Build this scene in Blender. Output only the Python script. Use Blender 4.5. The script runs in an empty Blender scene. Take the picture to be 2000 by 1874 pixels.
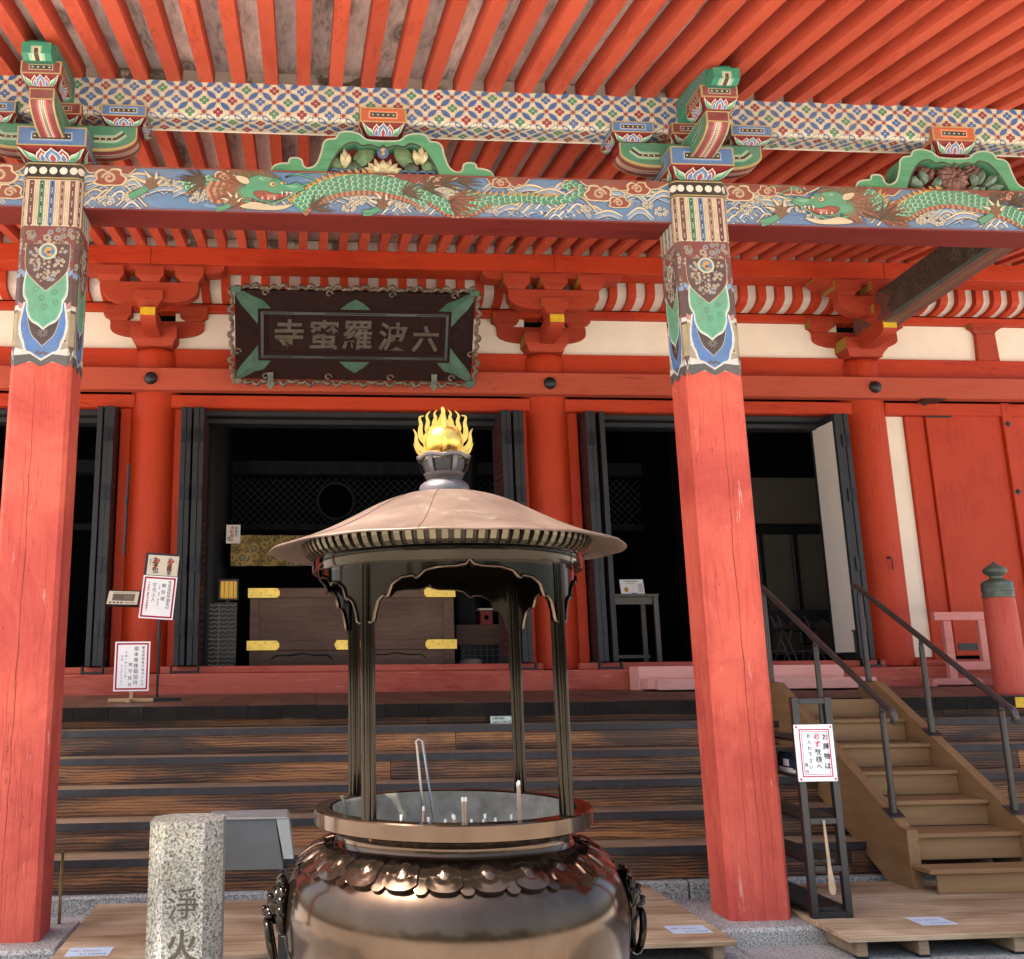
import bpy, math, random
from mathutils import Vector, Matrix
from mathutils.geometry import tessellate_polygon
R = math.radians
pi = math.pi
scn = bpy.context.scene

# ------------------------------------------------------------------ camera
cam_d = bpy.data.cameras.new("camera")
cam = bpy.data.objects.new("camera", cam_d)
scn.collection.objects.link(cam)
pitch, yaw, roll = R(12.26), R(4.41), R(-0.567)
fw = Vector((math.sin(yaw) * math.cos(pitch), math.cos(yaw) * math.cos(pitch), math.sin(pitch)))
r0 = Vector((math.cos(yaw), -math.sin(yaw), 0)); u0 = r0.cross(fw)
rt = math.cos(roll) * r0 + math.sin(roll) * u0
up = -math.sin(roll) * r0 + math.cos(roll) * u0
mw = Matrix((rt, up, -fw)).transposed().to_4x4()
mw.translation = (0, 0, 1.55)
cam.matrix_world = mw
cam_d.sensor_fit = 'HORIZONTAL'; cam_d.sensor_width = 36
cam_d.lens = 36 * 1923.7 / 2000
cam_d.shift_x = (1000 - 735.8) / 2000
cam_d.shift_y = -(937 - 894.0) / 2000
cam_d.clip_start = 0.05; cam_d.clip_end = 3000
scn.camera = cam

# ------------------------------------------------------------------ light
SUN_FROM = Vector((-0.42, -0.0865, 0.90)).normalized()
w = bpy.data.worlds.new("World"); scn.world = w; w.use_nodes = True
nt = w.node_tree
sky = nt.nodes.new("ShaderNodeTexSky"); sky.sky_type = 'NISHITA'; sky.sun_disc = False
sky.sun_elevation = math.asin(SUN_FROM.z)
sky.sun_rotation = math.atan2(SUN_FROM.x, SUN_FROM.y)
sky.dust_density = 5.0; sky.air_density = 1.0; sky.ozone_density = 0.5
nt.links.new(sky.outputs[0], nt.nodes["Background"].inputs[0])
nt.nodes["Background"].inputs[1].default_value = 0.14
sl = bpy.data.lights.new("sun", 'SUN'); sl.energy = 5.0; sl.angle = R(0.55); sl.color = (1, 0.95, 0.87)
so = bpy.data.objects.new("sun", sl); scn.collection.objects.link(so)
so.rotation_euler = (-SUN_FROM).to_track_quat('-Z', 'Y').to_euler(); so.location = (-4, -4, 12)
vs = scn.view_settings
vs.view_transform = 'Standard'; vs.look = 'None'; vs.gamma = 1.0; vs.use_curve_mapping = False
vs.exposure = 1.88
scn.cycles.max_bounces = 6; scn.cycles.diffuse_bounces = 4; scn.cycles.glossy_bounces = 3
scn.cycles.use_denoising = True
scn.cycles.sample_clamp_indirect = 6.0

# ------------------------------------------------------------------ helpers
COL = scn.collection
rnd = random.Random(7)

def srgb(h):
    if isinstance(h, str):
        h = h.lstrip('#'); h = [int(h[i:i + 2], 16) / 255 for i in (0, 2, 4)]
    return tuple((c / 12.92 if c <= 0.04045 else ((c + 0.055) / 1.055) ** 2.4) for c in h)

def link(o, parent=None):
    COL.objects.link(o)
    if parent is not None:
        o.parent = parent
        if parent.type == 'EMPTY':
            o.matrix_parent_inverse = Matrix.Translation(-Vector(parent.location))
    return o

def thing(name, label, cat, loc=(0, 0, 0), group=None):
    o = bpy.data.objects.new(name, None); o.location = loc; o.empty_display_size = 0.1
    COL.objects.link(o)
    return tag(o, label, cat, group)

def tag(o, label=None, cat=None, group=None, kind=None):
    if label: o["label"] = label
    if cat: o["category"] = cat
    if group: o["group"] = group
    if kind: o["kind"] = kind
    return o

def inst(src, parent, loc=(0, 0, 0), rotz=0.0, scale=None):
    o = src.copy(); COL.objects.link(o)
    o.parent = parent
    if parent is not None and parent.type == 'EMPTY':
        o.matrix_parent_inverse = Matrix.Translation(-Vector(parent.location))
    else:
        o.matrix_parent_inverse = Matrix.Identity(4)
    o.location = loc; o.rotation_euler = (0, 0, rotz)
    if scale: o.scale = scale
    return o

def cat_rom(pts, n=8, closed=False):
    out = []; m = len(pts)
    rng = range(m) if closed else range(m - 1)
    for i in rng:
        if closed:
            p0, p1, p2, p3 = pts[(i - 1) % m], pts[i], pts[(i + 1) % m], pts[(i + 2) % m]
        else:
            p0, p1, p2, p3 = pts[max(i - 1, 0)], pts[i], pts[i + 1], pts[min(i + 2, m - 1)]
        for k in range(n):
            t = k / n
            out.append(tuple(0.5 * (2 * b + (c - a) * t + (2 * a - 5 * b + 4 * c - d) * t * t + (3 * b - a - 3 * c + d) * t ** 3)
                             for a, b, c, d in zip(p0, p1, p2, p3)))
    if not closed: out.append(tuple(pts[-1]))
    return out

PEND = []
class MB:
    def __init__(s): s.v = []; s.f = []; s.c = []
    def add(s, vs, fs, col=None):
        n = len(s.v); s.v.extend(tuple(p) for p in vs)
        for f in fs: s.f.append(tuple(n + i for i in f)); s.c.append(col)
        return s
    def box(s, x0, x1, y0, y1, z0, z1, bev=0.0, col=None):
        if bev <= 0:
            v = [(x, y, z) for z in (z0, z1) for y in (y0, y1) for x in (x0, x1)]
            return s.add(v, [(0, 2, 3, 1), (4, 5, 7, 6), (0, 1, 5, 4), (2, 6, 7, 3), (0, 4, 6, 2), (1, 3, 7, 5)], col)
        b = bev; V = []; idx = {}
        X = (x0, x1); Y = (y0, y1); Z = (z0, z1); sg = (1, -1)
        for i in (0, 1):
            for j in (0, 1):
                for k in (0, 1):
                    for a in (0, 1, 2):
                        p = [X[i] + sg[i] * b, Y[j] + sg[j] * b, Z[k] + sg[k] * b]
                        p[a] = (X[i], Y[j], Z[k])[a]
                        idx[i, j, k, a] = len(V); V.append(p)
        F = []
        F.append([idx[0, j, k, 0] for j, k in ((0, 0), (0, 1), (1, 1), (1, 0))]); F.append([idx[1, j, k, 0] for j, k in ((0, 0), (1, 0), (1, 1), (0, 1))])
        F.append([idx[i, 0, k, 1] for i, k in ((0, 0), (1, 0), (1, 1), (0, 1))]); F.append([idx[i, 1, k, 1] for i, k in ((0, 0), (0, 1), (1, 1), (1, 0))])
        F.append([idx[i, j, 0, 2] for i, j in ((0, 0), (0, 1), (1, 1), (1, 0))]); F.append([idx[i, j, 1, 2] for i, j in ((0, 0), (1, 0), (1, 1), (0, 1))])
        cx = Vector(((x0 + x1) / 2, (y0 + y1) / 2, (z0 + z1) / 2))
        ex = []
        for i in (0, 1):
            for j in (0, 1):
                ex.append([idx[i, j, 0, 0], idx[i, j, 0, 1], idx[i, j, 1, 1], idx[i, j, 1, 0]])
                ex.append([idx[i, 0, j, 0], idx[i, 0, j, 2], idx[i, 1, j, 2], idx[i, 1, j, 0]])
                ex.append([idx[0, i, j, 1], idx[0, i, j, 2], idx[1, i, j, 2], idx[1, i, j, 1]])
                for k in (0, 1): ex.append([idx[i, j, k, 0], idx[i, j, k, 1], idx[i, j, k, 2]])
        for f in ex:
            a, bb, c = (Vector(V[q]) for q in f[:3])
            m = sum((Vector(V[q]) for q in f), Vector()) / len(f)
            if (bb - a).cross(c - a).dot(m - cx) < 0: f.reverse()
            F.append(f)
        return s.add(V, F, col)
    def prism(s, poly, fn, a, b, col=None, capcol=None):
        """extrude a 2-D polygon; fn(p, q, t) gives the 3-D point"""
        n = len(poly)
        tri = tessellate_polygon([[Vector((p, q, 0)) for p, q in poly]])
        V = [fn(p, q, a) for p, q in poly] + [fn(p, q, b) for p, q in poly]
        s.add(V, [], None); o = len(s.v) - 2 * n
        area = sum(poly[i][0] * poly[(i + 1) % n][1] - poly[(i + 1) % n][0] * poly[i][1] for i in range(n))
        for i in range(n):
            j = (i + 1) % n
            f = (o + i, o + j, o + n + j, o + n + i)
            s.f.append(f if area > 0 else f[::-1]); s.c.append(col)
        for t in tri:
            s.f.append(tuple(o + i for i in t)); s.c.append(capcol or col)
            s.f.append(tuple(o + n + i for i in t)[::-1]); s.c.append(capcol or col)
        return s
    def loft(s, levels, col=None, cap=True):
        """stacked rectangles: (z, x0, x1, y0, y1)"""
        V = []; F = []
        for (z, a, b, c, d) in levels: V += [(a, c, z), (b, c, z), (b, d, z), (a, d, z)]
        for i in range(len(levels) - 1):
            for k in range(4):
                F.append((4 * i + k, 4 * i + (k + 1) % 4, 4 * i + 4 + (k + 1) % 4, 4 * i + 4 + k))
        if cap: F.append((3, 2, 1, 0)); m = 4 * (len(levels) - 1); F.append((m, m + 1, m + 2, m + 3))
        return s.add(V, F, col)
    def lathe(s, prof, c=(0, 0), n=48, a0=0.0, a1=2 * pi, col=None, ang=None):
        full = abs(a1 - a0 - 2 * pi) < 1e-6; m = n if full else n + 1
        V = []; F = []
        for (r, z) in prof:
            for i in range(m):
                a = a0 + (a1 - a0) * i / n
                V.append((c[0] + r * math.cos(a), c[1] + r * math.sin(a), z))
        for j in range(len(prof) - 1):
            for i in range(n):
                i2 = (i + 1) % m if full else i + 1
                F.append((j * m + i, j * m + i2, (j + 1) * m + i2, (j + 1) * m + i))
        return s.add(V, F, col)
    def tube(s, path, r, n=8, closed=False, col=None):
        P = [Vector(p) for p in path]; m = len(P); V = []; F = []
        N = None
        for i, p in enumerate(P):
            if closed: t = P[(i + 1) % m] - P[i - 1]
            else: t = P[min(i + 1, m - 1)] - P[max(i - 1, 0)]
            t.normalize()
            if N is None:
                N = t.orthogonal().normalized()
            else:
                N = (N - t * N.dot(t)).normalized()
            B = t.cross(N); rr = r[i] if isinstance(r, (list, tuple)) else r
            for k in range(n):
                a = 2 * pi * k / n
                V.append(p + (N * math.cos(a) + B * math.sin(a)) * rr)
        for i in range(m if closed else m - 1):
            j = (i + 1) % m
            for k in range(n): F.append((i * n + k, i * n + (k + 1) % n, j * n + (k + 1) % n, j * n + k))
        if not closed:
            F.append(tuple(range(n))[::-1]); F.append(tuple((m - 1) * n + k for k in range(n)))
        return s.add(V, F, col)
    def cyl(s, p0, p1, r0, r1=None, n=16, col=None):
        return s.tube([p0, p1], [r0, r0 if r1 is None else r1], n, col=col)
    def ball(s, c, r, n=12, m=8, sc=(1, 1, 1), col=None):
        V = []; F = []
        for j in range(m + 1):
            t = pi * j / m
            for i in range(n):
                a = 2 * pi * i / n
                V.append((c[0] + r * sc[0] * math.sin(t) * math.cos(a), c[1] + r * sc[1] * math.sin(t) * math.sin(a), c[2] + r * sc[2] * math.cos(t)))
        for j in range(m):
            for i in range(n): F.append((j * n + i, (j + 1) * n + i, (j + 1) * n + (i + 1) % n, j * n + (i + 1) % n))
        return s.add(V, F, col)
    def build(s, name, mat, parent=None, smooth=None, kind=None):
        me = bpy.data.meshes.new(name); me.from_pydata(s.v, [], s.f)
        if any(c is not None for c in s.c):
            ca = me.color_attributes.new("Col", 'FLOAT_COLOR', 'CORNER')
            buf = []
            for p, c in zip(me.polygons, s.c):
                c = c or (0.5, 0.5, 0.5)
                buf += [c[0], c[1], c[2], 1.0] * p.loop_total
            ca.data.foreach_set("color", buf)
        if smooth:
            for p in me.polygons: p.use_smooth = True
            me.set_sharp_from_angle(angle=R(smooth))
        if isinstance(mat, str) and mat not in M: me.materials.append(None); PEND.append((me, mat))
        else: me.materials.append(M[mat] if isinstance(mat, str) else mat)
        o = bpy.data.objects.new(name, me)
        if kind: o["kind"] = kind
        return link(o, parent)

class Painter:
    """flat pigment on a flat face: frame O + u*U + v*V, layers a hair apart along N"""
    def __init__(s, O, U, V, mb=None, eps=0.00012, lift=0.0008, warp=None):
        s.O = Vector(O); s.U = Vector(U); s.V = Vector(V); s.N = s.U.cross(s.V).normalized()
        s.mb = mb or MB(); s.eps = eps; s.h = lift; s.warp = warp
    def nx(s, k=1): s.h += s.eps * k; return s
    def P(s, q):
        if s.warp: return s.warp(q[0], q[1], s.h)
        return s.O + s.U * q[0] + s.V * q[1] + s.N * s.h
    def poly(s, pts, col):
        if len(pts) < 3: return s
        tri = tessellate_polygon([[Vector((p[0], p[1], 0)) for p in pts]])
        fs = []
        for t in tri:
            a, b, c = (pts[i] for i in t)
            cr = (b[0] - a[0]) * (c[1] - a[1]) - (c[0] - a[0]) * (b[1] - a[1])
            if abs(cr) < 1e-12: continue
            fs.append(tuple(t) if cr > 0 else tuple(t)[::-1])
        s.mb.add([s.P(p) for p in pts], fs, col); return s
    def rect(s, u0, u1, v0, v1, col): return s.poly([(u0, v0), (u1, v0), (u1, v1), (u0, v1)], col)
    def disc(s, u, v, r, col, n=14, ry=None, rot=0):
        ry = r if ry is None else ry; c, d = math.cos(rot), math.sin(rot)
        return s.poly([(u + r * math.cos(a) * c - ry * math.sin(a) * d, v + r * math.cos(a) * d + ry * math.sin(a) * c) for a in (2 * pi * i / n for i in range(n))], col)
    def line(s, pts, w, col, taper=False, clip=None):
        m = len(pts); L = []; Rr = []
        for i, p in enumerate(pts):
            a = pts[max(i - 1, 0)]; b = pts[min(i + 1, m - 1)]
            dx, dy = b[0] - a[0], b[1] - a[1]; d = math.hypot(dx, dy) or 1e-9
            ww = (w[i] if isinstance(w, (list, tuple)) else w) / 2
            if taper: ww *= max(0.12, math.sin(pi * (i + 0.5) / m))
            L.append((p[0] - dy / d * ww, p[1] + dx / d * ww)); Rr.append((p[0] + dy / d * ww, p[1] - dx / d * ww))
        if clip:
            cl = lambda q: (min(max(q[0], clip[0]), clip[1]), min(max(q[1], clip[2]), clip[3]))
            L = [cl(q) for q in L]; Rr = [cl(q) for q in Rr]
        vs = [s.P(p) for p in L + Rr]
        s.mb.add(vs, [(m + i, m + i + 1, i + 1, i) for i in range(m - 1)], col); return s
    def blob(s, pts, col, edge=None, ew=0.004, n=5):
        c = cat_rom(pts, n, True); s.poly(c, col)
        if edge is not None: s.nx(); s.line(c + [c[0]], ew, edge); s.nx()
        return s

# text as real mesh glyphs (built-in font)
def text_mesh(body, size, bold=0.0, align='CENTER', extrude=0.0, shear=0.0, bevel=0.0):
    cu = bpy.data.curves.new("lettering", 'FONT'); cu.body = body; cu.size = size; cu.align_x = align; cu.align_y = 'CENTER'
    cu.offset = bold; cu.extrude = extrude; cu.shear = shear; cu.bevel_depth = bevel; cu.resolution_u = 3
    o = bpy.data.objects.new("lettering_tmp", cu); COL.objects.link(o)
    bpy.context.view_layer.update()
    me = bpy.data.meshes.new_from_object(o.evaluated_get(bpy.context.evaluated_depsgraph_get()))
    bpy.data.objects.remove(o); bpy.data.curves.remove(cu)
    return me

def glyphs(mb, items, O, U, V, lift=0.0012):
    """items: (char string, u, v, size, colour, bold) laid on the plane O,U,V"""
    O = Vector(O); U = Vector(U).normalized(); V = Vector(V).normalized(); N = U.cross(V)
    for (ch, u, v, size, col, bold) in items:
        me = text_mesh(ch, size, bold)
        vs = [O + U * (u + q.co.x) + V * (v + q.co.y) + N * lift for q in me.vertices]
        mb.add(vs, [tuple(p.vertices) for p in me.polygons], col)
        bpy.data.meshes.remove(me)
    return mb

def column_text(s, u, v_top, size, col, step=None, bold=0.0):
    step = step or size * 1.12
    return [(c, u, v_top - step * (i + 0.5), size, col, bold) for i, c in enumerate(s) if c != ' ']

# ------------------------------------------------------------------ materials
M = {}
class NT:
    def __init__(s, name):
        m = bpy.data.materials.new(name); m.use_nodes = True; M[name] = m
        s.t = m.node_tree; s.b = s.t.nodes["Principled BSDF"]; s.n = s.t.nodes
    def new(s, k, **kw):
        n = s.n.new("ShaderNode" + k)
        for a, v in kw.items(): setattr(n, a, v)
        return n
    def ln(s, a, b): s.t.links.new(a, b)
    def coords(s, scale, rand=True):
        tc = s.new("TexCoord"); mp = s.new("Mapping"); mp.inputs["Scale"].default_value = scale
        if rand:
            oi = s.new("ObjectInfo"); mu = s.new("VectorMath", operation='SCALE'); mu.inputs[0].default_value = (13.1, 7.7, 9.3)
            s.ln(oi.outputs["Random"], mu.inputs["Scale"])
            ad = s.new("VectorMath", operation='ADD'); s.ln(tc.outputs["Object"], ad.inputs[0]); s.ln(mu.outputs[0], ad.inputs[1])
            s.ln(ad.outputs[0], mp.inputs["Vector"])
        else: s.ln(tc.outputs["Object"], mp.inputs["Vector"])
        return mp.outputs[0]
    def noise(s, vec, scale, detail=4, rough=0.55, dist=0.0):
        n = s.new("TexNoise"); n.inputs["Scale"].default_value = scale; n.inputs["Detail"].default_value = detail
        n.inputs["Roughness"].default_value = rough; n.inputs["Distortion"].default_value = dist
        s.ln(vec, n.inputs["Vector"]); return n.outputs["Fac"]
    def ramp(s, fac, stops, interp='LINEAR'):
        r = s.new("ValToRGB"); r.color_ramp.interpolation = interp; e = r.color_ramp.elements
        e[0].position, e[0].color = stops[0][0], (*stops[0][1], 1)
        e[1].position, e[1].color = stops[-1][0], (*stops[-1][1], 1)
        for p, c in stops[1:-1]:
            q = e.new(p); q.color = (*c, 1)
        s.ln(fac, r.inputs[0]); return r.outputs[0]
    def mix(s, fac, a, b, blend='MIX'):
        m = s.new("Mix", data_type='RGBA', blend_type=blend)
        for k, x in ((0, fac), (6, a), (7, b)):
            if hasattr(x, 'links'): s.ln(x, m.inputs[k])
            else: m.inputs[k].default_value = x if k == 0 else (*x[:3], 1)
        return m.outputs[2]
    def bump(s, h, strength, dist=0.01):
        b = s.new("Bump"); b.inputs["Strength"].default_value = strength; b.inputs["Distance"].default_value = dist
        s.ln(h, b.inputs["Height"]); s.ln(b.outputs[0], s.b.inputs["Normal"])
    def base(s, c):
        if hasattr(c, 'links'): s.ln(c, s.b.inputs["Base Color"])
        else: s.b.inputs["Base Color"].default_value = (*c, 1)
    def rough(s, lo, hi=None, fac=None):
        if fac is None: s.b.inputs["Roughness"].default_value = lo
        else:
            mr = s.new("MapRange"); mr.inputs["To Min"].default_value = lo; mr.inputs["To Max"].default_value = hi
            s.ln(fac, mr.inputs[0]); s.ln(mr.outputs[0], s.b.inputs["Roughness"])

AX = {'X': (1, 9, 9), 'Y': (9, 1, 9), 'Z': (9, 9, 1), 'N': (1, 1, 1)}
def paint_wood(name, c1, c2, axis='N', rough=0.55, wear=None, wear_amt=0.68, bump=0.25, big=1.2, cracks=True, tone=0.0, mottle=None):
    s = NT(name); v = s.coords((1, 1, 1)); g = s.coords(AX[axis])
    n1 = s.noise(v, big, 3, 0.6); n2 = s.noise(g, 3.0, 5, 0.65, 0.6)
    f = s.new("Math", operation='ADD'); s.ln(n1, f.inputs[0]); s.ln(n2, f.inputs[1])
    c = s.ramp(f.outputs[0], [(0.72, c1), (1.25, c2)])
    if mottle:
        n6 = s.noise(v, 1.1, 6, 0.7, 0.6); c = s.mix(s.ramp(n6, [(0.42, (0, 0, 0)), (0.62, (0.75, 0.75, 0.75))]), c, mottle)
    if tone:
        oi = s.new("ObjectInfo"); c = s.mix(1.0, c, s.ramp(oi.outputs["Random"], [(0.0, (1 - tone,) * 3), (1.0, (1 + tone * 0.6, 1 + tone, 1 + tone))]), 'MULTIPLY')
    if wear:
        n3 = s.noise(g, 2.2, 8, 0.75, 0.3)
        k = s.ramp(n3, [(wear_amt, (0, 0, 0)), (wear_amt + 0.05, (1, 1, 1))])
        c = s.mix(k, c, wear)
    if cracks:
        n4 = s.noise(s.coords(tuple(a * (0.55 if a == 1 else 1.0) for a in AX[axis])), 1.6, 2, 0.5, 0.8)
        k2 = s.ramp(n4, [(0.490, (0, 0, 0)), (0.4965, (1, 1, 1)), (0.5, (1, 1, 1)), (0.5065, (0, 0, 0))])
        n5 = s.noise(v, 0.8, 1, 0.5)
        k3 = s.ramp(n5, [(0.52, (0, 0, 0)), (0.6, (0.5, 0.5, 0.5))])
        c = s.mix(s.mix(1.0, k2, k3, 'MULTIPLY'), c, tuple(x * 0.25 for x in c1))
    s.base(c); s.rough(rough - 0.02, rough + 0.2, n2); s.b.inputs["Specular IOR Level"].default_value = 0.28
    s.bump(n2, bump, 0.01); return M[name]

# vermilion timber
RED1, RED2 = (0.335, 0.024, 0.0055), (0.43, 0.040, 0.009)
for ax in 'XYZ': paint_wood("red_" + ax, RED1, RED2, ax, 0.5, bump=0.15)
paint_wood("red_pale_X", (0.32, 0.048, 0.023), (0.40, 0.072, 0.036), 'X', 0.6, wear=(0.5, 0.17, 0.11), wear_amt=0.66)
paint_wood("red_sill_X", (0.33, 0.050, 0.030), (0.45, 0.105, 0.066), 'X', 0.6, wear=(0.52, 0.24, 0.18), wear_amt=0.60)
paint_wood("red_pillar_Z", (0.50, 0.072, 0.040), (0.62, 0.112, 0.068), 'Z', 0.62, wear=(0.66, 0.30, 0.24), wear_amt=0.63, bump=0.8, big=0.8, mottle=(0.37, 0.044, 0.034))
paint_wood("rafter_red", (0.41, 0.050, 0.022), (0.52, 0.080, 0.038), 'Y', 0.55, bump=0.15, cracks=True, tone=0.16, wear=(0.62, 0.22, 0.14), wear_amt=0.71)
paint_wood("bracket_red", (0.285, 0.030, 0.011), (0.36, 0.046, 0.018), 'X', 0.55, bump=0.1)
paint_wood("maroon_X", (0.115, 0.014, 0.011), (0.155, 0.020, 0.015), 'X', 0.5, bump=0.08, cracks=False)
paint_wood("maroon", (0.15, 0.016, 0.016), (0.20, 0.024, 0.022), 'N', 0.5, bump=0.08, cracks=False)
paint_wood("pink_rail", (0.52, 0.17, 0.14), (0.62, 0.25, 0.21), 'X', 0.6)
paint_wood("pink_step", (0.66, 0.32, 0.27), (0.72, 0.38, 0.32), 'X', 0.6, cracks=False)
paint_wood("ochre", (0.24, 0.14, 0.02), (0.32, 0.19, 0.03), 'N', 0.7, cracks=False)
# other timbers
def wood(name, stops, axis, rough=0.6, scale=2.2, bump=0.3, knots=True, dist=1.2, along=0.8, across=1.6, tone=0.0):
    s = NT(name); g = s.coords(tuple(a * (along if a == 1 else across) for a in AX[axis])); v = s.coords((1, 1, 1))
    n = s.noise(g, scale, 7, 0.62, dist)
    big = s.noise(s.coords(tuple(0.5 if a == 1 else 1.2 for a in AX[axis])), 2.4, 3, 0.6, 0.5)
    f = s.new("Math", operation='ADD'); s.ln(n, f.inputs[0]); s.ln(big, f.inputs[1])
    h = s.new("Math", operation='MULTIPLY'); s.ln(f.outputs[0], h.inputs[0]); h.inputs[1].default_value = 0.5
    c = s.ramp(h.outputs[0], stops)
    if knots:
        vo = s.new("TexVoronoi"); vo.inputs["Scale"].default_value = 1.0
        kv = s.coords(tuple(1.1 if a == 1 else 2.6 for a in AX[axis])); s.ln(kv, vo.inputs["Vector"])
        vo.inputs["Randomness"].default_value = 1.0
        k = s.ramp(vo.outputs["Distance"], [(0.04, (0.95, 0.95, 0.95)), (0.09, (0.45, 0.45, 0.45)), (0.12, (0.8, 0.8, 0.8)), (0.24, (0, 0, 0))])
        c = s.mix(k, c, tuple(x * 0.4 for x in stops[0][1]))
    if tone:
        oi = s.new("ObjectInfo"); c = s.mix(1.0, c, s.ramp(oi.outputs["Random"], [(0.0, (1 - tone,) * 3), (0.5, (1.0, 0.92, 0.88)), (1.0, (1 + tone, 1 + tone * 0.8, 1 + tone * 0.6))]), 'MULTIPLY')
    s.base(c); s.rough(rough - 0.1, rough + 0.15, n); s.bump(n, bump, 0.006)
    if rough >= 0.5: s.b.inputs["Specular IOR Level"].default_value = 0.25
def step_wood():
    s = NT("step_wood"); v = s.coords((1, 1, 1)); st = s.coords((0.5, 5, 5))
    wv = s.new("TexWave"); wv.wave_type = 'BANDS'; wv.bands_direction = 'Z'; wv.inputs["Scale"].default_value = 9.0; wv.inputs["Distortion"].default_value = 7.0; wv.inputs["Detail"].default_value = 4; wv.inputs["Detail Scale"].default_value = 0.8; wv.inputs["Detail Roughness"].default_value = 0.6
    s.ln(s.coords((0.35, 1, 1.6)), wv.inputs["Vector"]); fine = s.noise(s.coords((1.5, 60, 60)), 2.0, 4, 0.7)
    big = s.noise(st, 1.3, 4, 0.6, 0.8)
    f = s.new("Math", operation='MULTIPLY_ADD'); s.ln(wv.outputs["Fac"], f.inputs[0]); f.inputs[1].default_value = 0.20
    g = s.new("Math", operation='MULTIPLY_ADD'); s.ln(fine, g.inputs[0]); g.inputs[1].default_value = 0.25; s.ln(big, g.inputs[2]); s.ln(g.outputs[0], f.inputs[2])
    c = s.ramp(f.outputs[0], [(0.55, (0.012, 0.007, 0.005)), (0.66, (0.060, 0.024, 0.009)), (0.76, (0.19, 0.070, 0.019)), (0.92, (0.36, 0.155, 0.048))])
    vo = s.new("TexVoronoi"); vo.inputs["Scale"].default_value = 1.0; s.ln(s.coords((0.75, 2.2, 3.6)), vo.inputs["Vector"])
    k = s.ramp(vo.outputs["Distance"], [(0.05, (1, 1, 1)), (0.085, (0.5, 0.5, 0.5)), (0.11, (0.95, 0.95, 0.95)), (0.26, (0, 0, 0))]); c = s.mix(k, c, (0.010, 0.007, 0.006))
    sm = s.ramp(s.noise(s.coords((0.5, 1, 1)), 1.6, 4, 0.65, 0.4), [(0.50, (0, 0, 0)), (0.62, (0.70, 0.70, 0.70))]); c = s.mix(sm, c, (0.030, 0.020, 0.015))
    oi = s.new("ObjectInfo"); c = s.mix(1.0, c, s.ramp(oi.outputs["Random"], [(0.0, (0.75, 0.75, 0.78)), (1.0, (1.2, 1.15, 1.1))]), 'MULTIPLY')
    s.base(c); s.rough(0.36, 0.6, fine); s.bump(f.outputs[0], 0.3, 0.006)
step_wood()
wood("tread_wood", [(0.36, (0.16, 0.105, 0.062)), (0.62, (0.36, 0.255, 0.155))], 'X', 0.6, 2.4, 0.3, False)
wood("roof_board", [(0.37, (0.26, 0.255, 0.245)), (0.46, (0.58, 0.575, 0.55)), (0.60, (0.80, 0.80, 0.77))], 'Y', 0.75, 2.2, 0.25, True, 0.45, 0.22, 2.0, 0.28)
wood("block_board", [(0.38, (0.14, 0.115, 0.09)), (0.44, (0.20, 0.17, 0.14)), (0.46, (0.56, 0.50, 0.42)), (0.64, (0.70, 0.63, 0.54))], 'N', 0.75, 5.0, 0.15, False)
wood("veranda_wood", [(0.36, (0.075, 0.036, 0.022)), (0.62, (0.19, 0.100, 0.063))], 'Y', 0.5, 2.2, 0.2, False)
wood("veranda_end", [(0.42, (0.006, 0.005, 0.004)), (0.60, (0.018, 0.014, 0.011)), (0.72, (0.06, 0.05, 0.042))], 'N', 0.85, 6.0, 0.4, False)
wood("plywood", [(0.36, (0.15, 0.090, 0.043)), (0.48, (0.30, 0.205, 0.118)), (0.62, (0.50, 0.385, 0.255))], 'X', 0.6, 2.6, 0.1, False, 0.8, 0.3, 2.2)
wood("stair_wood", [(0.36, (0.175, 0.096, 0.040)), (0.64, (0.255, 0.148, 0.066))], 'X', 0.5, 1.6, 0.08, False, 0.6)
wood("box_wood", [(0.36, (0.085, 0.048, 0.031)), (0.64, (0.18, 0.108, 0.072))], 'X', 0.5, 2.0, 0.12, False, 1.8)
wood("pale_wood", [(0.36, (0.42, 0.26, 0.12)), (0.64, (0.56, 0.37, 0.19))], 'X', 0.5, 2.0, 0.1, False)
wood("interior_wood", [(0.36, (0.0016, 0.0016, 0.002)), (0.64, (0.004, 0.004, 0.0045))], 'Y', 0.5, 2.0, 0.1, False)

def simple(name, c, rough=0.5, metal=0.0, var=0.12, scale=6.0, bump=0.0, spec=None, coat=0.0):
    s = NT(name); v = s.coords((1, 1, 1)); n = s.noise(v, scale, 5, 0.6)
    s.base(s.ramp(n, [(0.32, tuple(x * (1 - var) for x in c)), (0.68, tuple(min(1, x * (1 + var)) for x in c))]))
    s.b.inputs["Metallic"].default_value = metal; s.rough(max(rough - 0.06, 0.03), rough + 0.08, n)
    if rough >= 0.7: s.b.inputs["Specular IOR Level"].default_value = 0.1
    if bump: s.bump(n, bump, 0.004)
    if coat: s.b.inputs["Coat Weight"].default_value = coat; s.b.inputs["Coat Roughness"].default_value = 0.12
    return M[name]
simple("plaster", (0.80, 0.72, 0.58), 0.85, var=0.05, scale=2.5, bump=0.05)
simple("plaster_shaded", (0.11, 0.097, 0.080), 0.85, var=0.1, scale=2.5)  # white panels of the inner room, its shade put into the colour
simple("board_white", (0.70, 0.68, 0.62), 0.6, var=0.04)
simple("paper_white", (0.80, 0.80, 0.79), 0.45, var=0.02)
simple("card_blue", (0.46, 0.58, 0.68), 0.45, var=0.03)
simple("door_black", (0.0085, 0.011, 0.014), 0.55, var=0.25, scale=5, bump=0.1)
simple("hinge_iron", (0.016, 0.018, 0.022), 0.38, 0.4, var=0.3, scale=30)
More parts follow.
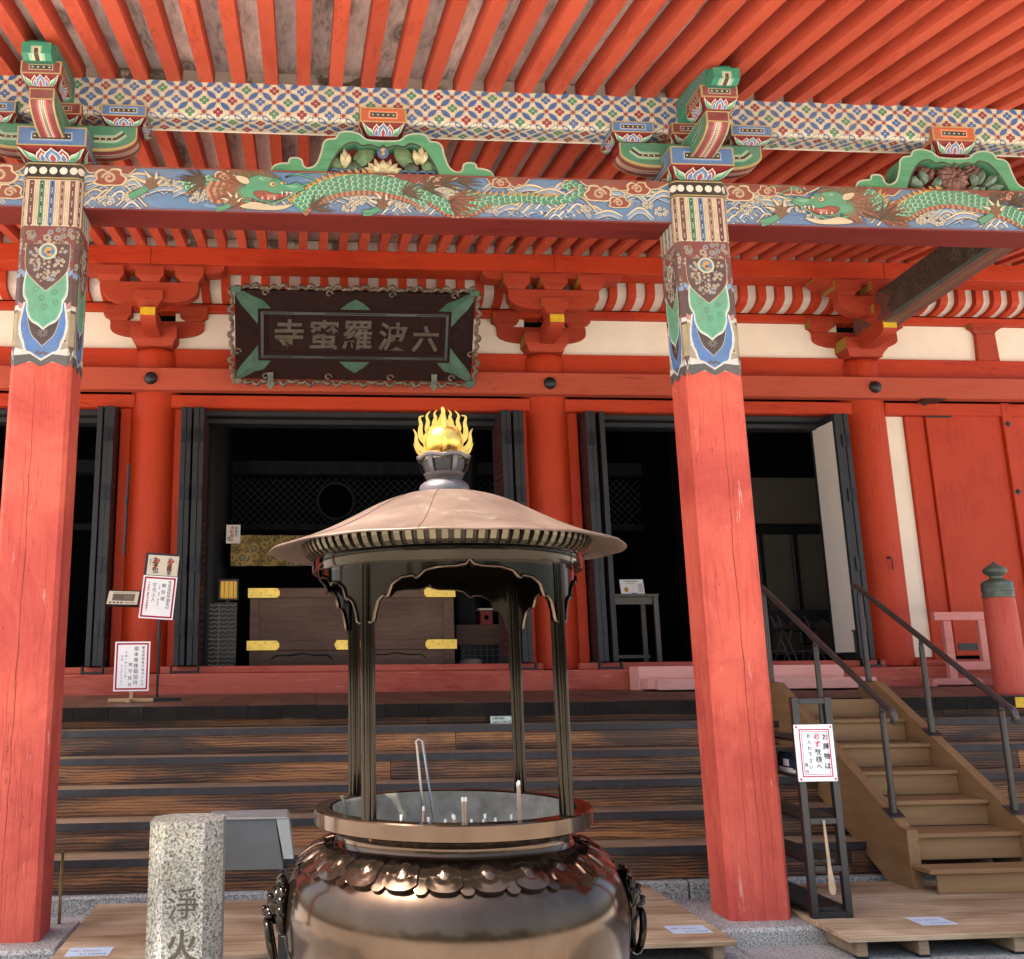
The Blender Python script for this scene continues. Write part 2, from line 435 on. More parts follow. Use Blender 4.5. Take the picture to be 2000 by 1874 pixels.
simple("lattice_back", (0.075, 0.016, 0.014), 0.6, var=0.2)
simple("black_iron", (0.017, 0.018, 0.019), 0.45, 0.3, var=0.3, scale=20, bump=0.1)
simple("step_iron", (0.036, 0.035, 0.039), 0.42, 0.5, var=0.25, scale=14, bump=0.08)
simple("rail_metal", (0.050, 0.046, 0.042), 0.35, 0.6, var=0.2)
simple("rail_grip", (0.045, 0.036, 0.031), 0.32, 0.0, var=0.15)
simple("gold_plate", (0.80, 0.55, 0.12), 0.34, 0.85, var=0.12, scale=12)
simple("brass_dark", (0.22, 0.16, 0.07), 0.4, 0.8, var=0.3, scale=20)
simple("verdigris", (0.11, 0.14, 0.11), 0.55, 0.4, var=0.35, scale=12, bump=0.15)
simple("yellow_paint", (0.62, 0.40, 0.01), 0.55, var=0.2, scale=30)
simple("ash", (0.20, 0.185, 0.15), 0.95, var=0.3, scale=14, bump=0.8)
simple("steel", (0.25, 0.25, 0.25), 0.3, 1.0, var=0.1)
simple("grey_metal", (0.095, 0.093, 0.088), 0.45, 0.35, var=0.12, scale=4)
simple("black_lacquer", (0.012, 0.012, 0.013), 0.30, var=0.2)
simple("rubber", (0.02, 0.02, 0.025), 0.8)
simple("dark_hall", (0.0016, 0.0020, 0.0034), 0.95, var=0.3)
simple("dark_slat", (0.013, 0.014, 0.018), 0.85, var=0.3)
simple("tile_grey", (0.09, 0.09, 0.095), 0.6, var=0.2)
simple("bark", (0.06, 0.045, 0.035), 0.9, var=0.4, bump=0.8)
simple("incense", (0.35, 0.24, 0.18), 0.8)
simple("shoe_navy", (0.018, 0.026, 0.040), 0.7)
simple("shoe_white", (0.66, 0.64, 0.60), 0.6)
simple("cloth_dark", (0.02, 0.02, 0.025), 0.8)
simple("box_red", (0.28, 0.04, 0.03), 0.55)
simple("horn_wood", (0.42, 0.31, 0.19), 0.5, var=0.2)
simple("straw", (0.36, 0.30, 0.22), 0.8, var=0.2)
# bronze of the burner: brown patina, mirror polish, faint streaks
def bronze(name, c1, c2, r1, r2, metal=0.92, bump=0.03, dusty=0.14):
    s = NT(name); v = s.coords((1, 1, 1)); n = s.noise(v, 2.2, 6, 0.6, 0.3); n2 = s.noise(s.coords((14, 14, 2.0)), 2.0, 6, 0.7)
    c = s.ramp(n, [(0.3, c1), (0.7, c2)])
    k = s.ramp(n2, [(0.66, (0, 0, 0)), (0.74, (0.5, 0.5, 0.5))])
    c = s.mix(k, c, tuple(min(1, x * 1.7) for x in c2))
    dust = s.ramp(s.noise(v, 4.5, 6, 0.75, 0.6), [(0.50, (0, 0, 0)), (0.74, (dusty,) * 3)])
    c = s.mix(dust, c, (0.16, 0.13, 0.10))
    s.base(c); s.b.inputs["Metallic"].default_value = metal
    rr = s.new("Math", operation='MULTIPLY_ADD'); s.ln(dust, rr.inputs[0]); rr.inputs[1].default_value = 0.7
    mr = s.new("MapRange"); mr.inputs["To Min"].default_value = r1; mr.inputs["To Max"].default_value = r2; s.ln(n2, mr.inputs[0]); s.ln(mr.outputs[0], rr.inputs[2]); s.ln(rr.outputs[0], s.b.inputs["Roughness"]); s.bump(n2, bump, 0.002)
bronze("bronze", (0.055, 0.036, 0.025), (0.108, 0.073, 0.051), 0.07, 0.20)
bronze("bronze_dark", (0.014, 0.011, 0.008), (0.030, 0.024, 0.017), 0.05, 0.14, dusty=0.04)
bronze("bronze_edge", (0.075, 0.06, 0.038), (0.12, 0.10, 0.065), 0.18, 0.34)
def copper():
    s = NT("copper_roof"); v = s.coords((1, 1, 1)); n = s.noise(v, 3.0, 6, 0.65, 0.4); n2 = s.noise(v, 30, 6, 0.75); n3 = s.noise(s.coords((5, 5, 5)), 2.0, 5, 0.8, 1.0)
    c = s.ramp(n, [(0.3, (0.062, 0.038, 0.027)), (0.52, (0.105, 0.066, 0.047)), (0.72, (0.150, 0.098, 0.072))])
    c = s.mix(s.ramp(n2, [(0.60, (0, 0, 0)), (0.70, (0.7, 0.7, 0.7))]), c, (0.07, 0.035, 0.025))
    c = s.mix(s.ramp(n3, [(0.56, (0, 0, 0)), (0.66, (0.55, 0.55, 0.55))]), c, (0.19, 0.15, 0.11))
    s.base(c); s.b.inputs["Metallic"].default_value = 0.35; s.rough(0.38, 0.62, n); s.bump(n2, 0.08, 0.003)
copper()
bronze("bronze_grey", (0.085, 0.075, 0.075), (0.14, 0.12, 0.12), 0.35, 0.5, 0.6, 0.05)
def gold_leaf():
    s = NT("gold_leaf"); v = s.coords((1, 1, 1)); n = s.noise(v, 26, 6, 0.75); m = s.noise(v, 6, 3, 0.5)
    f = s.new("Math", operation='MULTIPLY'); s.ln(n, f.inputs[0]); s.ln(m, f.inputs[1])
    k = s.ramp(f.outputs[0], [(0.31, (0, 0, 0)), (0.37, (1, 1, 1))])
    s.base(s.mix(k, (0.72, 0.46, 0.10), (0.20, 0.12, 0.04))); s.b.inputs["Metallic"].default_value = 0.9; s.rough(0.22, 0.42, n); s.bump(n, 0.08, 0.003)
gold_leaf()
# stone
def granite(name, a, b, c, sc=90, big=(0.8, 1.1), bump=0.35, tan=None):
    s = NT(name); v = s.coords((1, 1, 1)); n = s.noise(v, sc, 3, 0.7); n2 = s.noise(v, 3.0, 5, 0.6)
    col = s.ramp(n, [(0.36, a), (0.46, b), (0.60, c)])
    if tan:
        k = s.ramp(s.noise(v, 2.2, 5, 0.7), [(0.48, (0, 0, 0)), (0.62, (1, 1, 1))]); col = s.mix(k, col, s.mix(1.0, col, tan, 'MULTIPLY'))
    sh = s.ramp(n2, [(0.3, (big[0],) * 3), (0.7, (big[1],) * 3)])
    s.base(s.mix(1.0, col, sh, 'MULTIPLY')); s.rough(0.8); s.bump(n, bump, 0.004)
granite("granite", (0.07, 0.07, 0.065), (0.25, 0.245, 0.22), (0.46, 0.44, 0.39), 95)
granite("granite_post", (0.06, 0.058, 0.05), (0.23, 0.22, 0.19), (0.46, 0.44, 0.38), 85, (0.40, 1.15), tan=(1.0, 0.94, 0.82))
granite("paving", (0.10, 0.10, 0.095), (0.24, 0.235, 0.22), (0.36, 0.35, 0.32), 60, (0.7, 1.15))
granite("paving_far", (0.40, 0.37, 0.325), (0.50, 0.465, 0.41), (0.57, 0.53, 0.47), 20, (0.85, 1.05), 0.1)
# pigments laid on by colour attribute, slightly faded and rubbed
def pigment(name, rough=0.6, fade=0.14, worn=None):
    s = NT(name); at = s.new("Attribute"); at.attribute_name = "Col"; v = s.coords((1, 1, 1), False)
    n = s.noise(v, 14, 6, 0.7); sh = s.ramp(n, [(0.3, (1 - fade,) * 3), (0.7, (1 + fade * 0.6,) * 3)])
    c = s.mix(1.0, at.outputs["Color"], sh, 'MULTIPLY')
    if worn:
        k = s.ramp(s.noise(s.coords((6, 6, 1.6), False), 5.0, 7, 0.8), [(worn, (0, 0, 0)), (worn + 0.05, (0.8, 0.8, 0.8))]); c = s.mix(k, c, (0.42, 0.36, 0.27))
    c = s.mix(s.ramp(s.noise(v, 3.0, 5, 0.7), [(0.32, (0.06, 0.06, 0.06)), (0.68, (0.36, 0.36, 0.36))]), c, (0.235, 0.20, 0.15)) if name != 'ink' else c
    s.base(c); s.rough(rough); s.b.inputs['Specular IOR Level'].default_value = 0.3
pigment("pigment", 0.6); pigment("pigment_worn", 0.65, 0.2, 0.62); pigment("ink", 0.6, 0.04)
M["gold_frame"] = M["gold_plate"]
def foliage():
    s = NT("foliage"); v = s.coords((1, 1, 1)); n = s.noise(v, 1.2, 3, 0.6)
    s.base(s.ramp(n, [(0.3, (0.018, 0.038, 0.010)), (0.7, (0.05, 0.085, 0.02))])); s.rough(0.6)
foliage()
def lamp_glow():
    s = NT("lamp_glow"); s.base((0.5, 0.3, 0.05)); s.b.inputs["Emission Color"].default_value = (1.0, 0.52, 0.08, 1); s.b.inputs["Emission Strength"].default_value = 0.10
lamp_glow()
# glyph cache: every character used on the signs, made once
CHARS = "六波羅蜜寺淨火本堂納経所御朱印観音様本尊清瑞詠歌空也上人※弁財天御朱印は地蔵堂へ縁日毎月十七日加持写会午後一時より二お上がり下さいお履物は必ず靴棚入れ当山き各自でごみ管理くだ撮影禁止内NOshoesallwedー（）十字線板"
GC = {}
def prep_glyphs():
    tmp = []
    for b in (0.0, 0.018):
        for ch in sorted(set(CHARS)):
            cu = bpy.data.curves.new("lettering", 'FONT'); cu.body = ch; cu.size = 1.0; cu.align_x = 'CENTER'; cu.align_y = 'CENTER'; cu.offset = b; cu.resolution_u = 3
            o = bpy.data.objects.new("lettering_tmp", cu); COL.objects.link(o); tmp.append((ch, b, o))
    dg = bpy.context.evaluated_depsgraph_get(); dg.update()
    for ch, b, o in tmp:
        me = bpy.data.meshes.new_from_object(o.evaluated_get(dg))
        vs = [tuple(v.co) for v in me.vertices]
        if vs:
            cx = (min(v[0] for v in vs) + max(v[0] for v in vs)) / 2; cy = (min(v[1] for v in vs) + max(v[1] for v in vs)) / 2
        else: cx = cy = 0
        small = ch in "ーosaewdlれ"
        GC[ch, b] = ([(x - cx, y - (cy if ch not in "NOshoesallwed" else 0.36), 0) for x, y, z in vs], [tuple(p.vertices) for p in me.polygons])
        bpy.data.meshes.remove(me)
    for ch, b, o in tmp:
        cu = o.data; bpy.data.objects.remove(o); bpy.data.curves.remove(cu)
prep_glyphs()
def glyphs(mb, items, O, U, V, lift=0.0012, sx=1.0):
    O = Vector(O); U = Vector(U).normalized(); V = Vector(V).normalized(); N = U.cross(V)
    for (ch, u, v, size, col, bold) in items:
        if (ch, 0.018 if bold else 0.0) not in GC: continue
        vs, fs = GC[ch, 0.018 if bold else 0.0]
        mb.add([O + U * (u + a * size * sx) + V * (v + b * size) + N * lift for a, b, c in vs], fs, col)
    return mb
# ================================================================== ground
g = MB(); S = 400.0
g.add([(-S, -S, -0.03), (S, -S, -0.03), (S, S, -0.03), (-S, S, -0.03)], [(0, 1, 2, 3)])
ground = tag(g.build("ground", "paving_far"), kind="structure")
yy = 2.0
for row, d in enumerate((0.62, 0.55, 0.70, 0.52, 0.58, 0.50, 0.46, 0.56, 0.62)):
    x = -3.6 - 0.37 * (row % 3)
    while x < 7.0:
        wd = rnd.uniform(0.75, 1.35)
        MB().box(x + 0.005, x + wd - 0.005, yy + 0.005, yy + d - 0.005, -0.10, rnd.uniform(-0.004, 0.002), 0.006).build("paving_stone", "paving", ground)
        x += wd
    yy += d

# ================================================================== the hall
hall = thing("temple_hall", "vermilion temple hall with painted porch beams, red columns and deep raftered eaves", "temple hall", (0.54, 8.5, 0))
XC = (-1.675, 2.815, 6.68)            # round wall columns
XP = (-6.0, -1.645, 2.72, 6.9)        # square porch pillars
YP = 6.22

def bx(name, mat, x0, x1, y0, y1, z0, z1, bev=0.008, parent=None):
    return MB().box(x0, x1, y0, y1, z0, z1, bev).build(name, mat, parent or hall)

# ---- colours of the painted work
cCREAM = (0.60, 0.50, 0.32); cWHITE = (0.66, 0.63, 0.54); cBLK = (0.012, 0.011, 0.010); cMAR = (0.17, 0.014, 0.020); cBLUE = (0.055, 0.15, 0.34)
cLBLUE = (0.16, 0.29, 0.47); cGRN = (0.035, 0.20, 0.115); cLGRN = (0.22, 0.46, 0.30); cGOLD = (0.44, 0.32, 0.12); cRED = (0.42, 0.05, 0.02); cPINK = (0.50, 0.19, 0.17)
cBRN = (0.10, 0.06, 0.03); cTAN = (0.30, 0.19, 0.09); cORG = (0.52, 0.27, 0.05); cCRIM = (0.30, 0.018, 0.035); cGREY = (0.055, 0.055, 0.06)

# ---- porch pillars
def pillar_profile(c, hx, hy, ch):
    return [(c[0] - hx + ch, c[1] - hy), (c[0] + hx - ch, c[1] - hy), (c[0] + hx, c[1] - hy + ch), (c[0] + hx, c[1] + hy - ch),
            (c[0] + hx - ch, c[1] + hy), (c[0] - hx + ch, c[1] + hy), (c[0] - hx, c[1] + hy - ch), (c[0] - hx, c[1] - hy + ch)]
def paint_face(p, W):
    """one face of a pillar head; u in -W/2..W/2, v is height above 3.44"""
    h = W / 2
    p.rect(-h, h, 0.03, 1.42, (0.40, 0.33, 0.22)); p.nx()
    # head band with discs
    p.rect(-h, h, 1.285, 1.42, cBLK); p.nx()
    p.rect(-h, h, 1.395, 1.403, cGOLD); p.rect(-h, h, 1.293, 1.301, cGOLD)
    n = max(1, round(W / 0.068))
    for i in range(n): p.disc(-h + (i + 0.5) * W / n, 1.348, 0.026, cWHITE)
    p.nx()
    # hanging ribbons
    cols = [cMAR, cGRN, cBLUE, (0.40, 0.20, 0.13), cMAR]
    n = max(1, round(W / 0.068))
    for i in range(n):
        c = -h + (i + 0.5) * W / n; w_ = min(W / n, 0.069) * 0.5; col = cols[i % 5] if n > 1 else cMAR
        p.poly([(c - w_, 1.28), (c - w_, 0.955), (c, 0.925), (c + w_, 0.955), (c + w_, 1.28)], (0.56, 0.47, 0.31))
        p.nx(); p.poly([(c - w_ * .8, 1.28), (c - w_ * .8, 0.96), (c, 0.935), (c + w_ * .8, 0.96), (c + w_ * .8, 1.28)], cGOLD)
        p.nx(); p.poly([(c - w_ * .66, 1.28), (c - w_ * .66, 0.962), (c, 0.94), (c + w_ * .66, 0.962), (c + w_ * .66, 1.28)], cWHITE)
        p.nx(); p.poly([(c - w_ * .52, 1.278), (c - w_ * .52, 0.968), (c, 0.95), (c + w_ * .52, 0.968), (c + w_ * .52, 1.278)], col)
        p.nx(); p.rect(c - w_ * .16, c + w_ * .16, 0.965, 1.27, cBLK); p.nx()
        v = 0.985
        while v < 1.26:
            for k in range(rnd.choice((2, 3, 4))):
                if v < 1.265: p.disc(c, v, 0.0042, cWHITE, 6)
                v += 0.0125
            v += 0.03
        p.nx(-4)
    p.nx(5)
    # brocade field with cloud flowers
    p.rect(-h, h, 0.56, 0.955, cMAR if W > 0.1 else (0.09, 0.03, 0.03)); p.nx()
    for k in range(int(70 * W / 0.3)):
        u = rnd.uniform(-h + 0.012, h - 0.012); v = rnd.uniform(0.60, 0.935)
        r = rnd.uniform(0.012, 0.024); col = rnd.choice(((0.33, 0.26, 0.19), (0.24, 0.26, 0.28), (0.20, 0.14, 0.10), (0.38, 0.31, 0.22)))
        for q in range(5):
            a = 2 * pi * q / 5 + k
            if abs(u + r * 0.7 * math.cos(a)) + r * 0.5 < h: p.disc(u + r * 0.7 * math.cos(a), v + r * 0.7 * math.sin(a), r * 0.5, col, 7)
        p.nx(0.4); p.disc(u, v, r * 0.4, cBRN, 6); p.nx(0.2)
    p.nx()
    k = min(1.0, W / 0.33)
    if W > 0.1:
        # tongues: green over blue over the brocade point
        def tongue(kind, cols_):
            base = {'blue': [(-0.80, 0.43), (-0.90, 0.33), (-0.93, 0.26), (-0.86, 0.19), (-0.76, 0.155), (-0.66, 0.10), (-0.34, 0.055), (0, 0.02)],
                    'dark': [(-0.60, 0.42), (-0.62, 0.36), (-0.58, 0.29), (-0.42, 0.21), (-0.18, 0.165), (0, 0.135)],
                    'green': [(-0.80, 0.64), (-0.86, 0.55), (-0.84, 0.475), (-0.70, 0.425), (-0.68, 0.37), (-0.50, 0.305), (-0.22, 0.275), (0, 0.245)],
                    'field': [(-0.86, 0.83), (-0.86, 0.70), (-0.72, 0.62), (-0.36, 0.555), (0, 0.505)]}[kind]
            for i, (c, sh) in enumerate(cols_):
                q = cat_rom([(a * h * (1 - sh * 0.9 / 0.165), b2 + sh * 1.1 * (1 if e > 1 else 0)) for e, (a, b2) in enumerate(base)], 5)
                p.poly(q + [(-a, b2) for a, b2 in reversed(q[:-1])], c); p.nx()
        p.rect(-h, h, 0.08, 0.56, (0.34, 0.28, 0.20)); p.nx()
        for i in range(int(120 * k)):
            u = rnd.uniform(-h + 0.01, h - 0.01); v = rnd.uniform(0.12, 0.53)
            p.disc(u, v, rnd.uniform(0.004, 0.010), rnd.choice((cTAN, cCREAM, cORG, cWHITE, cMAR)), 6); p.nx(0.06)
        p.nx()
        for sgn in (-1, 1):   # side wedges
            p.poly([(sgn * h, 0.66), (sgn * h * 0.62, 0.60), (sgn * h * 0.62, 0.575), (sgn * h, 0.625)][::sgn], cLBLUE)
            p.poly([(sgn * h, 0.61), (sgn * h * 0.7, 0.57), (sgn * h * 0.72, 0.40), (sgn * h, 0.42)][::sgn], (0.05, 0.03, 0.035))
            p.nx()
            p.poly([(sgn * h, 0.435), (sgn * h * 0.66, 0.40), (sgn * h * 0.66, 0.37), (sgn * h, 0.395)][::sgn], cPINK)
            p.poly([(sgn * h, 0.40), (sgn * h * 0.60, 0.365), (sgn * h * 0.60, 0.35), (sgn * h, 0.375)][::sgn], cWHITE)
            p.nx()
        tongue('blue', [(cWHITE, 0), ((0.05, 0.17, 0.42), 0.016)])
        tongue('dark', [(cCREAM, 0), ((0.035, 0.018, 0.020), 0.004)])
        for i in range(10):
            a = 2 * pi * i / 10; p.line([(0.008 * k * math.cos(a), 0.225 + 0.010 * math.sin(a)), (0.034 * k * math.cos(a), 0.225 + 0.03 * math.sin(a))], 0.005 * k, (0.30, 0.24, 0.22), True)
        for sgn in (-1, 1): p.disc(sgn * h * .28, 0.30, 0.016 * k, (0.26, 0.16, 0.15), 8); 
        p.nx()
        for i in range(7): p.disc(-0.032 * k + 0.0107 * k * i, 0.092 + 0.006 * math.sin(i * 2), 0.009 * k, cGREY, 7); p.nx(0.1)
        p.nx()
        tongue('green', [(cWHITE, 0), ((0.28, 0.52, 0.36), 0.009), ((0.10, 0.34, 0.20), 0.017)])
        for (fu, fv) in ((-0.06, 0.52), (0.06, 0.50), (0.0, 0.40), (-0.02, 0.46), (0.07, 0.43)):
            for i in range(9):
                a = 2 * pi * i / 9 + fu; p.line([(k * (fu + 0.009 * math.cos(a)), fv + 0.009 * math.sin(a)), (k * (fu + 0.023 * math.cos(a)), fv + 0.023 * math.sin(a))], 0.0038, cBLK, True)
        p.nx()
        tongue('field', [(cCREAM, 0), ((0.075, 0.025, 0.026), 0.004)])
        for i in range(90):
            a = rnd.uniform(-1, 1); v = rnd.uniform(0.575, 0.80); u = a * h * min(0.76, 0.30 + 3.0 * max(0, v - 0.585))
            p.disc(u, v, rnd.uniform(0.007, 0.013), rnd.choice(((0.33, 0.26, 0.19), (0.26, 0.28, 0.30), (0.38, 0.31, 0.22))), 7); p.nx(0.1)
        p.nx()
        p.disc(0, 0.78, 0.058 * k, cCREAM, 20, 0.058); p.nx(); p.disc(0, 0.78, 0.048 * k, cLGRN, 20, 0.048); p.nx(); p.disc(0, 0.78, 0.041 * k, cBLUE, 20, 0.041); p.nx()
        p.blob([(-0.03 * k, 0.77), (-0.01 * k, 0.81), (0.025 * k, 0.80), (0.012 * k, 0.775), (0.03 * k, 0.755), (0, 0.745), (-0.012 * k, 0.765)], cORG); p.nx()
        p.disc(0.004 * k, 0.772, 0.012 * k, cBRN, 8); p.nx()
    else:
        p.rect(-h, h, 0.06, 0.56, (0.09, 0.03, 0.035)); p.nx(); p.rect(-h, h, 0.38, 0.41, cWHITE); p.rect(-h, h, 0.14, 0.36, (0.36, 0.28, 0.14)); p.rect(-h, h, 0.60, 0.63, cLBLUE); p.nx()
    # zigzag hem
    p.poly([(-h, 0.125), (-h, 0.02), (-h * 0.42, 0.055), (0, 0.012), (h * 0.42, 0.055), (h, 0.02), (h, 0.125), (h * 0.42, 0.10), (h * 0.2, 0.075), (0, 0.055), (-h * 0.2, 0.075), (-h * 0.42, 0.10)], cWHITE)
    p.nx(); p.poly([(-h, 0.075), (-h, 0.0), (-h * 0.42, 0.04), (0, 0.0), (h * 0.42, 0.04), (h, 0.0), (h, 0.075), (h * 0.42, 0.085), (0, 0.04), (-h * 0.42, 0.085)], cGREY)

pil = MB(); HX, HY, CH = 0.19, 0.152, 0.026
pr = pillar_profile((0, YP), HX, HY, CH)
lv = [0.092, 0.6, 1.2, 2.0, 2.8, 3.44, 4.86]
V = []; F = []
for i, z in enumerate(lv):
    for (x, y) in pr: V.append((x, y, z))
for i in range(len(lv) - 1):
    for k in range(8): F.append((i * 8 + k, i * 8 + (k + 1) % 8, i * 8 + 8 + (k + 1) % 8, i * 8 + 8 + k))
F += [tuple(range(8))[::-1], tuple(8 * (len(lv) - 1) + k for k in range(8))]
pil.add(V, F)
pillar0 = pil.build("pillar", "red_pillar_Z", hall)
mbp = MB(); y0, y1 = YP - HY, YP + HY
for (O, U, W) in (((0, y0, 3.44), (1, 0, 0), 2 * (HX - CH)), ((-HX, YP, 3.44), (0, -1, 0), 2 * (HY - CH)), ((HX, YP, 3.44), (0, 1, 0), 2 * (HY - CH)),
                  ((-HX + CH / 2, y0 + CH / 2, 3.44), Vector((1, -1, 0)).normalized(), CH * 1.41), ((HX - CH / 2, y0 + CH / 2, 3.44), Vector((1, 1, 0)).normalized(), CH * 1.41)):
    paint_face(Painter(O, U, (0, 0, 1), mbp, eps=0.00004), W)
pp0 = mbp.build("painted_head", "pigment_worn", pillar0)
ck = MB(); q = Painter((0, y0, 0), (1, 0, 0), (0, 0, 1), ck, eps=0.00005, lift=0.0006)
def crack(u, z0_, z1_, w_, wob):
    n_ = int((z1_ - z0_) / 0.05); pts = []
    for i in range(n_ + 1):
        t = i / n_; u += rnd.gauss(0, wob); u = max(-0.15, min(0.15, u)); pts.append((u, z0_ + (z1_ - z0_) * t))
    q.line(pts, [w_ * math.sin(pi * (i + 0.5) / (n_ + 1)) ** 0.5 * rnd.uniform(0.6, 1.2) for i in range(n_ + 1)], (0.10, 0.012, 0.010)); q.nx()
crack(0.02, 0.10, 3.45, 0.0042, 0.0022); crack(-0.06, 0.3, 1.1, 0.002, 0.004); crack(0.09, 0.15, 0.9, 0.0022, 0.004); crack(0.06, 0.5, 1.5, 0.0018, 0.003); crack(-0.10, 1.6, 2.3, 0.0018, 0.003); crack(0.05, 2.2, 3.0, 0.0014, 0.002)
for i in range(26): q.disc(rnd.uniform(-0.14, 0.14), rnd.uniform(0.3, 3.3), rnd.uniform(0.0018, 0.004), (0.09, 0.012, 0.010), 7)
cr0 = ck.build("weather_crack", "ink", pillar0)
bs0 = MB().box(-0.33, 0.33, 5.90, 6.56, -0.05, 0.092, 0.018).build("base_stone", "granite", hall)
pillars = [pillar0]
for i, x in enumerate(XP):
    if i == 0: pillar0.location.x = x; bs0.location.x = x; continue
    q = inst(pillar0, hall, (x, 0, 0)); inst(pp0, q); inst(cr0, q, (0, 0, 0), 0.0, (-1, 1, 1) if i % 2 else None); inst(bs0, hall, (x, 0, 0)); pillars.append(q)
pillars[1]["label"] = "left square porch pillar"; pillars[2]["label"] = "right square porch pillar"

# ---- dragon beam (one length per bay)
def bay_beam(x0, x1):
    return MB().box(x0, x1, 6.12, 6.40, 4.55, 4.862, 0.010).build("dragon_beam", "maroon_X", hall)
beams = [bay_beam(XP[i] + 0.188, XP[i + 1] - 0.188) for i in range(3)]

def cloud(p, u, v, s, fl=1):
    cx = [(0.0, -0.5), (-0.75, -0.45), (-1.05, 0.0), (-0.72, 0.30), (-0.62, 0.62), (-0.1, 0.66), (0.12, 0.46), (0.5, 0.62), (0.9, 0.35), (0.85, -0.05), (1.0, -0.35), (0.5, -0.52)]
    q = [(u + fl * a * s, v + b * s) for a, b in cx]
    if fl < 0: q.reverse()
    p.blob(q, cCREAM, cBLK, 0.0022); q2 = [(u + fl * a * s * 0.84, v + b * s * 0.8) for a, b in cx]
    if fl < 0: q2.reverse()
    p.nx(); p.blob(q2, (0.24, 0.035, 0.02)); p.nx()
    sp = [(u + fl * s * (0.05 + 0.42 * math.cos(t) * (1 - t / 11)), v + s * (0.02 + 0.36 * math.sin(t) * (1 - t / 11))) for t in (x * 0.45 for x in range(20))]
    p.line(sp, s * 0.13, cCREAM); p.nx(); p.line(sp, s * 0.03, (0.2, 0.05, 0.03)); p.nx()
def wave(p, u, v, s, L, H, fl=1, n=4):
    for k in range(n):
        r = s * (1.0 - 0.2 * k)
        pts = [(u + fl * r * 1.5 * (t - 0.5), v + r * 0.62 * math.sin(pi * t) ** 1.3 - 0.01 * k) for t in (i / 12 for i in range(13))]
        pts = [(min(max(a, 0.003), L - 0.003), min(max(b, 0.004), H - 0.006)) for a, b in pts]
        p.line(pts, 0.0180, cBLK if k == 0 else (0.03, 0.07, 0.15)); p.nx()
        p.line(pts, 0.0125, (cCREAM, cLBLUE, cWHITE, cLBLUE)[k % 4]); p.nx()
def foam(p, u, v, s, L, H):
    for i in range(7):
        a = 2 * pi * i / 7; uu = min(max(u + s * math.cos(a), 0.02), L - 0.02); vv = min(max(v + 0.6 * s * math.sin(a), 0.015), H - 0.015)
        r = s * rnd.uniform(0.28, 0.48); p.disc(uu, vv, r + 0.0016, cBLK, 9); p.nx(0.5); p.disc(uu, vv, r, cCREAM, 9); p.nx(0.5); p.disc(uu + r * 0.15, vv - r * 0.15, r * 0.5, cLBLUE, 7); p.nx(0.5)
def scales_body(p, spine, wid, fl=1, back=cGRN, belly=True):
    c = cat_rom(spine, 10); m = len(c)
    W = lambda t: wid(t)
    ws = [W(i / (m - 1)) for i in range(m)]
    p.line(c, [x + 0.006 for x in ws], cBLK); p.nx(); p.line(c, ws, (0.06, 0.27, 0.16)); p.nx()
    off = lambda i, o: (c[i][0] - (c[min(i + 1, m - 1)][1] - c[max(i - 1, 0)][1]) / (math.hypot(c[min(i + 1, m - 1)][0] - c[max(i - 1, 0)][0], c[min(i + 1, m - 1)][1] - c[max(i - 1, 0)][1]) or 1) * o,
                        c[i][1] + (c[min(i + 1, m - 1)][0] - c[max(i - 1, 0)][0]) / (math.hypot(c[min(i + 1, m - 1)][0] - c[max(i - 1, 0)][0], c[min(i + 1, m - 1)][1] - c[max(i - 1, 0)][1]) or 1) * o)
    if belly:
        for i in range(0, m - 1):
            a, b = off(i, -ws[i] * 0.5), off(i, -ws[i] * 0.28); d, e = off(i + 1, -ws[i] * 0.5), off(i + 1, -ws[i] * 0.28)
            p.poly([a, d, e, b], (0.25, 0.055, 0.03) if i % 2 else (0.40, 0.22, 0.13))
        p.nx()
    # scales: rows of fan arcs
    acc = 0.0; row = 0; sp = 0.026
    for i in range(1, m):
        acc += math.hypot(c[i][0] - c[i - 1][0], c[i][1] - c[i - 1][1])
        if acc < sp: continue
        acc = 0.0; row += 1
        lo = -0.24 if belly else -0.44; nsc = max(1, round(ws[i] * (0.46 - lo) / 0.034))
        for k in range(nsc):
            o = ws[i] * (lo + (0.46 - lo) * (k + 0.5 + (0.25 if row % 2 else -0.25)) / nsc); q = off(i, o)
            p.disc(q[0], q[1], 0.0205, cBLK, 10); 
        p.nx(0.5)
        for k in range(nsc):
            o = ws[i] * (lo + (0.46 - lo) * (k + 0.5 + (0.25 if row % 2 else -0.25)) / nsc); q = off(i, o)
            p.disc(q[0], q[1], 0.0184, (0.34, 0.60, 0.42), 10)
        p.nx(0.5)
        for k in range(nsc):
            o = ws[i] * (lo + (0.46 - lo) * (k + 0.5 + (0.25 if row % 2 else -0.25)) / nsc); q = off(i, o)
            p.disc(q[0] + fl * 0.0055, q[1] - 0.001, 0.0138, (0.04, 0.24, 0.13), 10)
        p.nx(0.5)
    return c, ws, off
def mane(p, u, v, s, a0, a1, col, n=16, L=9e9):
    for i in range(n):
        a = a0 + (a1 - a0) * i / (n - 1); l = s * rnd.uniform(0.75, 1.1); b = rnd.uniform(-0.25, 0.25)
        pts = [(u + l * t * math.cos(a + b * t), v + l * t * math.sin(a + b * t) * 0.8) for t in (0, 0.35, 0.7, 1.0)]
        pts = [(min(max(x, 0.004), L - 0.004), min(max(y, 0.006), 0.294)) for x, y in pts]
        p.line(pts, [0.020, 0.018, 0.012, 0.002], cBLK); p.nx(0.5); p.line(pts, [0.016, 0.014, 0.009, 0.001], col if i % 3 else tuple(x * 0.6 for x in col)); p.nx(0.5)
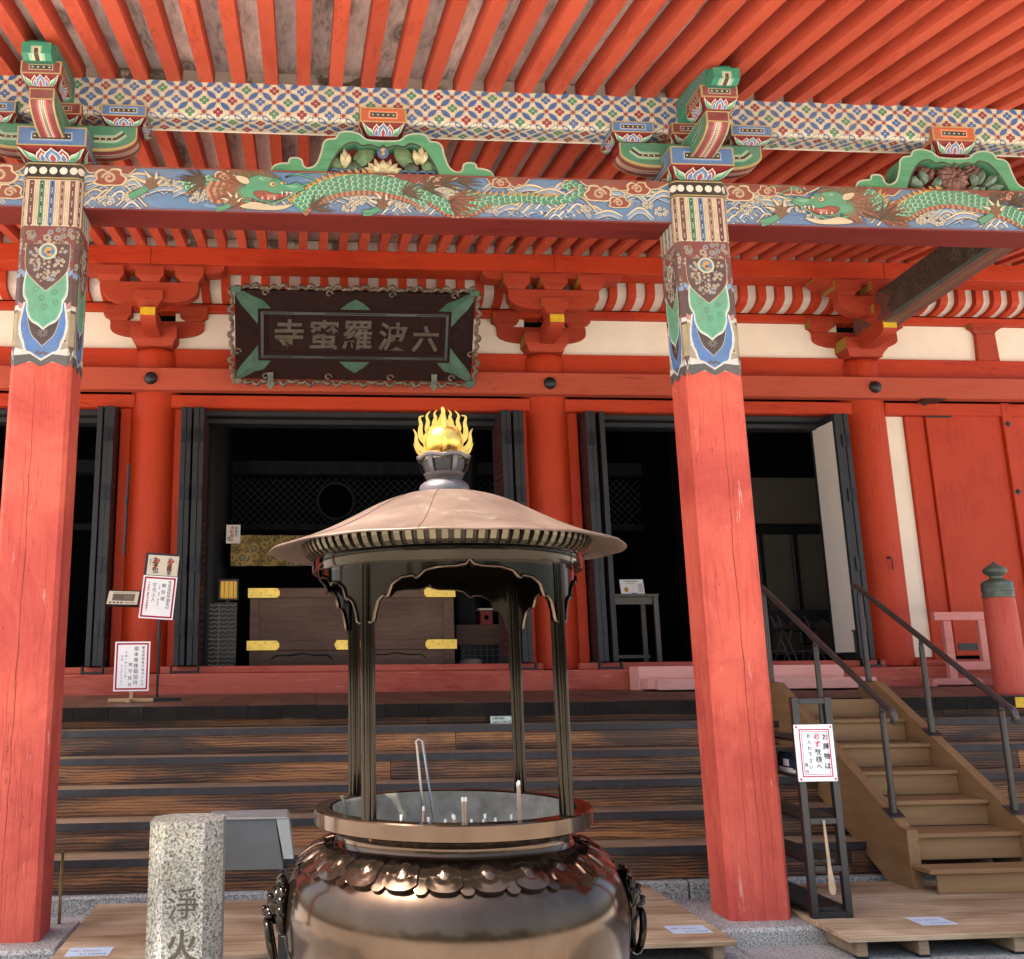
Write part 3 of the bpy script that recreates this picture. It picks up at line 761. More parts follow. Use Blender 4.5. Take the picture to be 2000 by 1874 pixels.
def claw(p, u, v, s, fl=1):
    cv2 = lambda q: (q[0], min(max(q[1], 0.006), 0.286))
    lg = [cv2((u - fl * 1.5 * s, v - 0.9 * s)), cv2((u - fl * 0.9 * s, v - 0.55 * s)), cv2((u - fl * 0.2 * s, v - 0.15 * s))]
    p.line(lg, [0.62 * s, 0.6 * s, 0.5 * s], cBLK); p.nx(); p.line(lg, [0.52 * s, 0.5 * s, 0.4 * s], (0.07, 0.29, 0.16)); p.nx()
    for k, (a, l) in enumerate(((0.35, 0.55), (1.0, 0.7), (1.7, 0.7), (2.5, 0.5))):
        a = a if fl > 0 else pi - a
        e = cv2((u + l * s * math.cos(a), v + l * s * math.sin(a))); m_ = cv2(((u + e[0]) / 2 - fl * 0.08 * s, (v + e[1]) / 2 + 0.05 * s)); tp_ = cv2((e[0] + 0.75 * s * math.cos(a + 0.5 * fl), e[1] + 0.62 * s * math.sin(a + 0.35 * fl))); md = cv2(((e[0] + tp_[0]) / 2 - fl * 0.05 * s, (e[1] + tp_[1]) / 2 + 0.08 * s))
        p.line([(u, v), m_, e], [0.50 * s, 0.44 * s, 0.40 * s], cBLK); p.nx(); p.line([(u, v), m_, e], [0.42 * s, 0.36 * s, 0.32 * s], (0.19, 0.10, 0.05)); p.nx()
        p.line([e, md, tp_], [0.36 * s, 0.24 * s, 0.03 * s], cBLK); p.nx(); p.line([e, md, tp_], [0.28 * s, 0.17 * s, 0.015 * s], (0.62, 0.54, 0.38)); p.nx()
    p.disc(u, v, 0.30 * s, (0.17, 0.09, 0.045), 10); p.nx()
def dragon_head(p, T):
    """a dragon's head drawn looking towards +a about a = 1.25"""
    sp = lambda pts: [T(a, b) for a, b in pts]
    c0 = T(1.08, 0.16); sg = 1 if T(1, 0)[0] > T(0, 0)[0] else -1
    mane(p, c0[0], c0[1], 0.27, (1.1 if sg > 0 else pi - 1.1), (4.9 if sg > 0 else pi - 4.9), (0.30, 0.085, 0.035), 40)
    p.blob(sp([(0.96, 0.288), (1.18, 0.288), (1.27, 0.25), (1.14, 0.235), (1.02, 0.25)]), (0.13, 0.085, 0.035), cBLK, 0.0022)
    for i in range(6): p.line(sp([(0.99 + 0.05 * i, 0.285), (1.03 + 0.045 * i, 0.245)]), 0.003, cBLK)
    p.nx()
    hd = [(1.06, 0.20), (1.10, 0.245), (1.16, 0.262), (1.22, 0.245), (1.29, 0.240), (1.315, 0.205), (1.36, 0.200), (1.40, 0.215), (1.44, 0.200), (1.46, 0.165), (1.42, 0.145), (1.38, 0.145), (1.33, 0.15), (1.30, 0.105), (1.24, 0.070), (1.16, 0.070), (1.10, 0.10), (1.075, 0.15)]
    p.blob(sp(hd), (0.06, 0.29, 0.16), cBLK, 0.0045)
    p.blob(sp([(1.14, 0.24), (1.20, 0.252), (1.25, 0.235), (1.19, 0.215)]), (0.16, 0.44, 0.26), cBLK, 0.002)
    p.nx(); p.blob(sp([(1.33, 0.19), (1.38, 0.195), (1.42, 0.185), (1.37, 0.17)]), (0.15, 0.42, 0.25)); p.nx()
    p.blob(sp([(1.12, 0.135), (1.19, 0.148), (1.27, 0.128), (1.42, 0.135), (1.33, 0.102), (1.24, 0.080), (1.16, 0.086)]), (0.28, 0.05, 0.035), cBLK, 0.004)
    p.nx(); p.blob(sp([(1.20, 0.118), (1.28, 0.12), (1.245, 0.096)]), (0.45, 0.17, 0.12)); p.nx()
    for t in (1.30, 1.33, 1.36, 1.385): p.poly(sp([(t, 0.145), (t + 0.018, 0.145), (t + 0.009, 0.112)]), cWHITE)
    for t in (1.17, 1.21, 1.25): p.poly(sp([(t, 0.086), (t + 0.016, 0.086), (t + 0.008, 0.112)]), cWHITE)
    p.nx()
    for (a, b, r) in ((1.245, 0.197, 0.026), (1.31, 0.207, 0.016)):
        q = T(a, b); p.disc(q[0], q[1], r, cBLK, 14, r * 0.8); p.nx(); p.disc(q[0], q[1], r * 0.84, (0.62, 0.48, 0.20), 14, r * 0.62); p.nx(); p.disc(q[0] + sg * 0.006, q[1], r * 0.34, cBLK, 10); p.nx()
    for i in range(9): p.line(sp([(1.19 + 0.012 * i, 0.222), (1.183 + 0.0145 * i, 0.250)]), 0.007, (0.02, 0.11, 0.07), True)
    p.nx()
    for i in range(11):
        a = 2.3 + i * 0.24; q = [(1.10, 0.155), (1.115, 0.135), (1.10 + 0.14 * math.cos(a), 0.14 + 0.10 * math.sin(a))]; p.poly(sp(q), (0.03, 0.12, 0.07)); p.nx(0.5); q[2] = (1.10 + 0.125 * math.cos(a), 0.14 + 0.088 * math.sin(a)); p.poly(sp(q), (0.08, 0.32, 0.18)); p.nx(0.5)
    p.blob(sp([(1.00, 0.255), (1.075, 0.240), (1.09, 0.20), (1.05, 0.195), (1.005, 0.225)]), cCREAM, cBLK, 0.0035)
    p.nx()
    for pts, w_ in (([(1.42, 0.16), (1.34, 0.10), (1.22, 0.050), (1.06, 0.07)], 0.015), ([(1.44, 0.19), (1.53, 0.235), (1.42, 0.272), (1.33, 0.25), (1.45, 0.288), (1.60, 0.285)], 0.011)):
        wk = cat_rom(sp(pts), 6); p.line(wk, w_, cBLK); p.nx(); p.line(wk, w_ * 0.62, (0.12, 0.40, 0.23)); p.nx()
    p.blob(sp([(1.03, 0.030), (1.12, 0.066), (1.25, 0.042), (1.38, 0.055), (1.30, 0.012), (1.12, 0.010)]), cCREAM, cBLK, 0.0025); p.nx()
def dragon_panel(beam, x0, x1, kind):
    L = x1 - x0; H = 0.300; mb = MB()
    p = Painter((x0, 6.12, 4.557), (1, 0, 0), (0, 0, 1), mb, eps=0.000012, lift=0.0012)
    p.rect(0, L, 0, H, (0.10, 0.205, 0.36)); p.nx()
    cl = lambda pts: [(min(max(a, 0.004), L - 0.004), min(max(b, 0.004), H - 0.008)) for a, b in pts]
    for i in range(60):
        u = rnd.uniform(0.1, L - 0.1); v = rnd.uniform(0.02, H - 0.04)
        p.line(cl([(u + 0.12 * t, v + 0.02 * math.sin(2.2 * t + i)) for t in (-1, -0.6, -0.2, 0.2, 0.6, 1)]), rnd.uniform(0.010, 0.03), rnd.choice(((0.05, 0.13, 0.31), (0.12, 0.25, 0.45), (0.17, 0.30, 0.47), (0.09, 0.22, 0.40))), True); p.nx(0.6)
    # long sweeping swells: dark line, cream crest, pale blue band
    for i in range(int(L * 17)):
        u = L * ((i * 0.618) % 1.0); v = 0.035 + 0.17 * ((i * 0.377) % 1.0); ln = rnd.uniform(0.16, 0.34); am = rnd.uniform(0.03, 0.08); sgn = rnd.choice((1, -1))
        for k, (dv, wd, col) in enumerate(((0.0, 0.0225, (0.02, 0.03, 0.05)), (0.001, 0.0160, (0.66, 0.57, 0.38)), (-0.019, 0.0150, (0.20, 0.36, 0.56)), (-0.034, 0.0085, (0.60, 0.54, 0.42)), (-0.046, 0.0060, (0.02, 0.04, 0.10)))):
            pts = cl([(u + sgn * ln * (t - 0.5), v + dv + am * (math.sin(pi * t) ** 1.2 - 0.9 * max(0, t - 0.72) ** 1.0)) for t in (e / 11 for e in range(12))])
            p.line(pts, [wd * (0.35 + 0.65 * math.sin(pi * (e + 0.6) / 12.2)) for e in range(12)], col); p.nx(0.7)
    for i in range(int(L * 5)):
        u = L * ((i * 0.755) % 1.0); v = 0.005 + 0.10 * ((i * 0.569) % 1.0)
        wave(p, u, v, rnd.uniform(0.10, 0.17), L, H, rnd.choice((1, -1)))
    for i in range(int(L * 7)): foam(p, rnd.uniform(0.05, L - 0.05), rnd.uniform(0.04, 0.20), rnd.uniform(0.026, 0.044), L, H)
    tops = {'a': ((0.0, 0.34), (0.90, 1.2), (1.9, 2.5), (2.7, 3.0), (3.35, 3.98)), 'b': ((0.0, 0.7), (0.9, 1.3), (1.7, 2.2), (2.6, 3.8)), 'c': ((L - 0.4, L), (0, 1))}[kind]
    for (a, b) in tops:
        a, b = min(a, L), min(b, L); m_ = 8
        m_ = 16; q = [(a, H)] + [(a + (b - a) * t / m_, H - 0.014 - (0.045 + 0.022 * abs(math.sin(2.1 * t))) * math.sin(pi * t / m_) ** 0.45) for t in range(m_ + 1)] + [(b, H)]
        p.poly(q, (0.21, 0.028, 0.018)); p.nx(); p.line(q[1:-1], 0.009, cCREAM); p.nx(); p.line([(x_, y_ - 0.006) for x_, y_ in q[1:-1]], 0.0025, cBLK); p.nx()
    cls = {'a': ((0.17, 0.21, 0.10), (0.08, 0.09, 0.085), (0.93, 0.235, 0.075), (1.10, 0.22, 0.05), (2.02, 0.245, 0.065), (2.35, 0.25, 0.055), (2.80, 0.25, 0.06), (3.48, 0.19, 0.095), (3.76, 0.235, 0.08), (3.28, 0.25, 0.055), (3.62, 0.13, 0.07)),
           'b': ((0.12, 0.22, 0.095), (0.32, 0.245, 0.065), (0.55, 0.255, 0.06), (1.75, 0.255, 0.06), (2.1, 0.25, 0.06), (2.9, 0.22, 0.085), (3.4, 0.24, 0.08)), 'c': ((L - 0.17, 0.21, 0.11), (L - 0.10, 0.09, 0.085), (L - 0.42, 0.24, 0.07))}[kind]
    for n_, (u, v, s) in enumerate(cls):
        if 0.09 < u < L - 0.08: cloud(p, u, v, s * 1.12, 1 if n_ % 2 else -1)
    if kind == 'a':
        scales_body(p, [(2.55, 0.16), (2.75, 0.125), (2.95, 0.15), (3.12, 0.135), (3.28, 0.155), (3.36, 0.215), (3.31, 0.265), (3.25, 0.25), (3.27, 0.225)], lambda t: 0.075 - 0.050 * t, 1, belly=False)
        for i in range(14):
            t = 2.62 + i * 0.042; p.poly([(t, 0.165), (t + 0.03, 0.165), (t + 0.03, 0.20)], cORG)
        p.nx(); scales_body(p, [(2.26, 0.19), (2.36, 0.10), (2.46, 0.04), (2.60, 0.06), (2.70, 0.13)], lambda t: 0.105, 1)
        mane(p, 2.44, 0.12, 0.24, -1.3, 0.7, (0.26, 0.075, 0.035), 26, L)
        c, ws, off = scales_body(p, [(1.42, 0.02), (1.50, 0.10), (1.65, 0.18), (1.85, 0.215), (2.05, 0.195), (2.20, 0.15), (2.28, 0.09)], lambda t: 0.135 + 0.02 * math.sin(pi * t), 1)
        for i in range(0, 34, 2):
            a = off(i, ws[i] * 0.5); b = off(i + 2, ws[i] * 0.5); t = off(i, ws[i] * 0.5 + 0.045); p.poly([a, b, t], cORG)
        p.nx()
        for (u, v) in ((2.12, 0.16), (2.26, 0.20), (2.38, 0.235), (2.50, 0.255), (1.50, 0.035)): mane(p, u, v, 0.17, -0.5, 1.3, (0.085, 0.052, 0.025), 9, L)
        claw(p, 1.98, 0.055, 0.085, 1); claw(p, 0.44, 0.16, 0.09, 1)
        scales_body(p, [(0.66, 0.14), (0.76, 0.20), (0.88, 0.17), (0.92, 0.05)], lambda t: 0.095, 1)
        mane(p, 0.80, 0.215, 0.19, 2.2, 4.4, (0.07, 0.045, 0.027), 12, L)
        for i in range(8): cxr = 0.84 + 0.022 * i; p.line([(cxr, 0.21), (cxr - 0.03, 0.14), (cxr + 0.01, 0.05)], 0.021, (0.26, 0.05, 0.03) if i % 2 else (0.44, 0.26, 0.15)); p.nx()
        dragon_head(p, lambda a, b: (a, b)); claw(p, 0.98, 0.05, 0.07, 1)
    if kind == 'b':
        c, ws, off = scales_body(p, [(1.02, 0.27), (1.10, 0.20), (1.16, 0.10), (1.28, 0.10), (1.42, 0.18), (1.62, 0.225), (1.85, 0.20), (2.05, 0.14), (2.2, 0.06)], lambda t: 0.12 + 0.02 * math.sin(pi * t), 1)
        for i in range(8, 50, 2):
            if i + 2 < len(c): a = off(i, ws[i] * 0.5); b = off(i + 2, ws[i] * 0.5); t = off(i, ws[i] * 0.5 + 0.045); p.poly([a, b, t], cORG)
        p.nx(); scales_body(p, [(2.2, 0.20), (2.4, 0.10), (2.7, 0.13), (3.0, 0.2), (3.3, 0.15)], lambda t: 0.09 - 0.05 * t, 1)
        mane(p, 1.10, 0.10, 0.26, -0.9, 0.5, (0.27, 0.08, 0.035), 20, L)
        for (u, v) in ((1.00, 0.09), (1.12, 0.07), (1.95, 0.22), (2.1, 0.2)): mane(p, u, v, 0.2, -0.2, 1.2, (0.085, 0.052, 0.025), 10, L)
        claw(p, 1.98, 0.13, 0.085, 1); claw(p, 0.40, 0.075, 0.10, 1)
        dragon_head(p, lambda a, b: (0.70 - (a - 1.25), b))
    p.rect(0, L, 0.288, H, (0.19, 0.026, 0.016)); p.rect(0, L, 0, 0.003, (0.16, 0.02, 0.015))
    mb.build("dragon_painting", "pigment", beam)
dragon_panel(beams[0], XP[0] + 0.188, XP[1] - 0.188, 'c')
dragon_panel(beams[1], XP[1] + 0.188, XP[2] - 0.188, 'a')
dragon_panel(beams[2], XP[2] + 0.188, XP[3] - 0.188, 'b')

# ---- patterned purlin above: interlaced circles and blossoms
pb = MB(); prof = [(6.33, 5.52), (6.13, 5.52), (6.13, 5.285), (6.138, 5.268), (6.155, 5.258), (6.33, 5.256)]
pb.prism(prof, lambda a, b, t: (t, a, b), -7.5, 8.6)
pbeam = pb.build("patterned_purlin", M["pigment"] if False else "plaster", hall)
def wrap(u, v, h):
    """v runs down the face and on under the beam"""
    if v <= 0.235: return Vector((u, 6.13 - h, 5.52 - v))
    if v <= 0.275:
        a = (v - 0.235) / 0.04 * pi / 2; return Vector((u, 6.155 - (0.025 + h) * math.cos(a), 5.283 - (0.026 + h) * math.sin(a)))
    return Vector((u, 6.155 + (v - 0.275), 5.2570 - h))
p = Painter((0, 0, 0), (1, 0, 0), (0, 0, -1), warp=wrap, eps=0.00025, lift=0.0008)
p.poly_ = p.poly
def wpoly(pts, col):       # split pieces along v so that they bend with the beam
    p.mb.add([p.P(q) for q in pts], [tuple(range(len(pts)))], col)
def wstrip(a, b, n, f):
    pass
CX, CY = 0.190, 0.172; U0, U1 = -4.2, 8.5; VM = 0.44
bg = [-0.0, 0.12, 0.235, 0.245, 0.255, 0.265, 0.275, 0.36, VM]
for a, b in zip(bg[:-1], bg[1:]): p.mb.add([p.P((U0, a)), p.P((U0, b)), p.P((U1, b)), p.P((U1, a))], [(0, 1, 2, 3)], (0.66, 0.585, 0.42))
p.nx()
def wdisc(u, v, r, col, n=10, ry=None):
    pts = [(u + r * math.cos(a), v + (ry or r) * math.sin(a)) for a in (-2 * pi * i / n for i in range(n))]
    pts = [(a, min(max(b, 0.001), VM)) for a, b in pts]; p.mb.add([p.P((u, min(max(v, 0.001), VM)))] + [p.P(q) for q in pts], [(0, i + 1, (i + 1) % n + 1) for i in range(n)], col)
def wlens(a, b, wd, col, sh=0.1):
    n = 7; L = []; Q = []
    dx, dy = b[0] - a[0], b[1] - a[1]; d = math.hypot(dx, dy)
    for i in range(n + 1):
        t = sh + (1 - 2 * sh) * i / n; w_ = wd * math.sin(pi * i / n) ** 0.8 + 0.0004
        c = (a[0] + dx * t, a[1] + dy * t); L.append((c[0] - dy / d * w_, c[1] + dx / d * w_)); Q.append((c[0] + dy / d * w_, c[1] - dx / d * w_))
    cl = lambda q: (q[0], min(max(q[1], 0.001), VM))
    p.mb.add([p.P(cl(q)) for q in L + Q], [(i, i + 1, n + 2 + i, n + 1 + i) for i in range(n)], col)
nodes = []
j = 0; v = -0.03
while v < VM:
    u = U0 + (CX / 2 if j % 2 else 0)
    while u < U1: nodes.append((u, v, j)); u += CX
    v += CY / 2; j += 1
for lay, (wd, col) in enumerate(((0.0285, (0.05, 0.045, 0.03)), (0.0262, (0.66, 0.585, 0.42)), (0.0190, cBLK), (0.0170, (0.030, 0.105, 0.29)))):
    for (u, v, j) in nodes:
        for s in (-1, 1):
            b = (u + s * CX / 2, v + CY / 2)
            if b[1] > VM + 0.02 or b[0] < U0 or b[0] > U1: continue
            wlens((u, v), b, wd, col, 0.07 if lay < 2 else 0.14)
    p.nx()
for r, col in ((0.0215, cBLK), (0.0200, (0.58, 0.30, 0.22)), (0.0135, (0.20, 0.035, 0.025))):
    for (u, v, j) in nodes:
        if 0.004 < v < VM: wdisc(u, v, r, col)
    p.nx()
fc = ((0.25, 0.02, 0.04), (0.045, 0.13, 0.31), (0.05, 0.22, 0.12))
for (u, v, j) in nodes:
    if v < -0.02: continue
    c = fc[(int(round((u - U0) / CX * 2)) // 2 + j) % 3]; fu, fv = u + CX / 2, v
    if fu > U1 or not 0.02 < fv < VM - 0.03: continue
    for q in range(4):
        a = q * pi / 2; wdisc(fu + 0.0205 * math.cos(a), fv + 0.0185 * math.sin(a), 0.0150, c, 8)
p.nx()
for (u, v, j) in nodes:
    fu, fv = u + CX / 2, v
    if 0.02 < fv < VM - 0.03 and fu < U1: wdisc(fu, fv, 0.0045, (0.6, 0.5, 0.4), 6)
p.mb.build("painted_pattern", "pigment", pbeam)

# ---- lotus petals used on bracket blocks
def lotus(mb, O, U, V, W, H, lift=0.001):
    q = Painter(O, U, V, mb, lift=lift, eps=0.0003)
    def petal(c, hw, h, cols):
        for i, (col, k) in enumerate(cols):
            w_, hh = hw * k, h * (0.35 + 0.65 * k) if i else h
            pts = [(c - w_ * 0.55, 0), (c - w_, hh * 0.35), (c - w_ * 0.75, hh * 0.65), (c - w_ * 0.25, hh * 0.85), (c, hh), (c + w_ * 0.25, hh * 0.85), (c + w_ * 0.75, hh * 0.65), (c + w_, hh * 0.35), (c + w_ * 0.55, 0)]
            q.poly(pts[::-1], col); q.nx()
    def corner(s):
        for col, k in ((cWHITE, 1.0), (cLGRN, 0.86), (cGRN, 0.55)):
            pts = [(s * W * 0.22, 0), (s * W * 0.30, H * 0.5 * k), (s * W * 0.38, H * 0.62 * k), (s * W * (0.42 + 0.12 * k), H * 1.0), (s * W * (0.40 + 0.04 * k), H * 0.3), (s * W * 0.34, 0)]
            q.poly(pts if s < 0 else pts[::-1], col); q.nx()
    for s in (-1, 1): petal(s * W * 0.17, W * 0.11, H * 0.92, ((cWHITE, 1), (cCRIM, 0.84), (cWHITE, 0.5), (cBLUE, 0.36)))
    for s in (-1, 1): corner(s)
    petal(0, W * 0.15, H, ((cWHITE, 1), (cBLUE, 0.88), (cLBLUE, 0.6), (cWHITE, 0.45), (cCRIM, 0.34)))
def panel(mb, O, U, V, W, H, face, slot=True, lift=0.001, rim=0.009):
    """framed painted face with a dark beaded slot; O is the lower left corner"""
    q = Painter(O, U, V, mb, lift=lift, eps=0.0003)
    q.rect(0, W, 0, H, cGOLD); q.nx(); q.rect(rim, W - rim, rim, H - rim, face); q.nx()
    if slot:
        a = W * 0.22; hh = H * 0.16; c = H * 0.5
        q.rect(a - 0.012, W - a + 0.012, c - hh - 0.012, c + hh + 0.012, tuple(min(1, x * 1.9) for x in face)); q.nx()
        q.rect(a - 0.004, W - a + 0.004, c - hh - 0.004, c + hh + 0.004, cCREAM); q.nx(); q.rect(a, W - a, c - hh, c + hh, cBLK); q.nx()
        n = max(3, int((W - 2 * a) / 0.03))
        for i in range(n): q.disc(a + (i + 0.5) * (W - 2 * a) / n, c, min(hh * 0.6, 0.006), cWHITE, 8)
def masu(parent, name, cx, cy, z0, z1, z2, hb, ht, hyb, hyt, face, mat="maroon"):
    """bearing block: tapered foot z0-z1, square head z1-z2, with painted faces"""
    zm = (z0 + z1) / 2
    mb = MB().loft([(z0, cx - hb, cx + hb, cy - hyb, cy + hyb), (zm, cx - hb - (ht - hb) * 0.25, cx + hb + (ht - hb) * 0.25, cy - hyb - (hyt - hyb) * 0.25, cy + hyb + (hyt - hyb) * 0.25),
                    (z1, cx - ht, cx + ht, cy - hyt, cy + hyt), (z2, cx - ht, cx + ht, cy - hyt, cy + hyt)])
    o = mb.build(name, mat, parent)
    if face is not None:
        k = MB()
        panel(k, (cx - ht, cy - hyt, z1), (1, 0, 0), (0, 0, 1), 2 * ht, z2 - z1, face)
        panel(k, (cx - ht, cy + hyt, z1), (0, -1, 0), (0, 0, 1), 2 * hyt, z2 - z1, face)
        panel(k, (cx + ht, cy - hyt, z1), (0, 1, 0), (0, 0, 1), 2 * hyt, z2 - z1, face)
        for (O, U, V2, W) in (((cx, cy - hyb, z0), (1, 0, 0), Vector((0, -(hyt - hyb), z1 - z0)).normalized(), hb + ht), ((cx - hb, cy, z0), (0, -1, 0), Vector((-(ht - hb), 0, z1 - z0)).normalized(), hyb + hyt), ((cx + hb, cy, z0), (0, 1, 0), Vector((ht - hb, 0, z1 - z0)).normalized(), hyb + hyt)):
            lotus(k, O, U, V2, W * 1.0, math.hypot(z1 - z0, (hyt - hyb) if U[0] else (ht - hb)) * 0.98, 0.012)
        k.build("painted_face", "pigment", o, kind="stuff")
    return o
STRIPE = ((0, 0.07, cGOLD), (0.07, 0.24, cMAR), (0.24, 0.33, cCRIM), (0.33, 0.40, cPINK), (0.40, 0.45, cCREAM), (0.45, 0.55, cBLK), (0.55, 0.60, cCREAM), (0.60, 0.67, cPINK), (0.67, 0.76, cCRIM), (0.76, 0.93, cMAR), (0.93, 1.0, cGOLD))
def hijiki_x(L, zt, zb, ze, c, n=8):
    pts = [(L, zt), (-L, zt), (-L, ze)]
    for i in range(1, n + 1):
        a = pi / 2 * i / n; pts.append((-L + c * (1 - math.cos(a)), ze - (ze - zb) * math.sin(a)))
    for i in range(n, 0, -1):
        a = pi / 2 * i / n; pts.append((L - c * (1 - math.cos(a)), ze - (ze - zb) * math.sin(a)))
    pts.append((L, ze)); return pts
def striped_soffit(mb, path, fn, a, b):
    """ribbons of colour under a curved arm; path in the arm's plane, fn(p,q,t)"""
    for (s0, s1, col) in STRIPE:
        vs = [fn(p_, q_, a + (b - a) * s) for (p_, q_) in path for s in (s0, s1)]
        mb.add(vs, [(2 * i, 2 * i + 1, 2 * i + 3, 2 * i + 2) for i in range(len(path) - 1)], col)
    for i in range(0, len(path) - 1):
        for q in range(3):
            t = (q + 0.5) / 3; pp_ = (path[i][0] + (path[i + 1][0] - path[i][0]) * t, path[i][1] + (path[i + 1][1] - path[i][1]) * t)
            tx, tz = path[i + 1][0] - path[i][0], path[i + 1][1] - path[i][1]; d = math.hypot(tx, tz) or 1
            e = 0.0035; o_ = (tz / d * 0.0012, -tx / d * 0.0012); w_ = 0.03
            vs = [fn(pp_[0] - tx / d * e + o_[0], pp_[1] - tz / d * e + o_[1], a + (b - a) * (0.5 - w_)), fn(pp_[0] - tx / d * e + o_[0], pp_[1] - tz / d * e + o_[1], a + (b - a) * (0.5 + w_)),
                  fn(pp_[0] + tx / d * e + o_[0], pp_[1] + tz / d * e + o_[1], a + (b - a) * (0.5 + w_)), fn(pp_[0] + tx / d * e + o_[0], pp_[1] + tz / d * e + o_[1], a + (b - a) * (0.5 - w_))]
            mb.add(vs, [(0, 1, 2, 3)], cWHITE)
def porch_bracket(x):
    root = bpy.data.objects.new("porch_bracket", None); root.location = (x, YP, 4.86); link(root, hall)
    masu(root, "great_block", x, YP, 4.862, 4.915, 5.052, 0.175, 0.222, 0.150, 0.245, cBLUE)
    arm = hijiki_x(0.516, 5.17, 4.985, 5.095, 0.24)
    ao = MB().prism(arm, lambda a, b, t: (x + a, t, b), 6.15, 6.29).build("bracket_arm", "maroon", root)
    k = MB(); q = Painter((x, 6.15, 0), (1, 0, 0), (0, 0, 1), k, eps=0.0003)
    q.poly(arm[::-1], cGOLD); q.nx()
    sh = [(a * 0.982, 5.165 - (5.165 - b) * 0.90) for a, b in arm]; q.poly(sh[::-1], cGRN); q.nx()
    for s in (-1, 1):
        sl = [(s * 0.23, 5.075), (s * 0.36, 5.075), (s * 0.40, 5.095), (s * 0.43, 5.12)]
        q.line(cat_rom(sl, 4), 0.058, cLGRN); q.nx(); q.line(cat_rom(sl, 4), 0.030, cCREAM); q.nx(); q.line(cat_rom(sl, 4), 0.020, cBLK); q.nx()
        for t in (0.27, 0.31, 0.35): q.disc(s * t, 5.075, 0.006, cWHITE, 8)
        q.nx(-3)
    bot = [(a, b - 0.0015) for a, b in arm[2:]]
    striped_soffit(k, bot, lambda a, b, t: (x + a, t, b), 6.15, 6.29)
    k.build("painted_face", "pigment", ao, kind="stuff")
    for dx, f in ((-0.43, cBLUE), (0.43, cBLUE), (0, cMAR)):
        masu(root, "bearing_block", x + dx, YP, 5.172, 5.215, 5.300, 0.105, 0.150, 0.085, 0.130, f)
    # arm reaching forward
    fa = [(6.12, 5.15), (5.69, 5.15), (5.69, 5.07)] + [(5.69 + 0.28 * (1 - math.cos(pi / 2 * i / 7)), 5.07 - 0.095 * math.sin(pi / 2 * i / 7)) for i in range(1, 8)] + [(6.12, 4.97)]
    fo = MB().prism(fa, lambda a, b, t: (t, a, b), x - 0.078, x + 0.078).build("forward_arm", "maroon", root)
    k = MB(); striped_soffit(k, [(a, b - 0.0015) for a, b in fa[2:]], lambda a, b, t: (t, a, b), x + 0.078, x - 0.078)
    panel(k, (x - 0.078, 5.69, 5.07), (1, 0, 0), (0, 0, 1), 0.156, 0.08, cMAR, False)
    for s in (-1, 1):
        q = Painter((x + s * 0.078, 0, 0), (0, s, 0), (0, 0, 1), k, eps=0.0003)
        sd = [(s * a, b) for a, b in fa]
        sd = sd if s < 0 else sd[::-1]
        q.poly(sd, cGOLD); q.nx(); cyy = 5.92
        q.poly([(s * cyy + (a - s * cyy) * 0.95, 5.075 + (b - 5.075) * 0.88) for a, b in sd], cGRN); q.nx()
        q.line([(s * 5.95, 5.05), (s * 5.85, 5.07), (s * 5.77, 5.11)], 0.04, cLGRN); q.nx(); q.line([(s * 5.95, 5.05), (s * 5.85, 5.07), (s * 5.77, 5.11)], 0.016, cBLK)
    k.build("painted_face", "pigment", fo, kind="stuff")
    masu(root, "nose_block", x, 5.76, 5.152, 5.215, 5.305, 0.088, 0.124, 0.085, 0.125, cMAR)
    ns = [(6.30, 5.50), (5.62, 5.44), (5.62, 5.36), (5.51, 5.35), (5.51, 5.275), (5.56, 5.255), (5.70, 5.305), (6.12, 5.305), (6.30, 5.32)]
    no = MB().prism(ns, lambda a, b, t: (t, a, b), x - 0.088, x + 0.088).build("beam_nose", "nose_green", root)
    k = MB()
    q = Painter((x - 0.088, 5.51, 5.275), (1, 0, 0), (0, 0, 1), k, eps=0.0003); q.rect(0.055, 0.121, 0, 0.05, cLGRN); q.nx(); q.rect(0.065, 0.111, 0, 0.042, cCREAM); q.nx(); q.rect(0.076, 0.10, 0, 0.034, cBLK)
    q = Painter((x - 0.088, 5.56, 5.255), (1, 0, 0), Vector((0, -0.05, 0.02)).normalized(), k, eps=0.0003); q.rect(0.04, 0.136, 0, 0.052, cLGRN); q.nx(); q.rect(0.06, 0.116, 0, 0.052, cCREAM); q.nx(); q.rect(0.074, 0.102, 0, 0.052, cBLK); q.nx()
    for s in (-1, 1):
        q = Painter((x + s * 0.088, 0, 0), (0, s, 0), (0, 0, 1), k, eps=0.0003)
        for i in range(9):
            yy_ = 5.66 + 0.055 * i; sp_ = [(s * (yy_ + (0.034 - 0.003 * t) * math.cos(t)), 5.385 + 0.004 * i + (0.034 - 0.003 * t) * math.sin(t)) for t in (0.5 * e for e in range(15))]
            q.line(sp_, 0.012, cGREY); q.nx(0.5); q.line(sp_, 0.008, (0.20, 0.27, 0.33)); q.nx(0.5)
    k.build("painted_face", "pigment", no, kind="stuff")
simple("nose_green", cGRN, 0.55, var=0.15, scale=8)
for x in XP[1:]: porch_bracket(x)

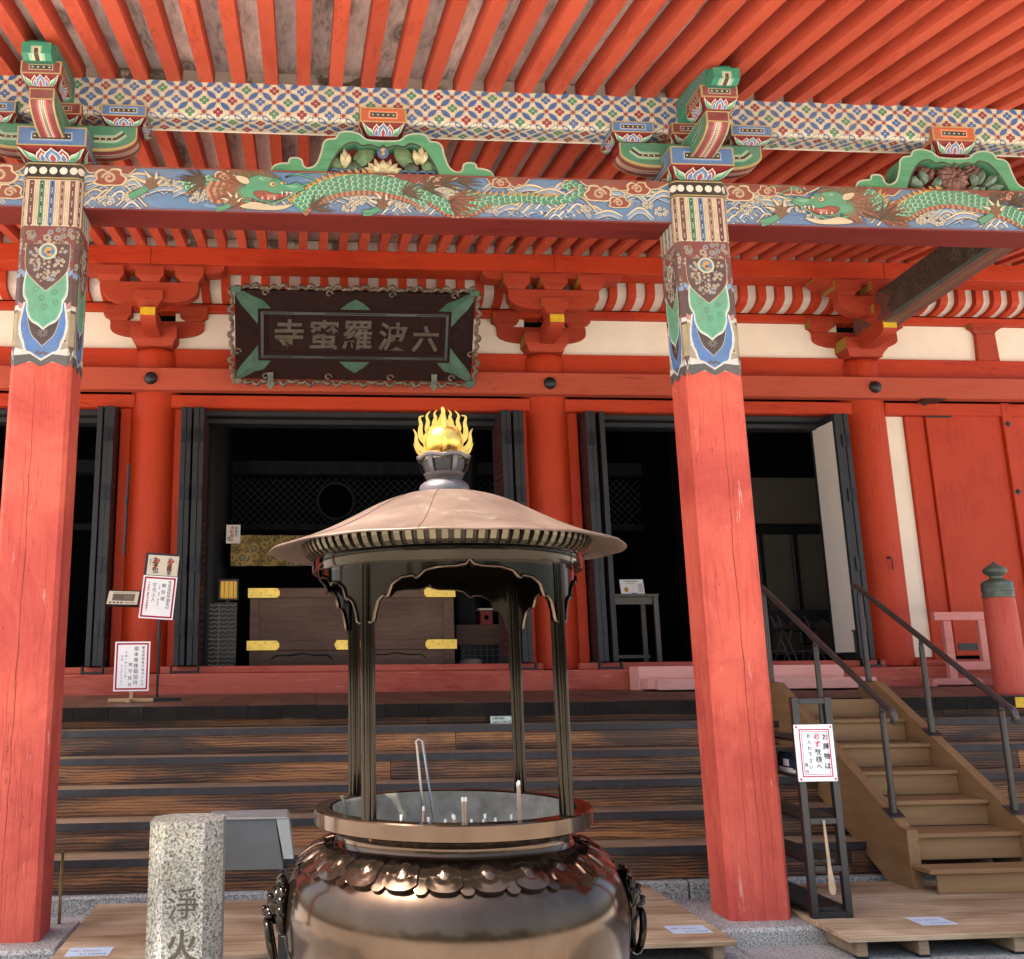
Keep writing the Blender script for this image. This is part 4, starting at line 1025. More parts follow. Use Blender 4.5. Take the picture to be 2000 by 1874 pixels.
# ---- frog-leg struts with carved flowers
def frog_leg(xc, flower):
    s = 0.00106
    Tx = lambda a, b: ((a - 825) * s, 4.864 + (640 - (b - (a - 825) * 0.035)) * s)
    outL = [(105, 612), (125, 588), (170, 570), (215, 565), (225, 535), (268, 528), (300, 542), (308, 575), (330, 597), (365, 592), (400, 560), (428, 480), (440, 420), (470, 390), (520, 382), (540, 345), (590, 330), (640, 336), (680, 352), (720, 385), (825, 392)]
    inL = [(825, 420), (800, 438), (740, 420), (690, 430), (650, 405), (600, 415), (560, 445), (520, 500), (490, 560), (465, 620)]
    half = [((a - 825) * s, 4.864 + (625 - b) * s) for a, b in outL]; inn = [((a - 825) * s, 4.864 + (625 - b) * s) for a, b in inL]
    half[0] = (half[0][0], 4.866); inn[-1] = (inn[-1][0], 4.866)
    outer = cat_rom(half, 3); inner = cat_rom(inn, 3)
    poly = outer + [(-a, b) for a, b in reversed(outer[:-1])] + [(-a, b) for a, b in reversed(inner[1:])] + inner
    poly = []
    poly += outer + [(-a, b) for a, b in reversed(outer[:-1])]
    poly += [(-a, b) for a, b in reversed(inner)][:-1] + inner
    o = MB().prism(poly, lambda a, b, t: (xc + a, t, b), 6.13, 6.30).build("frog_leg_strut", "strut_green", hall)
    k = MB(); q = Painter((xc, 6.13, 0), (1, 0, 0), (0, 0, 1), k, eps=0.0003)
    for sg in (-1, 1):
        q.line([(sg * -a, b) for a, b in outer], 0.012, (0.42, 0.46, 0.34)); q.line([(sg * -a, b) for a, b in inner], 0.012, cBLK); q.nx()
    k.build("painted_edge", "pigment_worn", o)
    # backing of the carving
    bk = [(-a, b) for a, b in reversed(inner)] + inner[1:]
    MB().prism([(a * 0.99, b) for a, b in bk], lambda a, b, t: (xc + a, t, b), 6.23, 6.25).build("carving_ground", "maroon", o)
    masu(o, "crown_block", xc, YP, 5.150, 5.232, 5.345, 0.110, 0.160, 0.085, 0.125, (0.46, 0.09, 0.025))
    def petal(cx, cz, ang, ln, wd, mat, name, y=6.16, curl=0.03):
        m = MB(); n = 6; vs = []; U = Vector((math.sin(ang), 0, math.cos(ang))); W = Vector((math.cos(ang), 0, -math.sin(ang)))
        for i in range(n + 1):
            t = i / n; w_ = wd * math.sin(pi * (0.12 + 0.88 * t)) ** 0.8; c = Vector((cx, y, cz)) + U * ln * t + Vector((0, -curl * math.sin(pi * t), 0))
            vs += [c - W * w_ + Vector((0, 0.012, 0)), c + Vector((0, -0.012, 0)), c + W * w_ + Vector((0, 0.012, 0))]
        m.add(vs, [(3 * i + a, 3 * i + a + 1, 3 * i + a + 4, 3 * i + a + 3) for i in range(n) for a in (0, 1)])
        m.add([v + Vector((0, 0.02, 0)) for v in vs], [(3 * i + a + 3, 3 * i + a + 4, 3 * i + a + 1, 3 * i + a) for i in range(n) for a in (0, 1)])
        return m.build(name, mat, o, 60)
    if flower == "lotus":
        for a in (-1.2, -0.8, -0.4, 0.4, 0.8, 1.2): petal(xc + 0.03 * a, 4.885, a, 0.125 - 0.02 * abs(a), 0.024, "petal_pale", "lotus_petal", 6.165)
        for a in (-0.95, -0.5, 0.5, 0.95): petal(xc + 0.02 * a, 4.885, a, 0.085, 0.026, "petal_pale", "lotus_petal", 6.15)
        petal(xc, 4.88, 0, 0.095, 0.034, "petal_pale", "lotus_petal", 6.14)
        for sx in (-1, 1):
            for a, l in ((0.1, 0.13), (-0.35, 0.10), (0.45, 0.10)): petal(xc + sx * 0.255 + 0.02 * a, 4.925 if sx < 0 else 4.965, a * sx, l, 0.026, "petal_pale", "lotus_petal", 6.15)
            petal(xc + sx * 0.20, 4.95, -sx * 0.9 + (0.2 if sx > 0 else 0), 0.19, 0.055, "leaf_green", "carved_leaf", 6.17)
            petal(xc + sx * 0.33, 4.90, -sx * 0.2, 0.12, 0.05, "leaf_green", "carved_leaf", 6.18)
            petal(xc + sx * 0.21, 4.875, -sx * 0.25, 0.11, 0.05, "leaf_dark", "carved_leaf", 6.17)
            wv = MB()
            for i in range(4): wv.tube([(xc + sx * (0.15 + 0.06 * i) + 0.03 * math.cos(t), 6.15, 4.882 + 0.018 * math.sin(t)) for t in (0, 0.7, 1.4, 2.1, 2.8, 3.5)], 0.011, 6)
            wv.build("carved_wave", "wave_blue", o, 60)
        me = MB().lathe([(0.0, 0), (0.040, 0.0), (0.040, 0.01), (0.034, 0.014), (0.0, 0.014)], n=20); me.v = [(xc + a, 6.15 - c_, 5.033 + b * 1.15) for a, b, c_ in me.v]
        md = me.build("blue_medallion", "wave_blue", o)
        k = MB(); q = Painter((xc, 6.1358, 5.033), (1, 0, 0), (0, 0, 1), k); q.blob([(-0.02, 0.012), (0.0, 0.03), (0.02, 0.02), (0.006, 0.008), (0.012, -0.02), (-0.014, -0.025), (-0.004, 0.0)], cGOLD); k.build("gilt_figure", "pigment", md)
    else:
        for (cx, cz, rr, n) in ((0, 4.975, 0.115, 13), (-0.20, 5.005, 0.06, 8), (0.145, 5.035, 0.055, 8)):
            for ring in range(3):
                for i in range(n - 3 * ring):
                    a = 2 * pi * i / (n - 3 * ring) + ring; r_ = rr * (1 - 0.3 * ring)
                    petal(xc + cx + r_ * 0.25 * math.sin(a), cz + r_ * 0.25 * math.cos(a) * 0.8, a, r_ * 0.8, r_ * 0.33, "petal_brown", "peony_petal", 6.17 - 0.018 * ring, 0.02)
        for (a, b, g_, l) in ((-0.21, 4.93, -0.5, 0.10), (-0.25, 4.90, -1.1, 0.09), (-0.16, 4.90, 0.6, 0.09), (0.18, 4.93, 0.3, 0.13), (0.22, 4.92, 0.9, 0.14), (0.24, 4.90, 1.5, 0.13), (0.17, 4.90, 2.4, 0.05), (0.16, 4.92, -0.3, 0.10), (-0.10, 4.875, -1.4, 0.1), (0.08, 4.875, 1.4, 0.1), (-0.30, 4.90, -0.2, 0.08)):
            petal(xc + a, b, g_, l, 0.028, "leaf_teal", "carved_leaf", 6.155)
paint_wood("strut_green", (0.05, 0.19, 0.09), (0.09, 0.27, 0.14), 'X', 0.6, wear=(0.38, 0.40, 0.30), wear_amt=0.70, cracks=False)
simple("petal_pale", (0.50, 0.44, 0.26), 0.6, var=0.35, scale=25, bump=0.2); simple("leaf_green", (0.09, 0.16, 0.07), 0.6, var=0.35, scale=25, bump=0.2); simple("leaf_dark", (0.05, 0.085, 0.05), 0.6, var=0.3, scale=25)
simple("wave_blue", (0.06, 0.11, 0.18), 0.6, var=0.3, scale=30); simple("petal_brown", (0.17, 0.085, 0.065), 0.6, var=0.5, scale=25, bump=0.2); simple("leaf_teal", (0.11, 0.17, 0.12), 0.6, var=0.4, scale=25, bump=0.2)
frog_leg((XP[1] + XP[2]) / 2, "lotus"); frog_leg(4.655, "peony")

# ---- rafters, roof boards, eave
def zr(y): return 5.528 + (0.205 * (y - 6.2) if y < 6.2 else 0.153 * (y - 6.2))
PIT = 0.2215; RW = 0.046; RH = 0.138
ys = [4.25, 5.2, 6.2, 7.5, 8.8, 10.45]
rp = [(y, zr(y)) for y in ys] + [(y, zr(y) + RH) for y in reversed(ys)]
r_proto = MB().prism(rp, lambda a, b, t: (t, a, b), -RW, RW).build("rafter", "rafter_red", hall)
rb = [(y, zr(y) + RH + 0.002) for y in ys] + [(y, zr(y) + RH + 0.03) for y in reversed(ys)]
b_proto = MB().prism(rb, lambda a, b, t: (t, a, b), -PIT / 2 + 0.001, PIT / 2 - 0.001).build("roof_board", "roof_board", hall)
k_proto = MB().box(-PIT / 2 + RW + 0.0005, PIT / 2 - RW - 0.0005, 6.232, 6.25, 5.522, 5.670).build("blocking_board", "block_board", hall)
k2_proto = MB().box(-PIT / 2 + RW + 0.0005, PIT / 2 - RW - 0.0005, 10.32, 10.345, 6.152, 6.285).build("blocking_board", "block_board", hall)
x0r = -1.292 - RW - PIT * 14; n_r = 64
for i in range(n_r):
    x = x0r + i * PIT
    if i == 0:
        r_proto.location.x = x; b_proto.location.x = x + PIT / 2; k_proto.location.x = x + PIT / 2; k2_proto.location.x = x + PIT / 2; continue
    inst(r_proto, hall, (x, 0, 0)); inst(b_proto, hall, (x + PIT / 2, 0, 0)); inst(k_proto, hall, (x + PIT / 2, 0, 0)); inst(k2_proto, hall, (x + PIT / 2, 0, 0))
xe0, xe1 = x0r - 0.3, x0r + n_r * PIT + 0.3
bx("eave_fascia", "red_X", xe0, xe1, 4.16, 4.245, zr(4.25) - 0.02, zr(4.25) + 0.20)
rf = MB().prism([(3.95, zr(4.0) + 0.21), (4.25, zr(4.25) + 0.19), (6.2, zr(6.2) + 0.16), (10.5, zr(10.45) + 0.16), (11.3, 6.5), (17.0, 6.6), (17.0, 8.6), (10.5, 7.6), (6.2, 6.2), (3.95, zr(4.0) + 0.40)], lambda a, b, t: (t, a, b), xe0 - 0.2, xe1 + 0.2)
rf.build("roof", "tile_grey", hall)
# ================================================================== wall of the hall
YC = 11.0; RC = 0.272
for i, x in enumerate(XC + (-5.6,)):
    m = MB(); m.lathe([(RC * 1.0, 1.56), (RC, 4.0), (RC, 4.95), (RC * 0.985, 5.08), (RC * 0.93, 5.13), (RC * 0.80, 5.155), (0.001, 5.155)], (x, YC), 40)
    m.build("column", "red_Z", hall, 40)
ends = [-7.5, -5.6, XC[0], XC[1], XC[2], 10.6]
# long face beam over the doors, with iron boss caps at the columns
fb = bx("face_beam", "red_pale_X", -7.5, 10.6, 10.62, 10.76, 4.62, 4.876, 0.012)
for x in XC:
    b = MB().lathe([(0.072, 0), (0.072, 0.012), (0.060, 0.040), (0.036, 0.056), (0.0, 0.060)], n=24); b.v = [(x - 0.005 + a, 10.62 - c_, 4.745 + b_) for a, b_, c_ in b.v]; b.f = [f[::-1] for f in b.f]
    b.build("boss_cap", "black_iron", hall, 40)
for i in range(5):
    a, b = ends[i] + (0.2 if i else 0), ends[i + 1] - 0.2
    bx("tie_beam", "red_X", a, b, 10.86, 11.0, 4.90, 5.172)
    bx("lintel", "red_X", a, b, 10.80, 10.96, 4.463, 4.612)
    wl = bx("wall_panel", "plaster", a, b, 10.95, 11.05, 5.174, 5.628, 0)
    bx("wall_rail", "red_X", a - 0.19, b + 0.19, 10.87, 11.05, 5.63, 5.722)
# sills
bx("ground_sill", "red_sill_X", -7.5, 10.6, 10.45, 10.95, 1.30, 1.548, 0.012)
for i in range(5):
    bx("door_sill", "red_sill_X", ends[i] + (0.2 if i else 0), ends[i + 1] - 0.2, 10.72, 11.25, 1.5482, 1.622)
# purlin of the main eave, jointed over the columns
pj = [-7.5, XC[0] + 0.0, XC[1] + 0.02, XC[2] + 0.04, 10.6]
for i in range(4): bx("eave_purlin", "red_X", pj[i] + 0.0015, pj[i + 1] - 0.0015, 10.25, 10.54, 5.945, 6.150, 0.006)
# cove of curved ribs under the purlin
cv = [(10.56, 6.03), (10.57, 5.83)] + [(10.57 + 0.25 * (1 - math.cos(pi / 2 * i / 7)), 5.83 - 0.118 * math.sin(pi / 2 * i / 7)) for i in range(1, 8)]
rib_poly = [(a - 0.0, b) for a, b in cv] + [(a + 0.10, b + 0.035) for a, b in reversed(cv)]
rib0 = MB().prism(rib_poly, lambda a, b, t: (t, a, b), -0.046, 0.046).build("cove_rib", "red_Z", hall)
pan_poly = [(a + 0.075, b + 0.028) for a, b in cv] + [(a + 0.095, b + 0.038) for a, b in reversed(cv)]
pan0 = MB().prism(pan_poly, lambda a, b, t: (t, a, b), -0.0655, 0.0655).build("cove_panel", "cove_white", hall)
first = True; RP = 0.2245; x = -0.886 - RP * 12
def cove_mat():
    s = NT("cove_white"); v = s.coords((1, 1, 1)); n = s.noise(s.coords((16, 5, 5)), 2.2, 6, 0.75); n2 = s.noise(v, 5, 3, 0.6)
    f = s.new("Math", operation='ADD'); s.ln(n, f.inputs[0]); s.ln(n2, f.inputs[1])
    s.base(s.ramp(f.outputs[0], [(1.00, (0.72, 0.665, 0.57)), (1.06, (0.36, 0.32, 0.27)), (1.22, (0.26, 0.235, 0.20))])); s.rough(0.8)
cove_mat(); pan0.data.materials[0] = M["cove_white"]
while x < 10.4:
    if first: rib0.location.x = x; pan0.location.x = x + RP / 2; first = False
    else: inst(rib0, hall, (x, 0, 0)); inst(pan0, hall, (x + RP / 2, 0, 0))
    x += RP

# ---- bracket sets on the columns
def block(parent, name, cx, y0, y1, z0, z1, z2, hb, ht, mat="bracket_red", side=True):
    d = (ht - hb)
    m = MB(); lv = [(z0, cx - hb, cx + hb, y0 + d, y1 - d)]
    for t in (0.3, 0.6, 0.85): lv.append((z0 + (z1 - z0) * t, cx - hb - d * t * t, cx + hb + d * t * t, y0 + d - d * t * t, y1 - d + d * t * t))
    lv += [(z1, cx - ht, cx + ht, y0, y1), (z2, cx - ht, cx + ht, y0, y1)]
    m.loft(lv); o = m.build(name, mat, parent)
    if side:
        e = MB().box(cx - ht - 0.003, cx - ht - 0.0005, y0 + 0.004, y1 - 0.004, z1, z2 - 0.003).build("ochre_side", "ochre", o)
    return o
def arm_x(parent, cx, L, y0, y1, zt, zb, ze, c, name="bracket_arm"):
    return MB().prism(hijiki_x(L, zt, zb, ze, c), lambda a, b, t: (cx + a, t, b), y0, y1).build(name, "bracket_red", parent, 30)
def wall_bracket(x):
    root = bpy.data.objects.new("column_bracket", None); root.location = (x, 10.7, 5.15); link(root, hall)
    block(root, "great_block", x, 10.68, 11.1, 5.157, 5.247, 5.385, 0.205, 0.252)
    arm_x(root, x, 0.532, 10.90, 11.02, 5.515, 5.325, 5.43, 0.30)
    for dx in (-0.44, 0.42): block(root, "bearing_block", x + dx, 10.83, 11.06, 5.517, 5.562, 5.678, 0.098, 0.154)
    # forward arm and its end block
    fa = [(10.95, 5.43), (10.20, 5.43), (10.20, 5.325)] + [(10.20 + 0.30 * (1 - math.cos(pi / 2 * i / 6)), 5.325 - 0.085 * math.sin(pi / 2 * i / 6)) for i in range(1, 7)] + [(10.95, 5.24)]
    fo = MB().prism(fa, lambda a, b, t: (t, a, b), x - 0.082, x + 0.082).build("forward_arm", "bracket_red", root, 30)
    MB().box(x - 0.080, x + 0.080, 10.194, 10.1995, 5.330, 5.418).build("yellow_end", "yellow_paint", fo)
    block(root, "forward_block", x + 0.0, 10.22, 10.48, 5.432, 5.525, 5.625, 0.085, 0.150)
    arm_x(root, x, 0.522, 10.285, 10.42, 5.742, 5.512, 5.655, 0.30)
    for dx in (-0.43, 0.0, 0.43): block(root, "bearing_block", x + dx, 10.22, 10.48, 5.744, 5.800, 5.905, 0.098, 0.150)
    cb = [(0.80, 5.943), (-0.80, 5.943), (-0.80, 5.915)] + [(-0.80 + 0.09 * (1 - math.cos(t)), 5.915 - 0.06 * math.sin(t)) for t in (0.4, 0.8, 1.2, 1.57)] + [(-0.60, 5.845), (-0.55, 5.875), (0.55, 5.875), (0.60, 5.845)] + [(0.80 - 0.09 * (1 - math.cos(t)), 5.915 - 0.06 * math.sin(t)) for t in (1.57, 1.2, 0.8, 0.4)] + [(0.80, 5.915)]
    co = MB().prism(cb, lambda a, b, t: (x + a, t, b), 10.27, 10.46).build("corbel", "bracket_red", root, 30)
    MB().box(x - 0.804, x - 0.8005, 10.275, 10.455, 5.917, 5.941).build("ochre_side", "ochre", co)
for x in XC: wall_bracket(x)
# strut in the right bay
sr = bpy.data.objects.new("bay_strut", None); sr.location = (8.345, 10.9, 5.17); link(sr, hall)
block(sr, "bearing_block", 8.345, 10.83, 11.04, 5.53, 5.60, 5.629, 0.13, 0.205)
MB().loft([(5.173, 8.21, 8.48, 10.89, 11.0), (5.529, 8.225, 8.465, 10.89, 11.0)]).build("strut_post", "bracket_red", sr)
# the curved tie beam reaching from the right column to the next pillar
low = [(10.80, 5.40), (10.47, 5.385), (9.9, 5.405), (9.35, 5.43), (8.43, 5.47), (7.6, 5.47), (6.45, 5.44)]
hi = [(10.80, 5.60), (10.62, 5.74), (10.1, 5.779), (9.374, 5.815), (8.43, 5.83), (7.6, 5.83), (6.45, 5.80)]
low = cat_rom(low, 4); hi = cat_rom(hi, 4); tb = low
TX = 6.72
tie = MB().prism(low + hi[::-1], lambda a, b, t: (t, a, b), TX - 0.115, TX + 0.115).build("curved_tie_beam", "tie_paint", hall, 40)
def tie_paint():
    s = NT("tie_paint"); v = s.coords((1, 1, 1), False); n = s.noise(v, 5, 7, 0.7, 2.5); n2 = s.noise(v, 11, 5, 0.7, 1.5)
    c = s.ramp(n, [(0.34, (0.012, 0.020, 0.030)), (0.45, (0.045, 0.035, 0.022)), (0.55, (0.075, 0.05, 0.026)), (0.62, (0.035, 0.06, 0.065)), (0.7, (0.10, 0.085, 0.06))])
    k = s.ramp(n2, [(0.485, (0, 0, 0)), (0.5, (1, 1, 1)), (0.515, (0, 0, 0))]); c = s.mix(k, c, (0.01, 0.012, 0.014))
    s.base(c); s.rough(0.6); s.bump(n2, 0.5, 0.01)
tie_paint(); tie.data.materials[0] = M["tie_paint"]
k = MB()
for (s0, s1, col) in ((0, 0.10, cGREY), (0.10, 0.43, (0.14, 0.03, 0.022)), (0.43, 0.455, cGOLD), (0.455, 0.545, cBLK), (0.545, 0.57, cGOLD), (0.57, 0.90, (0.14, 0.03, 0.022)), (0.90, 1, cGREY)):
    vs = [(TX - 0.115 + 0.23 * s, y, z - 0.002) for (y, z) in low for s in (s0, s1)]
    k.add(vs, [(2 * i, 2 * i + 1, 2 * i + 3, 2 * i + 2) for i in range(len(low) - 1)], col)
q = Painter((TX - 0.115, 0, 0), (0, -1, 0), (0, 0, 1), k, eps=0.0003, lift=0.001)
q.line([(-y, z + 0.02) for y, z in low], 0.035, (0.07, 0.13, 0.12)); q.nx()
q.poly([(-10.78, 5.41), (-10.3, 5.40), (-9.98, 5.41), (-10.12, 5.52), (-10.02, 5.64), (-10.2, 5.76), (-10.60, 5.73), (-10.78, 5.60)], (0.17, 0.03, 0.022)); q.nx()
for (cy_, cz_, r_) in ((10.5, 5.48, 0.07), (10.3, 5.47, 0.06), (10.14, 5.47, 0.05), (10.36, 5.60, 0.07), (10.17, 5.60, 0.06), (10.55, 5.62, 0.07), (10.25, 5.70, 0.05), (10.68, 5.48, 0.05)):
    q.line([(-(cy_ + r_ * (1 - t / 9) * math.cos(t)), cz_ + r_ * (1 - t / 9) * math.sin(t)) for t in (0.5 * e for e in range(15))], 0.014, (0.02, 0.035, 0.05)); q.nx()
for i in range(70):
    cy_ = rnd.uniform(6.7, 9.9); cz_ = tb[min(range(len(tb)), key=lambda e: abs(tb[e][0] - cy_))][1] + rnd.uniform(0.07, 0.34); r_ = rnd.uniform(0.03, 0.07)
    q.line([(-(cy_ + r_ * (1 - t / 9) * math.cos(t + i)), cz_ + r_ * (1 - t / 9) * math.sin(t + i)) for t in (0.5 * e for e in range(14))], 0.010, rnd.choice(((0.13, 0.10, 0.065), (0.03, 0.05, 0.07), (0.10, 0.075, 0.04), (0.09, 0.11, 0.10)))); q.nx(0.3)
k.build("painted_scrolls", "pigment", tie)
MB().prism([(10.80, 5.36), (10.42, 5.36), (10.38, 5.383), (10.80, 5.397)], lambda a, b, t: (t, a, b), TX - 0.10, TX + 0.10).build("green_seat", "nose_green", tie)

# ---- jambs, black door head, folded doors
for x in XC:
    for s in (-1, 1):
        if x == XC[2] and s > 0: continue
        bx("door_jamb", "red_Z", x + s * 0.30 - 0.06, x + s * 0.30 + 0.06, 10.86, 11.02, 1.623, 4.462)
for (a, b) in ((-5.3, XC[0] - 0.37), (XC[0] + 0.37, XC[1] - 0.37), (XC[1] + 0.37, XC[2] - 0.37)):
    bx("door_head", "door_black", a, b, 10.90, 11.06, 4.395, 4.460); bx("door_track", "door_black", a, b, 11.0, 11.2, 4.33, 4.392)
def leaf_mesh(t=0.056, d=0.56, white=False):
    z0, z1 = 1.63, 4.42
    m = MB().box(-t / 2 + 0.004, t / 2 - 0.004, 0.03, d - 0.03, z0 + 0.03, z1 - 0.03)
    fr = MB()
    fr.box(-t / 2, t / 2, 0, 0.05, z0, z1, 0.004); fr.box(-t / 2, t / 2, d - 0.05, d, z0, z1, 0.004)
    for z in (z0, z1 - 0.08): fr.box(-t / 2, t / 2, 0.05, d - 0.05, z, z + 0.08, 0.003)
    la = MB()
    if not white:
        for s in (-1, 1):
            xx = s * (t / 2 - 0.002)
            n = 6
            for i in range(1, n):
                y = 0.05 + (d - 0.1) * i / n; la.box(min(xx, xx - s * 0.006), max(xx, xx - s * 0.006), y - 0.018, y + 0.018, z0 + 0.08, z1 - 0.08)
            z = z0 + 0.16
            while z < z1 - 0.1: la.box(min(xx, xx - s * 0.005), max(xx, xx - s * 0.005), 0.05, d - 0.05, z - 0.018, z + 0.018); z += 0.078
    return m, fr, la
def leaf(x, y=10.6, white=False):
    m, fr, la = leaf_mesh(white=white)
    for q in (m, fr, la): q.v = [(x + a, y + b, c) for a, b, c in q.v]
    o = fr.build("folding_door", "door_black", hall); m.build("door_panel", "board_white" if white else "lattice_core", o)
    if la.v: la.build("lattice", "lattice_back", o)
    return o
simple("lattice_core", (0.008, 0.008, 0.010), 0.6)
def stack(xs, hinge_pairs, white_first=False):
    lo, hi = min(xs) - 0.03, max(xs) + 0.03
    for i, x in enumerate(xs):
        o = leaf(x, 10.60 if i % 2 == 0 else 10.612, white_first and i == 0)
    for (a, b) in hinge_pairs:
        for z in (4.10, 3.46, 2.68, 2.01):
            for s, c in ((-1, a), (1, b)):
                h = MB().box(c - 0.020, c + 0.020, 10.588, 10.5995, z - 0.075, z + 0.075, 0.002)
                h.build("hinge", "hinge_iron", hall)
            MB().cyl(((a + b) / 2, 10.590, z - 0.075), ((a + b) / 2, 10.590, z + 0.075), 0.007, n=8).build("hinge_pin", "hinge_iron", hall)
    f = MB().box(lo - 0.02, hi + 0.02, 10.52, 10.60, 1.549, 1.575, 0.004)
    for s in (lo - 0.02, hi): f.box(s, s + 0.02, 10.53, 10.59, 1.575, 1.63, 0.003)
    f.build("pivot_shoe", "black_iron", hall)
stack((-2.205, -2.135, -2.078), [(-2.135, -2.078)])
stack((-1.303, -1.245, -1.165, -1.107), [(-1.303, -1.245), (-1.165, -1.107)])
stack((2.255, 2.313, 2.395, 2.453), [(2.255, 2.313), (2.395, 2.453)])
stack((3.225, 3.283, 3.385), [(3.225, 3.283)])
stack((6.150, 6.208, 6.266), [(6.208, 6.266)], True)
MB().box(6.095, 6.118, 10.64, 10.655, 1.70, 1.95, 0.003).box(6.088, 6.118, 10.63, 10.665, 1.93, 1.95).build("door_bolt", "black_iron", hall)

# ---- right bay: white panel and red boarded doors
bx("wall_panel", "plaster", XC[2] + 0.2, 7.145, 10.90, 10.96, 1.65, 4.464, 0)
bx("door_post", "red_Z", 7.148, 7.385, 10.86, 10.98, 1.623, 4.464)
bx("door_post", "red_Z", XC[2] + 0.26, 7.147, 10.905, 10.97, 1.56, 1.648)
for i, (a, b) in enumerate(((7.39, 8.325), (8.44, 9.4))):
    d_ = bx("plank_door", "red_Z", a, b, 10.83, 10.90, 1.66, 4.60, 0.006)
    if i == 0:
        MB().prism([(7.385, 4.44), (7.70, 4.44), (7.735, 4.475), (7.735, 4.485), (7.70, 4.52), (7.385, 4.52)], lambda a_, b_, t: (a_, t, b_), 10.822, 10.8295).build("strap_hinge", "hinge_iron", d_)
        MB().box(7.42, 7.70, 10.822, 10.8295, 1.72, 1.80).build("kick_plate", "hinge_iron", d_)
        pv = MB().cyl((7.375, 10.80, 4.58), (7.375, 10.80, 4.62), 0.03, n=12).box(7.25, 7.52, 10.60, 10.80, 4.600, 4.612, 0.004); pv.build("pivot_iron", "black_iron", d_)
bx("end_wall", "red_Z", 9.41, 10.6, 10.84, 10.95, 1.60, 4.62)
bat = bx("door_batten", "red_Z", 8.327, 8.438, 10.79, 10.86, 1.66, 4.62, 0.008)
for z in (4.36, 3.54, 2.71, 1.9):
    m = MB(); cx_ = 8.382; m.add([(cx_, 10.784, z), (cx_ - 0.042, 10.789, z), (cx_, 10.789, z - 0.042), (cx_ + 0.042, 10.789, z), (cx_, 10.789, z + 0.042)], [(0, 1, 2), (0, 2, 3), (0, 3, 4), (0, 4, 1)]); m.cyl((cx_, 10.79, z), (cx_, 10.775, z), 0.014, n=10)
    m.build("nail_cover", "black_iron", bat)
MB().cyl((6.66, 10.735, 2.76), (6.66, 10.70, 2.76), 0.016, n=8).tube([(6.665, 10.71, 2.76), (6.675, 10.695, 2.74), (6.68, 10.70, 2.62)], 0.007, 6).build("iron_hook", "black_iron", hall)

# ================================================================== inside of the hall (dim)
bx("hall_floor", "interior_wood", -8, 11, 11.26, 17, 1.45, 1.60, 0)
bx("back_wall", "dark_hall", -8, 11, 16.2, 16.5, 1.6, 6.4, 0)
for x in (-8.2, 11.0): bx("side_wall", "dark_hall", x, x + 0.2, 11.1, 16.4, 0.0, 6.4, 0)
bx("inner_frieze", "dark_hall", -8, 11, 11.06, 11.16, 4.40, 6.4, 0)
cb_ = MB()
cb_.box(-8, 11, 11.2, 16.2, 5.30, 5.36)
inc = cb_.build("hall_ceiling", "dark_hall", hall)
sl_ = MB(); x = -5.0
while x < 9.0: sl_.box(x, x + 0.055, 11.25, 14.4, 5.20, 5.28); x += 0.30
sl_.build("ceiling_rib", "dark_slat", inc, kind="stuff")
bt = MB(); y = 11.3
while y < 14.4: bt.box(-5, 9, y, y + 0.05, 5.262, 5.30); y += 0.12
bt.build("ceiling_batten", "dark_slat", inc, kind="stuff")
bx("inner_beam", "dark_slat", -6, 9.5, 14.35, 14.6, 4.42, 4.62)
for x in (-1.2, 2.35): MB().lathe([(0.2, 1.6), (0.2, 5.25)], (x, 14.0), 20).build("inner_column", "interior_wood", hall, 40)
la = MB()
for i in range(60):      # diagonal lattice with a round opening
    for s in (-1, 1):
        c0 = -1.6 + i * 0.11
        pts = [(c0 + s * 0.68 * t, 3.70 + 0.68 * t) for t in (0, 1)]
        if s < 0: pts = [(c0 + 0.68 - 0.68 * t, 3.70 + 0.68 * t) for t in (0, 1)]
        n = 12
        for e in range(n):
            a = tuple(pts[0][k_] + (pts[1][k_] - pts[0][k_]) * e / n for k_ in (0, 1)); b = tuple(pts[0][k_] + (pts[1][k_] - pts[0][k_]) * (e + 1) / n for k_ in (0, 1))
            mx_, mz_ = (a[0] + b[0]) / 2, (a[1] + b[1]) / 2
            if math.hypot(mx_ - 0.50, mz_ - 4.04) < 0.27: continue
            la.cyl((a[0], 14.5 + 0.01 * s, a[1]), (b[0], 14.5 + 0.01 * s, b[1]), 0.011, n=4)
la.tube([(0.50 + 0.27 * math.cos(t), 14.48, 4.04 + 0.27 * math.sin(t)) for t in (2 * pi * i / 36 for i in range(36))], 0.02, 6, True)
la.build("inner_lattice", "lattice_ink", hall, kind="stuff")
simple("lattice_ink", (0.018, 0.019, 0.028), 0.8)
bx("lattice_rail", "dark_slat", -4, 6, 14.45, 14.55, 3.60, 3.695)
# right-hand room
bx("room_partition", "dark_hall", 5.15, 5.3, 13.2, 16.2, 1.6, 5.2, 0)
bx("room_frieze", "plaster_shaded", 5.245, 9.4, 13.55, 13.6, 3.552, 4.24, 0)
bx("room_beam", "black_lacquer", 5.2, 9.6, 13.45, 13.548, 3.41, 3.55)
for a, b in ((6.54, 6.95), (7.03, 7.60), (7.70, 8.4)): bx("sliding_screen", "plaster_shaded", a, b, 13.5, 13.54, 1.72, 3.405, 0)
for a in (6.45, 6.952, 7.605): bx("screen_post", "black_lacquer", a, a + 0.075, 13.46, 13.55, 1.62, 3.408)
bx("room_wall", "dark_hall", 5.2, 9.8, 13.62, 13.8, 1.6, 5.3, 0)

